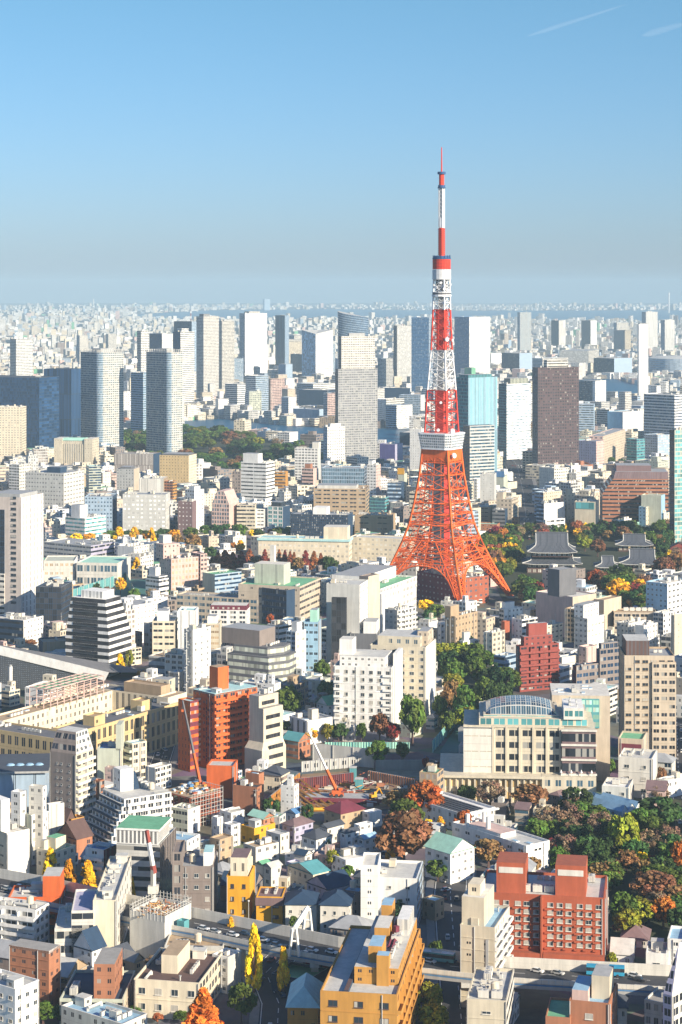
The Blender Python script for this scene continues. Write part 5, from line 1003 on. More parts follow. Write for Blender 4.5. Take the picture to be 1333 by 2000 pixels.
# houses right of the hotel
B('house','house',(1262,1303,1306,1863,1905,80),'white s dark 5 3.6 .35 .3','white','off','white two-storey house by the expressway, nearest the slanted corner tower',w_=12,n=2,win='L',ref='the white expressway house')
B('house','house',(1304,1335,1342,1835,1900,80),'white s dark 5 3.6 .35 .3','white','skyb','white house with a pale blue upper wall at the right edge',w_=14,n=1)
house('house','house',(1194,1236,1240,1866,1890,78),'white s','lgrey','grey tin-roofed house right of the red brick hotel','gy',4,w_=10)
house('house','house',(1214,1266,1270,1836,1852,80),'off s','mauve','low house with a brown pyramid roof under the big green tree','hip',3.5,w_=11)
# mint roofed hall
house('school','school',(831,880,927,1668,1728,42),'white s','mint','white two-storey hall with a pale mint gabled roof','gy',4.5,ref='the mint gabled hall',Lw='lav g dark 4 4 .4 .35',win='L')
# white complex among the trees
g=B('school','school',(865,905,968,1590,1628,38),'white s','white s','white','white villa with louvred flat roof among the autumn trees',ref='the louvred white villa',n=0,d=34)
w_,d,h,zi=DIM[g.name]
for i in range(6): q=MB(); q.box(2+i*(w_-5)/6,3,zi+.02,3.0+i*(w_-5)/6,d-3,zi+.5,'slate','slate','slate'); q.build('roof_louvre',g)
q=MB(); q.box(-1,-1.2,h-1,w_+1.2,0,h-.3,'white','white','white',True); q.build('roof_edge',g)
g=B('school','school',(958,1028,1074,1652,1705,38),'white s dark 6 5 .4 .2','white s dark 9 5 .3 .15','lgrey','white school building with grey terraces and slim chimneys among the trees',ref='the white school with chimneys',n=5,d=44,ph=[(.05,.35,.7,.8,1.2,'white','pink','terrace')])
w_,d,h,zi=DIM[g.name]
for x,y,hh in ((.15,.55,7),(.6,.75,6),(.05,.8,6)): q=MB(); q.cyl((w_*x,d*y),.9,zi,zi+hh,'white',10); q.build('chimney',g)
V(g,'low_wing',(925,960,1010,1640,1672,38),'white s','white','skyb',d=18,n=2)
# hotel-like white pair with the flat roofs
g=B(AB,'apartment building',(652,766,781,1304,1430,78),'white g dark 4.6 3.75 .46 .5','white b','roofg','white residential block with nine rows of square windows, nearer of the pair',ref='the nearer white pair block',w_=24,n=8,win='L',frame='off',ph=[(.2,.70,.6,.93,13,'white b','off'),(.05,.12,.9,.9,5,'white s','lgrey')])
w_,d,h,zi=DIM[g.name]; balconies(g,(0,d*.155),(0,d*.005),6,h-1,3.75,.9,'white'); balconies(g,(0,d*.995),(0,d*.88),2,h-1,3.75,.9,'white'); q=MB(); q.box(w_*.3,-1.6,0,w_+.6,.6,h+6,'white b','white b','white'); q.build('stair_tower',g)
g=B(AB,'apartment building',(723,832,852,1264,1412,76),'sand g glass 4.9 3.75 .5 .5','white b','roofg','off-white residential block with square windows, taller of the pair behind',ref='the taller off-white pair block',w_=26,n=6,win='L',frame='off',ph=[(.1,.12,.9,.88,4.6,'sand g glass 5 5 .4 .4','lgrey'),(.3,.02,.8,.2,7,'beige s')])
# small headquarters building with porch
g=B('embassy','building',(566,600,650,1408,1455,36),'white v dark 5 9 .3 .8','white b','roofg','small white stone pavilion with a brown roof deck and deep porch',ref='the white stone pavilion',n=3,ph=[(.4,.3,.65,.55,4,'cream')])
house('house','house',(619,640,660,1378,1412,40),'white s','green','white gabled hall with a green metal roof left of the white pair','gx',4,ref='the green gabled hall')
fl=empty('flagpole',gp(614,1400)); tag(fl,'flagpole with a small white flag before the green gabled hall','flagpole'); m=MB(); m.bar((0,0,0),(0,0,13),.12,'white',.07); m.build('pole',fl); m=MB(); m.poly([(0,0,12.6),(-.2,-.1,9.4),(-1.4,-.3,9.0),(-1.0,-.2,12.2)],'lav'); m.poly([(0,.02,12.6),(-1.0,-.18,12.2),(-1.4,-.28,9.0),(-.2,-.08,9.4)],'lav'); m.build('flag',fl)
# school with the glass dome
P=gp(1165,1572); a=R(86); root=empty('school',P,a); tag(root,'large cream school complex with a blue glass barrel dome and terraces','school'); LM.append((1060,1470,'the glass domed school'))
Ld=59; Wd=46
def vol(nm,x0,y0,z0,x1,y1,z1,L,Rr=None,top=None,n=0,kit=None):
    m=MB(); m.box(x0,y0,z0,x1,y1,z1,L,Rr or L,top); o=m.build(nm,root)
    if n: clutter(root,x0,y0,x1,y1,z1,n,rng,kit)
vol('base',0,0,0,Wd,24,13,'sand g glass 4.8 6 .5 .45','sand g glass 5 6 .5 .45'); vol('base',1.5,24,0,Wd,70,11.8,'cream k gold 4.8 5.6 .7 .6','sand r glass'); vol('terrace_slab',-.6,24,11.8,6,70.5,12.9,'sand b')
vol('classroom_block',6,15,11.8,Wd,45,34.6,'sand k dark 6.1 5.6 .84 .5','sand k dark'); vol('blank_wing',5.6,45,11.8,Wd,59,33.8,'off k sand 6.4 7.4 .9 .06','sand b','sand'); vol('glass_block',3,0,13,Wd,15,34.2,'mauve r dark 3 7 1 .55','mauve r dark 3 7 1 .55','sand')
for z in (13,20,27,33.9): vol('floor_band',2.4,-.5,z,3.2,15.4,z+.9,'off b')
for i in range(6): vol('column',5.4,15.2+i*6,11.8,6,16.2+i*6,35.2,'sand b')
vol('glazed_storey',10,3,34.6,Wd,52,38.0,'sand k teal 6.2 3.6 .8 .86','sand k teal 5 3.6 .8 .8','sand'); vol('parapet',5.6,14,34.6,6,59,35.5,'sand b'); vol('dome_plinth',13,16,38,43,50,39,'sand r teal','sand','sand')
m=MB(); gx=[-1+2*i/14 for i in range(15)]; gy=[-1+2*i/8 for i in range(9)]
dz=lambda u,v: 39+5*max(0,1-u*u)**.5*max(0,1-v**4)**.6
for i in range(14):
    for k in range(8):
        q=[(gy[k],gx[i]),(gy[k],gx[i+1]),(gy[k+1],gx[i+1]),(gy[k+1],gx[i])]; m.poly([(28+14*v,33-16*u,dz(u,v)) for v,u in q][::-1],sty('lgrey k glass 2 2 .86 .86'),[(i,k),(i+1,k),(i+1,k+1),(i,k+1)])
m.build('glass_dome',root); root.scale=(1,1,.94)
vol('roof_pavilion',9,5,38,30,14,43.5,'off k teal 5 6 .8 .5','white b','white',5,['air_conditioner','vent']); vol('rear_block',44,-9,0,72,18,42,'beige b','beige s glass 6 5 .7 .5','off',9,['skylight','cooling_unit']); vol('glazed_front',43.4,-4,26,43.98,12,40.5,'teal k mint','teal k mint')
for i in range(16): vol('column',.4,26+i*2.75,0,1.45,26.7+i*2.75,11.8,'sand b')
foot(P+Vector((10,0,0)),a,74,70,40)
for i in range(4): q=MB(); q.cyl((1.5,2+i*4.5),.12,13,14.6,'white',6); q.cyl((1.5,2+i*4.5),.6,14.6,16,'white',8,.1); q.build('parasol',root)
# small planted annex below the tall tan office
g=B(OB,'office building',(1208,1256,1264,1444,1510,74),'beige b','beige','green','low tan annex with roof lawn and maroon front, below the tall tan office',w_=16,n=0,ref='the lawn roofed annex')
w_,d,h,zi=DIM[g.name]; q=MB(); q.box(-.15,d*.06,2,0,d*.94,h-2.5,'burg','burg'); q.build('maroon_front',g)
B('house','house',(1176,1228,1238,1538,1582,74),'off g dark 5 4.4 .4 .4','off','white','cream two-storey villa with dark windows below the lawn roofed annex',w_=16,win='L',n=3,ref='the cream villa')
B('house','house',(1208,1274,1284,1482,1560,72),'off g dark 9 5 .3 .3','off','lgrey','pale three-storey villa behind the cream villa',w_=18,win='L',n=7,kit=['air_conditioner'])
house('house','house',(1263,1300,1305,1545,1580,76),'pink s','mauve','pink house with a brown roof near the right lane','gy',3,w_=11)
g=B('house','house',(1150,1215,1262,1586,1612,40),'skyb s','white s','skyb','white building with blue ridged glass roofs beside the green trees',n=0,ref='the blue ridged roof building',d=38)
w_,d,h,zi=DIM[g.name]
for i in range(3): q=MB(); roof_gable(q,2+i*w_*.3,2,2+i*w_*.3+w_*.26,d*.6,zi+.2,2.6,'skyb',.3,'y','white'); q.build('ridged_roof',g)
clutter(g,2,d*.62,w_-2,d-2,zi,6,rng,['air_conditioner','vent'])
# bottom left corner
g=B(AB,'apartment building',(-40,30,77,1932,2060,54),'white g dark 4 3.7 .4 .35','white g dark 4 3.7 .45 .4','lgrey','white apartment house with sloped top floor at the bottom left corner',ref='the white corner apartment house',n=8,win='LR',frame='off',d=24)
B(AB,'apartment building',(18,96,118,1858,1972,66),'brick s','brick s','concrete','tan brick house with white roof edge and a stepped front',ref='the tan brick house',n=4,kit=['vent','air_conditioner'],ph=[(0,.0,1,1,.05,'white','concrete','roof_edge')])
B(AB,'apartment building',(-25,70,96,1778,1862,68),'white r dark 6 4 .6 .4','white g','lgrey','white terraced apartment house with rooftop dishes, left edge',ref='the white terraced house',n=14,bal='L',rail='white')
g=B(AB,'apartment building',(16,119,129,1752,1825,76),'orange g dark 7 4 .35 .35','orange b','lgrey','vivid orange house with a square tower block',ref='the vivid orange house',w_=14,win='L',frame='brown',n=4,ph=[(.1,.02,.9,.35,7,'orange b','lgrey','stair_tower')])
g=B(OB,'office building',(182,227,257,1758,1890,72),'cream b','off g dark 6 5 .4 .4','lgrey','big cream slab with a blank front and roof plant',ref='the blank cream slab',w_=52,n=16)
V(g,'ribbon_wing',(107,183,190,1812,1895,72),'off r dark 3 4.2 .98 .5','off','off',w_=24,n=4); V(g,'upper_ribbon_wing',(140,183,190,1778,1895,72),'off r dark 3 4.2 .98 .5','off','lav',w_=24); V(g,'rear_tower',(205,228,257,1730,1890,72),'cream b','off s','green',w_=20,z0=0) if False else None
# building being wrecked behind grey sheets
g=B('construction_site','building',(254,322,374,1790,1885,62),'lgrey v grey 2 60 .06 1','lgrey v grey 2 60 .06 1','tan','half-demolished building wrapped in silver grey sheeting, open top full of timber',ref='the sheeted demolition site',n=0,par=2.6)
w_,d,h,zi=DIM[g.name]; rr=random.Random(5); q=MB()
for i in range(170): x,y=rr.uniform(2,w_-2),rr.uniform(2,d-2); t=rr.uniform(0,3.1); l=rr.uniform(1,4); q.bar((x,y,zi+rr.uniform(.2,2.6)),(x+l*math.cos(t),y+l*math.sin(t),zi+rr.uniform(.2,2.6)),.16,rr.choice(['ochre','tan','lgrey','brick','cream']))
q.build('timber_heap',g); q=MB()
for f0,f1 in (((0,0),(w_,0)),((w_,0),(w_,d)),((0,d),(w_,d)),((0,0),(0,d))):
    n=10
    for i in range(n+1):
        x=f0[0]+(f1[0]-f0[0])*i/n; y=f0[1]+(f1[1]-f0[1])*i/n; q.bar((x,y,h-2),(x,y,h+2.5),.07,'lgrey')
    for zz in (h+.6,h+1.8): q.bar((*f0,zz),(*f1,zz),.06,'lgrey')
q.build('scaffold',g)
V(g,'low_sheeting',(322,436,446,1848,1905,74),'lgrey v grey 2 60 .06 1','off v grey 2 60 .06 1','tan',w_=16,n=4); V(g,'chute',(350,360,366,1800,1880,60),'teal','teal','teal')
B(OB,'office building',(415,446,472,1870,1942,58),'white s','lgrey b','off','white block with a plain metal roof before the sheeted demolition site',ref='the metal roofed white block',n=2)
B(AB,'apartment building',(262,390,437,1920,1995,72),'cream g dark 5.4 4.2 .42 .42','cream a dark 4 4.2 .7 .5','brown','cream apartment house with brown flat roof and paired windows',ref='the cream brown-roofed house',n=8,win='L',frame='off',w_=30,ph=[(.3,.45,.8,.7,5,'cream b','tan')])
B(AB,'apartment building',(117,240,265,1952,2005,70),'sage r','beige s','navy','low house with a dark roof deck and a tan brick stair block',ref='the tan stair block house',n=4,w_=26,ph=[(.1,.15,.7,.48,10,'brick s','concrete','stair_block')])
B('house','house',(120,240,300,2000,2050,66),'off s','off s','skyb','flat-roofed pale house cut by the bottom edge',n=8,w_=11)
P=gp(160,1925); 
house('house','house',(144,180,206,1858,1912,52),'white s','navy','white modern house with dark slanted roof and tall glass slit','gx',6,ref='the slant-roofed white house')
house('house','house',(206,236,262,1872,1915,52),'off s','slate','grey slate-roofed house behind the tan stair block','gx',3)
house('house','house',(236,262,280,1880,1920,50),'tan s','concrete','low brown house with a terrace left of the cream brown-roofed one','gy',2.5)
# big ochre building at the bottom
g=B('hotel','hotel',(626,776,822,1943,2110,82),'ochre g dark 7.5 4.4 .36 .4','ochre a dark 6 4.4 .5 .4','lgrey','large ochre building with a long roof full of plant at the bottom edge',ref='the large ochre building',w_=60,n=6,win='L',frame='brown',bal='R',rail='ochre',fh=4.4)
w_,d,h,zi=DIM[g.name]
for (x0,y0,x1,y1,hh,s_,rf) in ((10,.04,58,.62,5,'ochre s','lgrey'),(14,.28,24,.46,10,'ochre b','skyb'),(9,.16,13,.32,9,'ochre b','skyb'),(34,.3,46,.5,9,'ochre b','off'),(40,.06,54,.22,10,'off v grey','white'),(50,.35,58,.5,11,'ochre b','skyb')):
    q=MB(); q.box(x0,d*y0,zi,x1,d*y1,zi+hh,s_,s_,rf); q.build('roof_storey',g)
q=MB(); q.bar((24,d*.2,zi+6),(48,d*.22,zi+6.4),.5,'burg'); q.bar((26,d*.26,zi+6),(50,d*.27,zi+6.4),.4,'burg'); q.bar((24,d*.2,zi+6),(24,d*.2,zi+5),.5,'burg'); q.bar((36,d*.21,zi+6),(36,d*.21,zi+9.2),.7,'burg'); q.build('red_pipes',g)
clutter(g,14,d*.05,56,d*.3,zi+5,16,rng)
q=MB(); q.box(1,d*.64,zi,56,d*.70,zi+1,'navy','navy','brown'); q.build('roof_edge',g)
# teal roofed ochre house and teal roofed dark one
house('house','house',(562,622,630,1968,2040,76),'ochre s','aqua','ochre house with a turquoise hipped roof beside the large ochre building','hip',5,w_=20,ref='the turquoise roofed house')
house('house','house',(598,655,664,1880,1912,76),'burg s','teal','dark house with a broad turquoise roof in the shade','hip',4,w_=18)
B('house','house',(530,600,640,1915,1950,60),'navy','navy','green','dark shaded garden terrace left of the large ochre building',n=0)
# row of small houses in the middle
HS=[((560,578,598,1590,1612,50),'white s','blue','gx','white house with a bright blue gabled roof by the excavation'),
((486,515,536,1600,1640,46),'brick s','mint','gy','brick gabled house with pale green roof'),
((430,452,478,1588,1625,44),'white s','lgrey','flat','white stepped house with a grey metal roof left of the brick gabled house'),
((415,425,436,1597,1640,44),'white s','off','flat','thin white stair house left of the grey metal roof'),
((470,497,538,1618,1650,46),'yellow s','lgrey','flat','orange and red walled house with flat grey roof'),
((436,452,470,1612,1655,44),'white','lgrey','flat','white cube house right of the thin stair house'),
((520,548,566,1630,1668,46),'off','lgrey','flat','grey white house with parking roof'),
((476,500,545,1655,1690,40),'off','tan','flat','round-cornered white house with roof tanks'),
((410,430,456,1640,1700,50),'tan s','tan','flat','tan L-shaped house with chimney stack'),
((446,470,494,1680,1712,50),'cream s','mauve','flat','cream upper house with mauve roof behind the bright yellow one'),
((500,514,528,1690,1730,45),'off s','green','gx','pale house with a bright green roof slope'),
((515,530,550,1695,1735,45),'off s','lgrey','gx','pale gabled house right of the green roof slope'),
((562,612,643,1708,1748,40),'cream s','teal','gx','cream house with a large turquoise roof and roof window'),
((552,575,612,1615,1645,46),'lav s','mauve','hip','lavender house with a dark mauve roof'),
((590,618,648,1640,1675,46),'white s','slate','hip','house with dark slate hipped roof in the shaded lane'),
((625,640,672,1618,1650,44),'off s','slate','gx','long low house with a slate roof'),
((665,676,702,1628,1668,40),'white s','slate','gx','white gabled house with small dark windows near the rust coloured tree'),
((692,702,728,1612,1655,40),'white','white','flat','white cube house with a stair turret near the rust coloured tree'),
((698,712,738,1640,1668,40),'white s','skyb','gx','white house with pale blue roof beside the rust coloured tree'),
((648,676,735,1680,1712,34),'white s','white','flat','broad white flat-roofed house behind the broad white block'),
((560,582,600,1690,1720,40),'lav s','lgrey','flat','blue shaded low house left of the turquoise roof'),
((634,666,712,1590,1622,40),'tan s','burg','hip','long house with a maroon roof on the excavation edge'),
((708,722,746,1588,1618,40),'white','white','flat','white wedge house right of the maroon roof'),
((600,640,690,1738,1772,40),'lav s','navy','gx','wide house with navy roof above the pair of white houses'),
((668,702,716,1742,1790,66),'taupe s','skyb','flat','brown house with pale roof left of the broad white block'),
((826,850,868,1760,1800,50),'tan s','skyb','flat','low tan house with a pale mint roof right of the broad white block'),
((300,330,345,1572,1590,60),'white','white','flat','tiny white roof house behind the stepped white apartments'),
((1285,1305,1345,1525,1560,40),'white s','white','flat','white house cut by the right edge near the lane'),
((1185,1207,1228,1620,1640,50),'off s','slate','hip','dark roofed garden house in the park trees'),
((1075,1092,1110,1555,1578,50),'taupe s','mauve','hip','small round brown roofed hut under the glass domed school')]
for s,wl,rc,k,lb in HS:
    if k=='flat': B('house','house',s,wl+'' if ' ' in wl else wl+' s',wl if ' ' in wl else wl+' s',rc,lb,n=3,par=.6,d=min(16,solve(*s)[3]),w_=min(20,solve(*s)[2]))
    else: house('house','house',s,wl,rc,lb,k,None,w_=min(18,solve(*s)[2]),d=min(16,solve(*s)[3]))
# ---------------- excavation with its crane
EXC.append([(560,1500),(640,1470),(850,1520),(830,1590),(620,1600),(530,1580)]); EXC.append([(310,1520),(430,1510),(430,1610),(330,1600)])
sheet('excavation_floor',[(575,1585),(590,1512),(700,1505),(835,1532),(835,1572),(700,1586)],.3,simple('dug_soil',(.26,.17,.10),.95,0,.45,.25),False)
def posted(name,label,p0,p1,h,st,post,cat='wall',n=24,th=.6,ph=None):
    A=gp(*p0);B_=gp(*p1); dv=B_-A; root=empty(name,A,math.atan2(dv.y,dv.x)); tag(root,label,cat); l=dv.length; m=MB(); m.box(0,0,0,l,th,h,st,st,'concrete'); m.build('panel',root); m=MB()
    for i in range(n+1): x=l*i/n; m.box(x-.18,-.35,0,x+.18,-.003,ph or h,post,post,post)
    m.build('posts',root); return root
posted('retaining_wall','dark rusty sheet-pile wall at the back of the excavation',(578,1545),(690,1532),5.5,'dbrown v rust 1.2 40 .4 1','burg',n=30)
posted('retaining_wall','brown timber-lagged wall with pale coping along the right of the excavation',(720,1524),(835,1545),4.5,'taupe v off 1.6 40 .25 1','brick',n=26)
posted('retaining_wall','ochre braced wall along the left of the excavation',(525,1585),(585,1535),6,'ochre v rust 2 40 .4 1','ochre',n=16)
posted('hoarding','pale site hoarding above the excavation',(590,1508),(700,1498),5,'grey k dark 5 6 .4 .4','off',n=12)
posted('retaining_wall','long pale grey retaining wall under the white pair',(612,1488),(730,1500),9,'lgrey b','lgrey',n=3)
posted('retaining_wall','brown earth bank wall left of the glass domed school',(735,1505),(850,1505),5,'concrete b','concrete',n=2)
posted('fence','green mesh fence on the retaining wall before the white pair',(636,1462),(800,1462),3.2,'teal v mint 1.2 8 .5 1','mint','fence',30,.1)
posted('fence','green netting fence beside the tennis court',(845,1470),(905,1400),6,'teal v mint 2 12 .3 1','mint','fence',12,.1)
posted('fence','tall green netting fence round the school sports ground',(140,1176),(246,1140),9,'teal v mint 3 40 .15 1','off','fence',10,.1)
posted('fence','teal netting fence right of the tall one behind the white terraced office',(246,1140),(262,1172),9,'teal v mint 3 40 .15 1','off','fence',6,.1)
sheet('tennis_court',[(858,1470),(905,1400),(928,1402),(905,1470)],.3,simple('court_green',(.05,.16,.15),.8,0,.2,.4))
m=MB(); P=gp(568,1570); root=empty('steel_bracing',P); tag(root,'orange steel struts bracing the excavation edge','bracing')
for i in range(9):
    a_=gp(530+i*7,1583-i*5); b_=gp(560+i*13,1590-i*1); a_.z=5;b_.z=.5; m.bar(a_-P,b_-P,.35,'ochre')
m.bar(gp(575,1582,1)-P,gp(690,1580,1)-P,.6,'yellow'); m.build('struts',root)
EXC.append([(590,1450),(905,1455),(862,1525),(700,1510),(590,1500)])
sheet('earth_bank',[(735,1505),(860,1500),(850,1535),(740,1522)],.3,simple('bank_soil',(.30,.26,.19),.95,0,.35,.3),False)
rr=random.Random(8); q=MB()
for i in range(150):
    v=gp(rr.uniform(585,835),rr.uniform(1522,1578)); s_=rr.uniform(.4,1.6); q.box(v.x,v.y,.3,v.x+s_*rr.uniform(1,3),v.y+s_,.3+s_*rr.uniform(.4,1.2),rr.choice(['rust','rust','burg','tan','sand','lgrey','concrete','brick','ochre','off']))
for i in range(70):
    v=gp(rr.uniform(585,835),rr.uniform(1522,1578)); t=rr.uniform(0,3.1); l=rr.uniform(3,9); z=rr.uniform(.6,3); q.bar((v.x,v.y,z),(v.x+l*math.cos(t),v.y+l*math.sin(t),z+rr.uniform(-.2,.6)),.16,rr.choice(['rust','burg','ochre','brick','lgrey']))
tag(q.build('building_debris'),'scattered steel, timber and rubble on the excavation floor',kind='stuff')
for x,y,w2,h2,c_,lb in ((690,1528,3,7,'teal','turquoise sheeted scaffold tower, taller of two in the excavation'),(702,1542,3.4,5,'teal','turquoise sheeted scaffold block, lower of two in the excavation'),(640,1500,9,4,'off','white two-window site office above the excavation'),(835,1548,10,3,'off','long white site container at the right end of the excavation'),(812,1550,4,3,'lblue','pale blue site container beside the long white one')):
    o=empty('site_cabin' if c_!='teal' else 'scaffold_tower',gp(x,y),R(-5)); tag(o,lb,'site cabin' if c_!='teal' else 'scaffold'); q=MB(); q.box(-w2/2,-1.6,.1,w2/2,1.6,h2,c_+' s' if c_!='teal' else 'teal v aqua 1 30 .1 1'); q.build('wall',o); q=MB(); q.box(-w2/2-.2,-1.8,h2,w2/2+.2,1.8,h2+.2,'lgrey'); q.build('roof',o)
o=empty('excavator',gp(730,1560,2.8),R(30)); tag(o,'small yellow excavator on the working platform','excavator'); q=MB(); q.box(-1.6,-1.3,0,1.6,-.7,.8,'black'); q.box(-1.6,.7,0,1.6,1.3,.8,'black'); q.build('tracks',o); q=MB(); q.box(-1.7,-1.1,.9,1.2,1.1,2.0,'yellow'); q.build('body',o); q=MB(); q.box(-.2,-.95,2.02,1.1,.2,3.3,'glass','yellow'); q.build('cab',o); q=MB(); q.bar((1.0,.5,1.6),(3.2,.5,4.2),.25,'yellow'); q.bar((3.2,.5,4.2),(4.8,.5,1.4),.2,'yellow'); q.box(4.4,.1,.5,5.3,.9,1.4,'dgrey'); q.build('arm',o)
m=MB(); P=gp(700,1572); root=empty('work_deck',P,R(-6)); tag(root,'steel working platform across the excavation, red edge beam','platform'); m.box(-24,0,2.2,34,9,2.8,'lgrey','burg','grey',True); m.build('deck',root); m=MB(); m.box(-24,-.6,1,34,-.02,2.6,'burg','burg'); m.build('edge_beam',root)
def boom_crane(label,px,py,tip,c1,c2,z0=0,frac=.35,s=1.0):
    P=gp(px,py,z0); root=empty('mobile_crane',P); tag(root,label,'crane'); T_=Vector(((tip[0]-CX)/F*P.y,P.y,zat(tip[1],P.y)))-P
    m=MB(); m.box(-3.2*s,-1.4*s,.6*s,3.2*s,1.4*s,1.5*s,c1,c1); m.build('carrier',root); m=MB(); m.box(-2.2*s,-1.5*s,1.55*s,2.0*s,1.5*s,3.0*s,c1,c1); m.build('body',root); m=MB(); m.box(.9*s,-1.6*s,3.05*s,2.6*s,-.3*s,4.4*s,'glass',c1); m.build('cab',root)
    for x in (-2.2,0,2.2):
        for y in (-1.45,1.45): q=MB(); q.cyl((0,0),.75*s,-.25,.25,'black',12); o=q.build('wheel',root,(x*s,y*s,.75*s)); o.rotation_euler=(R(90),0,0)
    b0=Vector((0,0,2.6*s)); m=MB(); m.bar(b0,b0.lerp(T_,frac),.62*s,c1,.5*s); m.build('boom',root); m=MB(); m.bar(b0.lerp(T_,frac),T_,.45*s,c2,.28*s); m.build('boom_extension',root); m=MB(); m.bar(T_,T_+Vector((0,0,-4)),.06,'dgrey'); m.box(T_.x-.5,T_.y-.4,T_.z-5,T_.x+.5,T_.y+.4,T_.z-4,c1); m.build('hook',root); return root
boom_crane('orange mobile crane with a white boom in the excavation',658,1556,(603,1428),'orange','white',2.8,.36)
boom_crane('orange crane with a dark thin boom on the half-built frame',392,1545,(357,1368),'orange','dgrey',7,.38)
# half-built frame left of the brick box
P,a,w_,d,h=solve(318,372,432,1560,1618,46); root=empty('construction_site',P,a); tag(root,'half-built steel frame with grey scaffolding and a cluttered deck','construction site'); foot(P,a,w_,d,h); LM.append((380,1570,'the half-built frame')); m=MB(); d=min(d,24); w_=min(w_,26)
for i in range(7):
    for j in range(6):
        x,y=w_*i/6,d*j/5; m.bar((x,y,0),(x,y,h),.25,'rust')
        for z in (h*.33,h*.66,h): 
            if i<6: m.bar((x,y,z),(x+w_/6,y,z),.2,'rust')
            if j<5: m.bar((x,y,z),(x,y+d/5,z),.2,'rust')
m.build('steel_frame',root); m=MB(); m.box(0,0,h,w_,d,h+.4,'concrete','concrete','tan',True); m.build('deck',root); m=MB(); rr=random.Random(3)
for i in range(60): x,y=rr.uniform(1,w_-1),rr.uniform(1,d-1); s_=rr.uniform(.4,1.5); m.box(x,y,h+.4,x+s_*1.5,y+s_,h+.5+s_*.8,rr.choice(['ochre','yellow','skyb','tan','lgrey','rust','blue','white']))
tag(m.build('debris',root),kind='stuff'); m=MB()
for i in range(12):
    x=w_*i/11; m.bar((x,-1.2,0),(x,-1.2,h+2),.08,'lgrey')
    m.bar((w_+1.2,d*i/11,0),(w_+1.2,d*i/11,h+2),.08,'lgrey')
for z in np.arange(1.8,h+2,1.8): m.bar((0,-1.2,z),(w_,-1.2,z),.07,'lgrey'); m.bar((w_+1.2,0,z),(w_+1.2,d,z),.07,'lgrey')
m.build('scaffold',root)
# red and white tower crane
P=gp(300,1800); root=empty('tower_crane',P); tag(root,'slim tower crane with white mast and red tipped jib','crane'); m=MB(); hm=zat(1700,P.y)
m.cyl((0,0),.9,0,hm-8,'lgrey',10); m.build('mast',root); m=MB(); m.box(-1.8,-1.8,hm-8,1.8,1.8,hm-5.5,'off','off'); m.bar((0,0,hm-5.5),(0,0,hm+1),.7,'lgrey'); m.build('slewing_unit',root); tip=Vector(((287-CX)/F*P.y,P.y,zat(1622,P.y)))-P
m=MB(); s0=Vector((.3,0,hm-1)); m.bar(s0,s0.lerp(tip,.18),.75,'red'); m.build('jib_foot',root); m=MB(); m.bar(s0.lerp(tip,.18),s0.lerp(tip,.72),.6,'white'); m.build('jib',root); m=MB(); m.bar(s0.lerp(tip,.72),tip,.6,'red'); m.build('jib_tip',root)
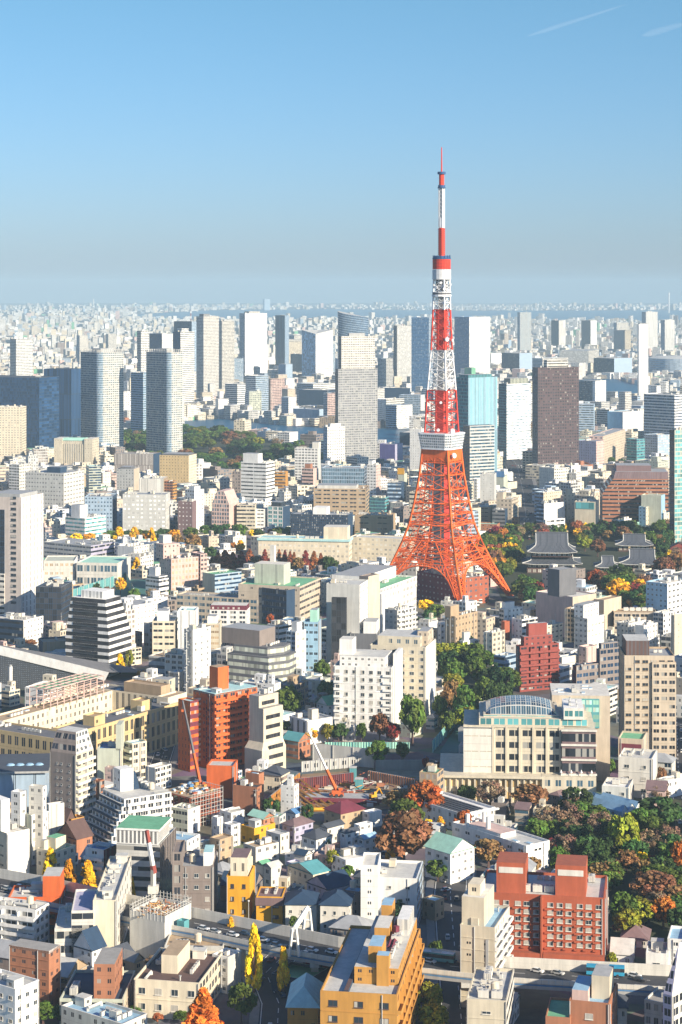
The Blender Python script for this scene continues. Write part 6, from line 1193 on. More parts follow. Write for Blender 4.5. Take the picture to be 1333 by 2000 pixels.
# ---------------- elevated expressway
Z=11.0
top=[(-40,1700),(85,1722),(262,1760),(379,1784),(570,1822),(661,1841),(822,1862),(996,1881),(1301,1897),(1400,1899)]
bot=[(-40,1738),(85,1762),(262,1796),(379,1817),(570,1858),(661,1874),(822,1893),(996,1912),(1301,1930),(1400,1933)]
Tp=[gp(x,y,Z+1.5) for x,y in top]; Bp=[gp(x,y,Z+1.0) for x,y in bot]
root=empty('expressway',gp(600,1870)); tag(root,'elevated expressway with pale sound walls and a blue stripe crossing the bottom','viaduct'); O=root.location; LM.append((500,1830,'the elevated expressway'))
dk=MB(); w1=MB(); w2=MB(); bs=MB(); ln=MB(); edge=MB()
for i in range(len(Tp)-1):
    a_,b_,c_,e_=[Vector((v.x,v.y,0))-Vector((O.x,O.y,0)) for v in (Bp[i],Bp[i+1],Tp[i+1],Tp[i])]
    Zv=Vector((0,0,Z)); up=lambda v,z: (v.x,v.y,z)
    dk.poly([up(a_,Z),up(b_,Z),up(c_,Z),up(e_,Z)],'asph'); dk.poly([up(a_,Z-1.8),up(e_,Z-1.8),up(c_,Z-1.8),up(b_,Z-1.8)],'grey')
    dk.poly([up(a_,Z-1.8),up(b_,Z-1.8),up(b_,Z),up(a_,Z)],'grey')
    L_=(b_-a_).length; nb=max(1,round(L_/2.2)); uvs=[(0,0),(nb,0),(nb,1),(0,1)]
    inn=lambda v,w,t: v+(w-v).normalized()*t
    w2.poly([up(a_,Z-.2),up(b_,Z-.2),up(b_,Z+1.4),up(a_,Z+1.4)],sty('off v skyb 2 2 .08 1'),uvs); a2,b2=inn(a_,e_,.3),inn(b_,c_,.3); w2.poly([up(b2,Z),up(a2,Z),up(a2,Z+1.4),up(b2,Z+1.4)],'off'); w2.poly([up(a_,Z+1.4),up(b_,Z+1.4),up(b2,Z+1.4),up(a2,Z+1.4)],'off')
    bs.poly([up(inn(a_,e_,-.05),Z-.75),up(inn(b_,c_,-.05),Z-.75),up(inn(b_,c_,-.05),Z-.25),up(inn(a_,e_,-.05),Z-.25)],'blue')
    e2,c2=inn(e_,a_,.3),inn(c_,b_,.3)
    w1.poly([up(e2,Z),up(c2,Z),up(c2,Z+3.6),up(e2,Z+3.6)],sty('off v lgrey 3 2 .06 1'),[(0,0),(nb,0),(nb,2),(0,2)]); w1.poly([up(c_,Z-1.8),up(e_,Z-1.8),up(e_,Z+3.6),up(c_,Z+3.6)],'grey'); w1.poly([up(e2,Z+3.6),up(c2,Z+3.6),up(c_,Z+3.6),up(e_,Z+3.6)],'off')
    for t in (.33,.36,.66):
        p0,p1=a_.lerp(e_,t),b_.lerp(c_,t); n_=int(L_/9) if t!=.36 else 1
        if t==.36: continue
        for j in range(max(1,n_)): q0=p0.lerp(p1,j/max(1,n_)); q1=p0.lerp(p1,(j+.5)/max(1,n_)); dr=(q1-q0).normalized(); nn=Vector((-dr.y,dr.x,0))*.1; ln.poly([up(q0-nn,Z+.01),up(q1-nn,Z+.01),up(q1+nn,Z+.01),up(q0+nn,Z+.01)],'white')
dk.build('deck',root); w1.build('sound_wall',root); w2.build('parapet',root); bs.build('blue_stripe',root); ln.build('lane_marks',root)
EXC.append(top+[(x,y+75) for x,y in bot][::-1])
for i in range(len(Tp)-1):
    L_=(Tp[i+1]-Tp[i]).length; n_=max(1,int(L_/26))
    for j in range(n_):
        v=Bp[i].lerp(Bp[i+1],(j+.5)/n_).lerp(Tp[i].lerp(Tp[i+1],(j+.5)/n_),.4)-O; m=MB(); m.box(v.x-1.2,v.y-1.6,-O.z,v.x+1.2,v.y+1.6,Z-3.2,'lgrey','lgrey'); m.box(v.x-1.5,v.y-6,Z-3.2,v.x+1.5,v.y+6,Z-1.82,'lgrey','lgrey',None,True); m.build('pier',root)
# white sign gantry over the expressway
A=gp(575,1868,Z);B2=gp(601,1826,Z); g=empty('gantry',A); tag(g,'white portal gantry spanning the expressway','gantry'); v=B2-A
for o_,nm in ((Vector(),'leg'),(v,'leg')):
    m=MB(); [m.bar(o_+Vector((s,0,0)),o_+Vector((s*.4,0,9)),.35,'white') for s in (-1.6,1.6)]; m.bar(o_+Vector((-1,0,5)),o_+Vector((1,0,5)),.25,'white'); m.build(nm,g)
m=MB(); m.bar(Vector((0,0,9)),v+Vector((0,0,9)),.7,'white'); m.build('beam',g)
# ---------------- labels that say where a thing stands
USED={}
def autolabel(desc,px,py,group):
    c=sorted(LM,key=lambda l:(l[0]-px)**2+((l[1]-py)*1.2)**2)[:8]
    def rel(l):
        dx,dy=px-l[0],py-l[1]
        if abs(dx)>1.15*abs(dy): return 'left of' if dx<0 else 'right of'
        return 'in front of' if dy>0 else 'behind'
    for l in c[:4]:
        s=f'{desc} {rel(l)} {l[2]}'
        if s not in USED and len(s.split())<=16: USED[s]=1; return s
    for i in range(6):
        for j in range(i+1,6):
            s=f'{desc} between {c[i][2]} and {c[j][2]}'
            if s not in USED and len(s.split())<=16: USED[s]=1; return s
    return f'{desc} {rel(c[0])} {c[0][2]}'
# ---------------- trees
def leafmat(name,trans=.25):
    m,N,L,P=mat(name); at=N.new('ShaderNodeAttribute'); at.attribute_name='wc'; oi=N.new('ShaderNodeObjectInfo')
    hs=N.new('ShaderNodeHueSaturation'); L.new(at.outputs[0],hs.inputs['Color']); L.new(M(N,L,'MULTIPLY_ADD',oi.outputs['Random'],.05,.475),hs.inputs['Hue']); L.new(M(N,L,'MULTIPLY_ADD',oi.outputs['Random'],.5,.75),hs.inputs['Value'])
    L.new(hs.outputs[0],P.inputs['Base Color']); P.inputs['Roughness'].default_value=.75; P.inputs['Specular IOR Level'].default_value=.2
    return m
LEAF=leafmat('foliage')
TK=dict(green=((.10,.155,.025),'round'),dark=((.05,.095,.025),'round'),olive=((.25,.25,.025),'round'),rust=((.27,.135,.06),'round'),red=((.30,.06,.04),'round'),orange=((.50,.17,.03),'round'),
 yellow=((.82,.48,.02),'tall'),yround=((.85,.48,.02),'round'),bare=((.25,.165,.10),'bare'),redwood=((.33,.095,.045),'cone'),flame=((.95,.38,.04),'cone'),conifer=((.03,.075,.035),'cone'),shrub=((.08,.13,.02),'low'))
def make_crown(col,shape,seed):
    r=np.random.RandomState(seed); b=MB(); pts=[]
    K={'round':40,'tall':60,'bare':36,'cone':60,'low':18}[shape]; n=72 if shape!='bare' else 46
    for k in range(K):
        if shape in('round','bare'):
            v=r.normal(size=3); v/=np.linalg.norm(v); rad=r.uniform(.55,1)**.5; c=np.array([v[0]*3.9*rad,v[1]*3.9*rad,6.1+v[2]*3.1*rad if v[2]>0 else 6.1+v[2]*2.6*rad]); s=r.uniform(.8,1.45)
        elif shape=='tall':
            t=r.uniform(0,1)**.85; R0=2.4*(1-t)**.62*min(1,(t+.12)*4); an=r.uniform(0,6.28); c=np.array([R0*math.cos(an),R0*math.sin(an),1.6+8.0*t]); s=.55+.45*(1-t)
        elif shape=='cone':
            t=r.uniform(0,1); R0=3.1*(1-t)**.9*r.uniform(.55,1); an=r.uniform(0,6.28); c=np.array([R0*math.cos(an),R0*math.sin(an),1.2+8.5*t]); s=.35+.75*(1-t)
        else: an=r.uniform(0,6.28); q=r.uniform(0,1)**.5*3.6; c=np.array([q*math.cos(an),q*math.sin(an),1.2+r.uniform(0,1.4)*(1-q/5)]); s=r.uniform(.8,1.2)
        tone=r.uniform(.62,1.35)
        hue=np.array([r.uniform(.9,1.12),r.uniform(.9,1.1),1])
        for i in range(n):
            d=r.normal(size=3); d/=np.linalg.norm(d); p=c+d*s*(r.uniform(.45,1.0)); nv=d*.8+r.normal(size=3)*.45+np.array([0,0,.25]); nv/=np.linalg.norm(nv)
            u=np.cross(nv,r.normal(size=3)); u/=np.linalg.norm(u); w2=np.cross(nv,u); z=r.uniform(.2,.42) if shape!='bare' else r.uniform(.10,.2)
            if shape=='bare': u=u*1.8
            q=[p+u*z+w2*z*.8,p-u*z+w2*z,p-u*z*.8-w2*z,p+u*z-w2*z]
            cc=np.array(col)*tone*hue*r.uniform(.75,1.25); b.poly([tuple(x) for x in q],((float(cc[0]),float(cc[1]),float(cc[2])),COL['dark'],[4,4,0,0,0],'b'))
    me=b.mesh('crown',LEAF); return me
def make_trunk(shape,seed):
    r=random.Random(seed); b=MB(); top={'round':6.5,'bare':6,'tall':8.5,'cone':9,'low':1.0}[shape]; b.bar((0,0,-.3),(0,0,top),.34,'brown',.08)
    for i in range(7 if shape!='bare' else 22):
        z=r.uniform(.35,.8)*top; an=r.uniform(0,6.28); l=r.uniform(1.2,3.4) if shape in('round','bare') else r.uniform(.5,1.4); b.bar((0,0,z),(l*math.cos(an),l*math.sin(an),z+l*r.uniform(.4,1.1)),.13,'brown' if shape!='bare' else 'taupe',.03)
    return b.mesh('trunk')
CR={};
for i,(k,(c,s)) in enumerate(TK.items()): CR[k]=[(make_crown(c,s,i*10+v),make_trunk(s,i*10+v)) for v in range(2)]
DESC=dict(green='round green tree',dark='dark evergreen tree',olive='yellow-green leafy tree',rust='rust brown autumn tree',red='crimson maple tree',orange='orange autumn tree',yellow='slim bright yellow ginkgo tree',yround='bushy yellow tree',bare='half-bare brownish tree',redwood='red-brown conical tree',flame='bright orange conical tree',conifer='dark green conifer',shrub='clipped green shrub')
NT=[0]; TREEH_=[]
def tree(kind,px,yb,yt,wpx=None,label=None,z0=0):
    P=gp(px,yb,z0); h=(yb-yt)/F*P.y; k=CR[kind][NT[0]%2]; NT[0]+=1
    sz=h/ {'round':9.6,'bare':9.4,'tall':10.2,'cone':10.2,'low':3.4}[TK[kind][1]]
    base={'round':9.6,'bare':9.6,'tall':5.4,'cone':6.6,'low':8.6}[TK[kind][1]]
    sx=(wpx/F*P.y/base) if wpx else sz
    nm='shrub' if kind=='shrub' else ('conifer_tree' if kind in('conifer','redwood','flame') else ('ginkgo_tree' if kind=='yellow' else ('evergreen_tree' if kind=='dark' else ('maple_tree' if kind=='red' else ('autumn_tree' if kind in('rust','orange','bare') else 'broadleaf_tree')))))
    o=empty(nm,P,rng.uniform(0,6.28)); o.scale=(sx,sx,sz); link('crown',k[0],o); link('trunk',k[1],o)
    grp='trees: '+DESC[kind]
    tag(o,label or autolabel(DESC[kind],px,(yb+yt)/2,grp),'shrub' if kind=='shrub' else 'tree',grp)
    c=P.xy; FOOT.append((Vector((c.x,c.y)),Vector((1,0)),Vector((0,1)),sx*base*.28,sx*base*.28,0)); w2=sx*base/2/P.y*F*.8; TREEH_.append((px-w2,px+w2,yt,yb-.1*(yb-yt),P.y)); return o
for t in [('yellow',100,1722,1655,30),('yellow',135,1756,1677,32),('yellow',171,1752,1679,36),('yellow',198,1740,1704,22),('yellow',259,1765,1712,14),('yellow',133,1775,1742,14),('yellow',497,1940,1803,34),('yellow',554,1945,1846,26),('yellow',451,1872,1790,22),
 ('flame',397,2060,1930,104),('green',472,2000,1922,66),('shrub',135,1992,1956,70),('shrub',216,1990,1950,66),('shrub',275,1985,1960,48),('green',354,2000,1975,36),('red',309,2000,1979,24),('green',85,2000,1960,60),
 ('conifer',780,1822,1753,62),('shrub',852,1868,1833,32),('olive',836,2000,1920,60),('bare',830,1960,1915,50),('olive',850,2020,1960,70),
 ('rust',788,1700,1588,122),('yellow',757,1690,1592,28),('green',792,1632,1562,80),('orange',828,1600,1530,84),('rust',776,1590,1545,62),('yround',838,1634,1601,30),('yellow',861,1632,1594,22),('orange',906,1650,1585,42),('rust',955,1695,1642,74),('rust',1041,1712,1675,36),('dark',912,1570,1534,44),('green',856,1722,1680,52),('dark',1003,1556,1516,40),('bare',958,1580,1526,64),('rust',1036,1592,1534,84),('bare',1075,1628,1576,84),('conifer',1062,1640,1612,18),('red',1079,1668,1637,22),('green',1110,1590,1560,50),('bare',1172,1640,1588,70),('green',1135,1620,1568,70),('green',1165,1615,1575,60),('olive',1222,1688,1590,72),('dark',1290,1625,1560,100),('green',1255,1640,1580,60),('red',1172,1672,1636,60),('dark',1140,1660,1610,50),('dark',1195,1650,1605,50),('yround',1249,1696,1663,34),('orange',1326,1715,1645,44),('red',1274,1692,1670,28),('rust',1192,1740,1684,52),('rust',1277,1775,1705,110),('rust',1320,1790,1730,70),('green',1220,1822,1745,62),('orange',1296,1815,1755,60),('red',1204,1820,1806,20),('shrub',1128,1692,1668,50),('shrub',1188,1695,1668,60),('shrub',1085,1690,1668,40),('green',1150,1690,1655,34),('dark',1310,1680,1630,60),('dark',1270,1660,1618,60),('bare',1120,1650,1600,40),('shrub',1225,1838,1822,30),('olive',1195,1895,1860,22),('shrub',1240,1905,1888,30),('shrub',1285,1905,1890,24),('dark',1100,1640,1600,44),
 ('green',565,1408,1342,58),('green',562,1442,1408,38),('yround',607,1452,1420,34),('olive',640,1452,1414,30),('dark',662,1452,1414,40),('green',706,1452,1412,24),('rust',742,1452,1394,44),('red',768,1455,1412,32),('green',806,1456,1360,58),('green',738,1500,1448,52),('green',786,1490,1450,30),('dark',640,1385,1330,50),('green',630,1330,1290,36),('orange',820,1420,1390,26),
 ('green',890,1345,1288,46),('green',930,1345,1284,48),('conifer',968,1362,1290,44),('dark',988,1372,1306,36),('rust',882,1406,1330,44),('green',908,1424,1340,50),('green',945,1392,1322,46),('dark',966,1400,1330,40),('green',860,1414,1360,34),('olive',868,1340,1300,30),('dark',915,1310,1272,44),('green',950,1312,1272,44),('green',876,1440,1390,36),
 ('yellow',235,1316,1276,20),('olive',252,1314,1270,18),('orange',276,1330,1308,18),('yround',34,1270,1254,26),('rust',58,1272,1250,34),
 ('green',1268,1535,1480,36),('rust',1292,1540,1500,26),('green',1190,1520,1484,30),('green',1220,1480,1458,24),('red',832,1508,1478,16),('red',857,1512,1488,14),
 ('bare',296,1900,1868,30),('green',575,1822,1790,22),('green',666,1822,1796,18),('dark',530,1600,1560,40),('conifer',642,1672,1638,24),('olive',650,1700,1660,30),('green',680,1722,1690,30),('dark',600,1608,1570,30)]: tree(*t)
for i in range(6): tree('yround',884+i*19,1508,1484,14)
for i in range(7): tree('olive',860+i*24,1524+i*4,1514+i*4,10) if i%2 else None
TREEN=NT[0]
# mid trees
for t in [('yellow',233,1064,1028,26),('yellow',263,1063,1028,24),('yellow',296,1063,1030,18),('green',215,1058,1036,30),('dark',248,1056,1036,24),('green',285,1056,1036,34),('dark',320,1056,1032,32),('green',372,1056,1030,34),('dark',432,1056,1024,34),('green',545,1052,1030,30),('dark',185,1160,1138,30),('bare',210,1172,1146,34),('bare',300,1175,1150,34),('green',262,1176,1150,26),('yround',340,1058,1034,28),('yround',150,1062,1042,30),('yround',175,1062,1040,26),('orange',283,1062,1042,20),('yellow',267,1120,1088,18),('yround',236,1162,1128,24),('rust',378,1082,1044,40),('orange',205,1062,1042,14),('rust',348,1070,1045,26),('green',270,1054,1034,30),('dark',305,1058,1038,24),
 ('green',310,1165,1150,24),('green',328,1168,1152,16),('redwood',440,1118,1074,45),('redwood',426,1118,1078,36),('dark',412,1098,1068,30),('rust',418,1112,1088,24),('redwood',455,1116,1078,36),('redwood',472,1116,1076,36),('redwood',488,1112,1072,31),('redwood',518,1112,1072,25),('redwood',534,1112,1070,25),('redwood',546,1114,1072,22),('redwood',557,1116,1074,22),('redwood',567,1118,1076,22),('redwood',575,1118,1078,22),('redwood',597,1124,1074,34),('redwood',614,1124,1076,31),('redwood',661,1106,1082,22),('redwood',673,1106,1082,21),('dark',643,1125,1086,40),('rust',500,1122,1086,34),('rust',585,1124,1090,34),('redwood',627,1122,1080,26),('rust',640,1120,1090,30),('yellow',470,1078,1054,20),('orange',456,1080,1058,14),
 ('dark',448,1052,1024,34),('green',470,1056,1024,30),('dark',420,1050,1024,28),('green',400,1050,1026,26),('yround',492,1052,1034,14),('dark',505,1056,1032,24),('green',565,1048,1030,32),('red',535,1048,1032,26),('green',700,1046,1030,40),('green',735,1046,1030,40),('dark',790,1048,1030,20),
 ('yround',834,1200,1170,36),('green',852,1212,1180,38),('dark',838,1216,1190,30),('olive',943,1215,1196,22),('rust',880,1222,1206,20),('dark',815,1230,1205,24),('dark',584,1215,1180,30),('orange',528,1225,1200,18),
 ('green',1158,908,894,16),('green',1176,908,893,20),('green',1195,908,893,18),('rust',1140,914,902,26),('dark',1215,910,896,18)]: tree(*t)
rt=random.Random(11)
TREEH=list(TREEH_)
gard=[(1045,1640),(1120,1580),(1332,1560),(1332,1835),(1192,1835),(1185,1745),(1080,1700)]
for i in range(46):
    while True:
        x,y=rt.uniform(1045,1332),rt.uniform(1570,1830)
        if inpoly(x,y,gard) and not (1190<y and 1140<x<1275 and y<1640): break
    hh=rt.uniform(34,62); tree(rt.choices(['green','dark','olive','rust','bare','red'],[34,36,12,10,12,3])[0],x,y+6,y+6-hh,hh*rt.uniform(1.0,1.25))
for i in range(16):
    while True:
        x,y=rt.uniform(845,1000),rt.uniform(1280,1430)
        if inpoly(x,y,[(845,1320),(870,1285),(960,1285),(998,1345),(985,1400),(930,1435),(855,1430)]): break
    hh=rt.uniform(38,56); tree(rt.choice(['green','dark','dark','olive']),x,y+6,y+6-hh,hh*1.1)
# temple wood
wood=[(925,1062),(1060,1028),(1180,1038),(1332,1040),(1332,1128),(1262,1135),(1258,1205),(1120,1130),(1060,1150),(1045,1190),(985,1178),(962,1115)]
halls=[(1012,1052,1150,1150),(1135,1085,1208,1142),(1196,1050,1292,1136),(1300,1064,1345,1100),(1150,1048,1262,1082)]
n=0
while n<135:
    x,y=rt.uniform(925,1332),rt.uniform(1035,1205)
    if not inpoly(x,y,wood) or any(a<x<c and b<y<d for a,b,c,d in halls) or (x<1014 and y>1132): continue
    k=rt.choices(['green','dark','olive','rust','bare','red','yround','orange'],[30,22,8,16,10,4,5,5])[0]; hh=rt.uniform(26,42)*(.75+.5*(y-1035)/170)
    tree(k,x,y+4,y+4-hh,hh*rt.uniform(.9,1.25)); n+=1
for i in range(44):
    x,y=rt.uniform(1108,1332),rt.uniform(1042,1078)
    if 1155<x<1262 and y>1062: continue
    hh=rt.uniform(20,30); tree(rt.choices(['green','dark','olive','rust','yround'],[30,30,8,10,5])[0],x,y,y-hh,hh*1.25)
# riverside garden
gpoly=[(232,898),(238,850),(345,854),(365,845),(430,848),(520,868),(630,882),(636,906),(560,916),(440,924),(330,906)]
n=0
while n<105:
    x,y=rt.uniform(232,640),rt.uniform(843,926)
    if not inpoly(x,y,gpoly): continue
    k=rt.choices(['green','dark','olive','rust','bare','red'],[34,34,9,12,6,1])[0]; hh=rt.uniform(15,22); tree(k,x,y+2,y+2-hh,hh*rt.uniform(1.2,1.9)); n+=1
for i in range(24):
    x=rt.uniform(360,470); y=rt.uniform(847,862); tree(rt.choice(['green','dark','olive','green']),x,y+2,y-15,rt.uniform(22,32))
# ---------------- generic buildings that fill the blocks: biggest visible ones as things, the rest as one mass
HAND=list(TREEH_)+[(352,655,812,849,gp(500,850).y),(735,800,836,872,gp(760,872).y)]
for (c,e,f,hw,hd,h) in FOOT:
    if h<=0: continue
    cs=[c+e*s*hw+f*t*hd for s in(-1,1) for t in(-1,1)]; pr=[proj((q.x,q.y,z)) for q in cs for z in (0,h)]; HAND.append((min(p[0] for p in pr),max(p[0] for p in pr),min(p[1] for p in pr),max(p[1] for p in pr),c.y))
HASH={}
def hput(i,ft):
    c=ft[0]; rr=max(ft[3],ft[4])*1.5+1
    for a in range(int((c.x-rr)//40),int((c.x+rr)//40)+1):
        for b in range(int((c.y-rr)//40),int((c.y+rr)//40)+1): HASH.setdefault((a,b),[]).append(ft)
for i,ft in enumerate(FOOT): hput(i,ft)
def free2(c,a,hw,hd,gap):
    global FOOT
    rr=max(hw,hd)*1.5; s=set(); L_=[]
    for x in range(int((c.x-rr)//40),int((c.x+rr)//40)+1):
        for y in range(int((c.y-rr)//40),int((c.y+rr)//40)+1):
            for ft in HASH.get((x,y),()):
                if id(ft) not in s: s.add(id(ft)); L_.append(ft)
    sv=FOOT; FOOT=L_; r=free(c,a,hw,hd,gap); FOOT=sv; return r
FILL=[]
rf_=random.Random(23)
def district(x,y): return R(38+22*math.sin(x/310.0+1)+14*math.sin(y/420.0))
def scatter(Y0,Y1,step,smin,smax,hf,near):
    Yv=Y0
    while Yv<Y1:
        X=-(930/F)*Yv
        while X<(930/F)*Yv:
            x=X+rf_.uniform(-.3,.3)*step; y=Yv+rf_.uniform(-.3,.3)*step; X+=step
            px,py=proj((x,y,0))
            if px<-260 or px>1600 or py>2060: continue
            if any(inpoly(px,py,p) for p in EXC): continue
            a=district(x,y)+rf_.choice((0,0,0,.15,-.2)); c=Vector((x,y)); ok=False
            for sc in (1,.75,.55):
                hw=rf_.uniform(smin,smax)/2*sc; hd=rf_.uniform(smin,smax)/2*sc
                if free2(c,a,hw,hd,1.2): ok=True;break
            if not ok: continue
            h=hf()
            xl,xr=px-hw*1.3/y*F,px+hw*1.3/y*F
            for (l,r,t,b,yy) in HAND:
                if yy>y and xl<r-2 and xr>l+2: 
                    lim=b-.08*(b-t)-3; h=min(h,zat(lim,y-hd))
            if h<4: 
                continue
            ft=(c,Vector((math.cos(a),math.sin(a))),Vector((-math.sin(a),math.cos(a))),hw,hd,h); hput(0,ft); FILL.append((c,a,hw,hd,h,near,px,py))
        Yv+=step*.9
scatter(610,1050,15.5,8,13.5,lambda: rf_.uniform(5.5,10.5) if rf_.random()<.85 else rf_.uniform(11,16),True)
scatter(1050,1900,20,11,22,lambda: min(34,max(7,rf_.lognormvariate(2.55,.45))),False)
scatter(1900,3250,27,15,30,lambda: min(48,max(8,rf_.lognormvariate(2.85,.45))),False)
# which of them can be seen: a coarse depth sort over box outlines
W4,H4=334,500; cover=np.zeros((H4,W4),bool)
def hull(ps):
    ps=sorted(set(ps)); 
    def half(q):
        o=[]
        for p in q:
            while len(o)>1 and (o[-1][0]-o[-2][0])*(p[1]-o[-2][1])-(o[-1][1]-o[-2][1])*(p[0]-o[-2][0])<=0: o.pop()
            o.append(p)
        return o[:-1]
    return half(ps)+half(ps[::-1])
def rast(ft):
    c,e,f,hw,hd,h=ft; ps=[]
    for s in(-1,1):
        for t in(-1,1):
            q=c+e*s*hw+f*t*hd
            if q.y<100: return None
            for z in (0,h): x,y=proj((q.x,q.y,z)); ps.append((x/4,y/4))
    hl=hull(ps); x0=max(0,int(min(p[0] for p in hl)));x1=min(W4,int(max(p[0] for p in hl))+1);y0=max(0,int(min(p[1] for p in hl)));y1=min(H4,int(max(p[1] for p in hl))+1)
    if x0>=x1 or y0>=y1: return None
    gx,gy=np.meshgrid(np.arange(x0,x1)+.5,np.arange(y0,y1)+.5); m=np.ones(gx.shape,bool)
    for i in range(len(hl)):
        a,b=hl[i],hl[(i+1)%len(hl)]; m&=((b[0]-a[0])*(gy-a[1])-(b[1]-a[1])*(gx-a[0]))>=-.3
    return (slice(y0,y1),slice(x0,x1)),m
items=[(ft[0].y,ft,None) for ft in FOOT if ft[5]>0 and ft[5]<300]+[(f_[0].y,(f_[0],Vector((math.cos(f_[1]),math.sin(f_[1]))),Vector((-math.sin(f_[1]),math.cos(f_[1]))),f_[2],f_[3],f_[4]),i) for i,f_ in enumerate(FILL)]
VIS=[0]*len(FILL)
for y,ft,i in sorted(items,key=lambda t:t[0]):
    r=rast(ft)
    if not r: continue
    sl_,m=r; new=m&~cover[sl_]
    if i is not None: VIS[i]=int(new.sum())
    cover[sl_]|=m
order=sorted(range(len(FILL)),key=lambda i:-VIS[i]); seen=[i for i in order if VIS[i]>0]; seen+=[i for i in order if VIS[i]==0 and not -40<FILL[i][6]<1373]
PAL=[('white',26),('off',20),('cream',12),('beige',9),('sand',8),('lgrey',12),('pink',3),('tan',4),('brick',2),('taupe',3),('dgrey',1),('sage',3),('lblue',2)]
CN=dict(white='white',off='off-white',cream='cream',beige='beige',sand='sandy',lgrey='light grey',pink='pinkish',tan='tan',brick='brick red',taupe='brown',dgrey='dark grey',sage='pale green',lblue='bluish')
def pick(pal,r): return r.choices([p[0] for p in pal],[p[1] for p in pal])[0]
RPAL=[('roofg',7),('lgrey',6),('off',5),('concrete',6),('skyb',3),('green',2),('mint',2),('aqua',1),('tan',2),('slate',2)]
RN=dict(roofg='grey',lgrey='pale grey',off='white',concrete='concrete',skyb='sky blue',green='green',mint='mint',aqua='turquoise',tan='tan',slate='dark',mauve='brown',navy='navy',teal='teal',blue='blue')
def fstyle(r,c,near):
    k=r.choice(['g','g','s','r','a','a','h','d']); 
    K=KIND[k]; u=r.uniform
    return f"{c} {k} {r.choice(['dark','dark','navy','glass','dgrey','taupe'])} {K[0]*u(.75,1.35):.2f} {K[1]*u(.88,1.2):.2f} {min(1,K[2]*u(.75,1.2)) if K[2]<1 else 1:.2f} {K[3]*u(.75,1.2):.2f} {u(.7,1):.2f}"
mass=MB(); NI=0; cnt={}
rb=random.Random(77)
for rank,i in enumerate(seen):
    c,a,hw,hd,h,near,px,py=FILL[i]; col=pick(PAL,rb); e=Vector((math.cos(a),math.sin(a)));f=Vector((-math.sin(a),math.cos(a))); rc=pick(RPAL,rb)
    own=NI<285 and VIS[i]>=3
    pitched=near and h<9.5 and rb.random()<.5
    if own:
        NI+=1; o=c-e*hw-f*hd; P=Vector((o.x,o.y,0)); w_,d=2*hw,2*hd
        if pitched:
            rc=rb.choice(['slate','navy','mauve','lgrey','teal','roofg','slate']); root=empty('house',P,a); m=MB(); s1=fstyle(rb,col,1); m.box(0,0,0,w_,d,h,s1,fstyle(rb,col,1)); m.build('wall',root); rm=MB()
            if rb.random()<.5: roof_hip(rm,0,0,w_,d,h+.1,min(hw,hd)*.6,rc)
            else: roof_gable(rm,0,0,w_,d,h+.1,min(hw,hd)*.65,rc,.4,rb.choice('xy'),col)
            rm.build('roof',root); desc=f'small {CN[col]} house with {RN[rc]} pitched roof'; grp='houses between the larger buildings'; cat='house'
        else:
            root=empty('house' if near else 'small_building',P,a); m=MB(); t=.3; zi=h-.7; s1,s2=fstyle(rb,col,near),fstyle(rb,col,near)
            m.wall((0,0),(w_,0),0,h,s2); m.wall((w_,d),(0,d),0,h,s2); m.wall((0,d),(0,0),0,h,s1); m.wall((w_,0),(w_,d),0,h,s1)
            for (x0,y0,x1,y1) in ((0,0,w_,t),(0,d-t,w_,d),(0,t,t,d-t),(w_-t,t,w_,d-t)): m.poly([(x0,y0,h),(x1,y0,h),(x1,y1,h),(x0,y1,h)],col)
            for p,q in (((w_-t,t),(t,t)),((t,d-t),(w_-t,d-t)),((t,t),(t,d-t)),((w_-t,d-t),(w_-t,t))): m.wall(p,q,zi,h,col)
            m.build('wall',root); q=MB(); q.poly([(t,t,zi),(w_-t,t,zi),(w_-t,d-t,zi),(t,d-t,zi)],rc); q.build('roof',root)
            if rb.random()<.75: x0,y0=rb.uniform(.08,.5)*w_,rb.uniform(.08,.5)*d; q=MB(); q.box(x0,y0,zi,x0+w_*rb.uniform(.25,.42),y0+d*rb.uniform(.25,.45),h+rb.uniform(2,4.5),col+' s'); q.build('penthouse',root)
            clutter(root,.5,.5,w_-.5,d-.5,zi,rb.randint(2,6) if near else rb.randint(1,3),rb)
            size='small' if h<12 else ('mid-height' if h<20 else 'tall'); desc=f'{size} {CN[col]} block with {RN[rc]} roof'; grp='flat-roofed blocks filling the streets'; cat='house' if near else 'building'
        tag(root,autolabel(desc,px,py-h/c.y*F*.6,grp),cat,grp)
    else:
        p=[c-e*hw-f*hd,c+e*hw-f*hd,c+e*hw+f*hd,c-e*hw+f*hd]; p=[(q.x,q.y) for q in p]; mass.prism(p,0,h,[fstyle(rb,col,0),fstyle(rb,col,0)],rc)
        if rb.random()<.8:
            s=rb.uniform(.2,.4); o=c+e*hw*rb.uniform(-.5,.5)+f*hd*rb.uniform(-.5,.5); p=[o-e*hw*s-f*hd*s,o+e*hw*s-f*hd*s,o+e*hw*s+f*hd*s,o-e*hw*s+f*hd*s]; mass.prism([(q.x,q.y) for q in p],h,h+rb.uniform(1.5,4),col+' s',col)
tag(mass.build('city_blocks'),'mass of small blocks half hidden between the larger buildings',kind='stuff')
print('fillers',len(FILL),'seen',len(seen),'own',NI)
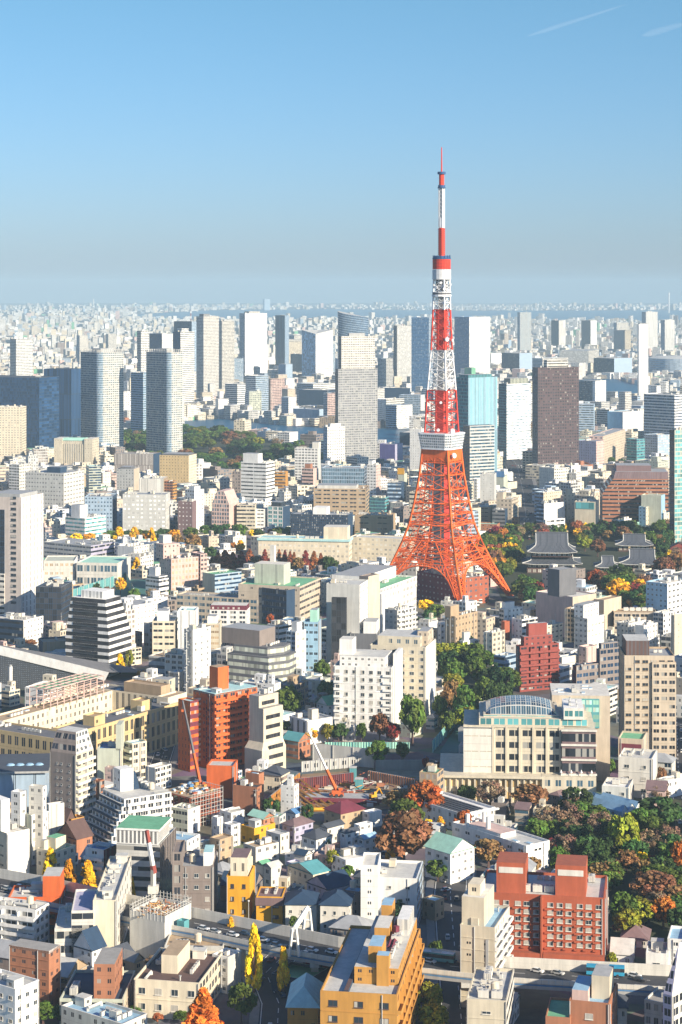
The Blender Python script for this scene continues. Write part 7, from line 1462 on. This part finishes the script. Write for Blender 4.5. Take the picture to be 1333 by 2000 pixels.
# ---------------- the far city towards the bay
far=MB(); rr=random.Random(99); nf=0; tries=0
while nf<21000 and tries<100000:
    tries+=1; px=rr.uniform(-270,1600); py=592+6+rr.random()**1.25*262
    if any(inpoly(px,py,p) for p in EXC): continue
    P=gp(px,py); Y=P.y
    if Y<3250: continue
    hw=rr.uniform(5,15)*(1+Y/14000)*.62; hd=rr.uniform(5,15)*(1+Y/14000)*.62; h=min(70,max(5,rr.lognormvariate(2.45,.55)))
    if Y>9000: h=min(h*1.3,60)
    c=Vector((P.x,P.y)); a=R(40+25*math.sin(P.x/900)+rr.uniform(-12,12))
    bad=False
    for x in range(int((c.x-hw)//40),int((c.x+hw)//40)+1):
        for y in range(int((c.y-hd)//40),int((c.y+hd)//40)+1):
            if HASH.get((x,y)): bad=True
    if bad: continue
    for (l,r_,t,b,yy) in HAND:
        if yy>Y and l-3<px<r_+3: h=min(h,zat(b-.2*(b-t),Y))
    if h<4: continue
    col=rr.choices(['white','off','cream','sand','lgrey','pink','beige','lblue','taupe','green'],[34,24,10,8,14,4,5,4,2,2])[0]; e=Vector((math.cos(a),math.sin(a)));f=Vector((-math.sin(a),math.cos(a)))
    p=[c-e*hw-f*hd,c+e*hw-f*hd,c+e*hw+f*hd,c-e*hw+f*hd]; far.prism([(q.x,q.y) for q in p],0,h,col+' '+rr.choice('grash')+' dgrey',rr.choice(['off','lgrey','white','roofg','concrete'])); nf+=1
tag(far.build('distant_city'),'hazy mass of low pale blocks stretching to the bay',kind='stuff')
print('far',nf)
# far-off harbour cranes and masts
for x,yb,yt,l,c in ((373,632,607,'red and white striped chimney far off above the tall grey gridded tower','red'),(1017,724,686,'slim red and white mast behind the teal towers','red'),(1307,612,572,'faint white smoke stack on the far shore','white'),(183,600,584,'faint thin tower on the far horizon','off')):
    P=gp(x,yb); o=empty('mast',P); tag(o,l,'mast'); h=zat(yt,P.y); m=MB(); s=1.3/F*P.y
    for i in range(5): m.cyl((0,0),s,h*i/5,h*(i+1)/5,c if i%2 else 'white',8)
    m.build('shaft',o); q=MB(); q.cyl((0,0),s*.7,h,h*1.04,c,8); q.build('tip',o)
# ---------------- vehicles
def car_meshes(col):
    b=MB(); b.prism([(-2.1,-.85),(2.1,-.85),(2.1,.85),(-2.1,.85)],.35,.85,col,col,[(-2.05,-.8),(2.0,-.8),(2.0,.8),(-2.05,.8)]); body=b.mesh('body',cm(col,.3))
    g=MB(); g.prism([(-1.7,-.75),(1.0,-.75),(1.0,.75),(-1.7,.75)],.85,1.4,'dark','dark',[(-1.3,-.62),(.4,-.62),(.4,.62),(-1.3,.62)]); cab=g.mesh('windows',GLASSM)
    r=MB(); r.poly([(-1.3,-.62,1.42),(.4,-.62,1.42),(.4,.62,1.42),(-1.3,.62,1.42)],col); rf=r.mesh('roof',cm(col,.3)); return body,cab,rf
_w=MB(); _w.cyl((0,0),.33,-.11,.11,'black',12); WHEEL=_w.mesh('wheel')
CARS={c:car_meshes(c) for c in ('white','lgrey','black','navy','dgrey','red')}
CNM=dict(white='white',lgrey='silver',black='black',navy='dark blue',dgrey='grey',red='red')
def car(P,yaw,col,where):
    o=empty('car',P,yaw); b,c,r=CARS[col]; link('body',b,o); link('windows',c,o); link('roof',r,o)
    for x in(-1.3,1.3):
        for y in(-.8,.8): q=link('wheel',WHEEL,o,(x,y,.33)); q.rotation_euler=(R(90),0,0)
    tag(o,f'{CNM[col]} car on {where}','car',f'{CNM[col]} cars on {where}')
rc_=random.Random(4)
WH=['the wide shaded avenue right of the lattice tower','the shaded street by the broad white block','the shaded street left of the large ochre building','the street behind the ochre courtyard building','the street right of the dark grey glass band office','the lane at the right edge',None]
for rd,wh in zip(ROADS,WH):
    if not wh: continue
    for i in range(len(rd)-1):
        L_=(rd[i+1]-rd[i]).length; dv=(rd[i+1]-rd[i]).normalized(); nrm=Vector((-dv.y,dv.x,0)); wide=wh.startswith('the wide')
        s=rc_.uniform(4,14)
        while s<L_-4:
            for lane in ((-9,-5.5,-2,2,5.5,9) if wide else (-2.2,2.2)):
                if rc_.random()<(.3 if wide else .55): car(rd[i]+dv*(s+rc_.uniform(-3,3))+nrm*lane+Vector((0,0,.13)),math.atan2(dv.y,dv.x)+(math.pi if lane>0 else 0),rc_.choice(list(CARS)),wh)
            s+=rc_.uniform(12,30) if wide else rc_.uniform(10,26)
for k,(px,py,col) in enumerate(((14,1738,'lgrey'),(40,1735,'white'),(420,1822,'lgrey'),(455,1828,'white'),(398,1816,'white'),(540,1848,'lgrey'),(515,1838,'white'),(648,1862,'white'),(480,1826,'navy'),(560,1854,'black'),(600,1866,'lgrey'),(610,1858,'white'),(1050,1899,'white'),(1090,1903,'lgrey'),(1250,1916,'black'),(1240,1908,'white'),(880,1879,'navy'),(840,1880,'white'))):
    car(gp(px,py,Z+.02),math.atan2(*( (gp(570,1840,Z)-gp(379,1800,Z)).yx)) if px>100 else math.atan2(*((gp(85,1742,Z)-gp(-40,1719,Z)).yx)),col,'the elevated expressway')
for px,py,c in ((205,1478,'white'),(316,1462,'lgrey'),(322,1466,'white'),(850,1492,'white'),(842,1496,'lgrey'),(1135,1570,'white'),(872,1740,'white'),(868,1722,'lgrey')): car(gp(px,py,.15),rc_.uniform(0,3),c,'a parking space among the buildings')
def big(nm,lab,cat,P,yaw,l,wd,h,c1,c2):
    o=empty(nm,P,yaw); tag(o,lab,cat); m=MB(); m.box(-l/2,-wd/2,.45,l/2,wd/2,h,c1,c1,c2); m.build('body',o,m=None); m=MB(); m.box(-l/2-.02,-wd/2-.03,h*.5,l/2+.03,wd/2+.03,h*.85,'dark k black 1.6 2 .9 1','dark k black 1.4 2 .9 1',c2); m.build('windows',o)
    for x in(-l*.32,l*.32):
        for y in(-wd/2+.1,wd/2-.1): q=link('wheel',WHEEL,o,(x,y,.45)); q.rotation_euler=(R(90),0,0); q.scale=(1.4,1.4,1.6)
    if h>2.9: q=MB(); q.box(-l*.2,-.7,h,l*.1,.7,h+.25,'lgrey'); q.build('roof_unit',o)
dv=gp(1301,1912,Z)-gp(996,1896,Z); COL['busb']=(.03,.30,.48)
big('bus','bright blue bus on the elevated expressway below the red brick hotel','bus',gp(1183,1905,Z+.02),math.atan2(dv.y,dv.x),12,2.5,3.2,'busb','busb')
dv=gp(900,1882,Z)-gp(822,1873,Z); big('truck','white and teal lorry on the elevated expressway left of the slim off-white tower','lorry',gp(856,1878,Z+.02),math.atan2(dv.y,dv.x),11,2.5,3.2,'teal','white')
for i in range(2): big('coach',f'{"nearer" if i==0 else "farther"} of two white coaches parked by the front tower leg','coach',gp(920+i*6,1184-i*5,.1),R(8),12,2.6,3.3,'white','white')
# utility poles among the houses
pm=MB(); pm.bar((0,0,0),(0,0,11),.17,'concrete',.11); pole=pm.mesh('pole'); xm=MB(); xm.bar((-1.1,0,10.2),(1.1,0,10.2),.07,'grey'); arm=xm.mesh('crossarm'); tm=MB(); tm.cyl((.45,0),.3,7.8,8.9,'lgrey',10); tr=tm.mesh('transformer')
for x,y in ((118,1935),(590,1735),(545,1640),(588,1610),(300,1610),(640,1700),(455,1735),(500,1590),(690,1690),(62,1985),(20,1990),(1110,1600),(1255,1600),(430,1700),(575,1665)):
    o=empty('utility_pole',gp(x,y),rc_.uniform(0,3)); link('pole',pole,o); link('crossarm',arm,o); link('transformer',tr,o); tag(o,autolabel('grey utility pole with crossarm',x,y-15,'utility poles among the houses'),'utility pole','utility poles among the houses')
lm=MB(); lm.bar((0,0,0),(0,0,10),.1,'lgrey',.07); LP=lm.mesh('pole'); hm_=MB(); hm_.cyl((0,0),.35,10,10.4,'white',10); LHd=hm_.mesh('lamp_head')
for x,y in ((486,1815),(871,1400),(880,1396),(884,1388),(940,1402),(945,1395),(951,1388),(1012,1500)):
    o=empty('street_lamp',gp(x,y)); link('pole',LP,o); link('lamp_head',LHd,o); tag(o,autolabel('slim pale lamp post',x,y-15,'lamp posts'),'lamp post','lamp posts')
# ---------------- contrails and haze
cmn,N,L,Pb=mat('contrail_vapour'); Pb.inputs['Base Color'].default_value=(.9,.9,.9,1); Pb.inputs['Roughness'].default_value=1; Pb.inputs['Alpha'].default_value=.016
for p0,p1,r0,r1 in (((1030,71),(1225,8),40,14),((1255,70),(1345,44),60,30)):
    Yc=30000; A=Vector(((p0[0]-CX)/F*Yc,Yc,zat(p0[1],Yc))); B2=Vector(((p1[0]-CX)/F*Yc*1.1,Yc*1.1,zat(p1[1],Yc*1.1))); b=MB(); n=14
    dv=(B2-A).normalized(); u=dv.orthogonal().normalized(); v=dv.cross(u); rings=[]
    for i in range(13):
        t=i/12; rr_=(r0+(r1-r0)*t)*(.12+min(1,t*5)*min(1,(1-t)*5)); q=A.lerp(B2,t); rings.append([q+(u*math.cos(j*6.283/n)+v*math.sin(j*6.283/n))*rr_ for j in range(n)])
    for i in range(12):
        for j in range(n): k=(j+1)%n; b.poly([rings[i][j],rings[i][k],rings[i+1][k],rings[i+1][j]],'white')
    o=b.build('contrail',m=cmn); tag(o,'faint white vapour trail high in the sky',kind='stuff')
hz=MB(); hz.box(-16000,-500,-1,16000,GEND+800,345,'white',bottom=True)
hm,N,L,Pb=mat('haze_air'); N.remove(Pb); pv=N.new('ShaderNodeVolumePrincipled'); pv.inputs['Color'].default_value=(.50,.69,.81,1); pv.inputs['Density'].default_value=6.5e-5; pv.inputs['Anisotropy'].default_value=-0.1
L.new(pv.outputs[0],N['Material Output'].inputs['Volume'])
o=hz.build('haze',m=hm); tag(o,kind='stuff')
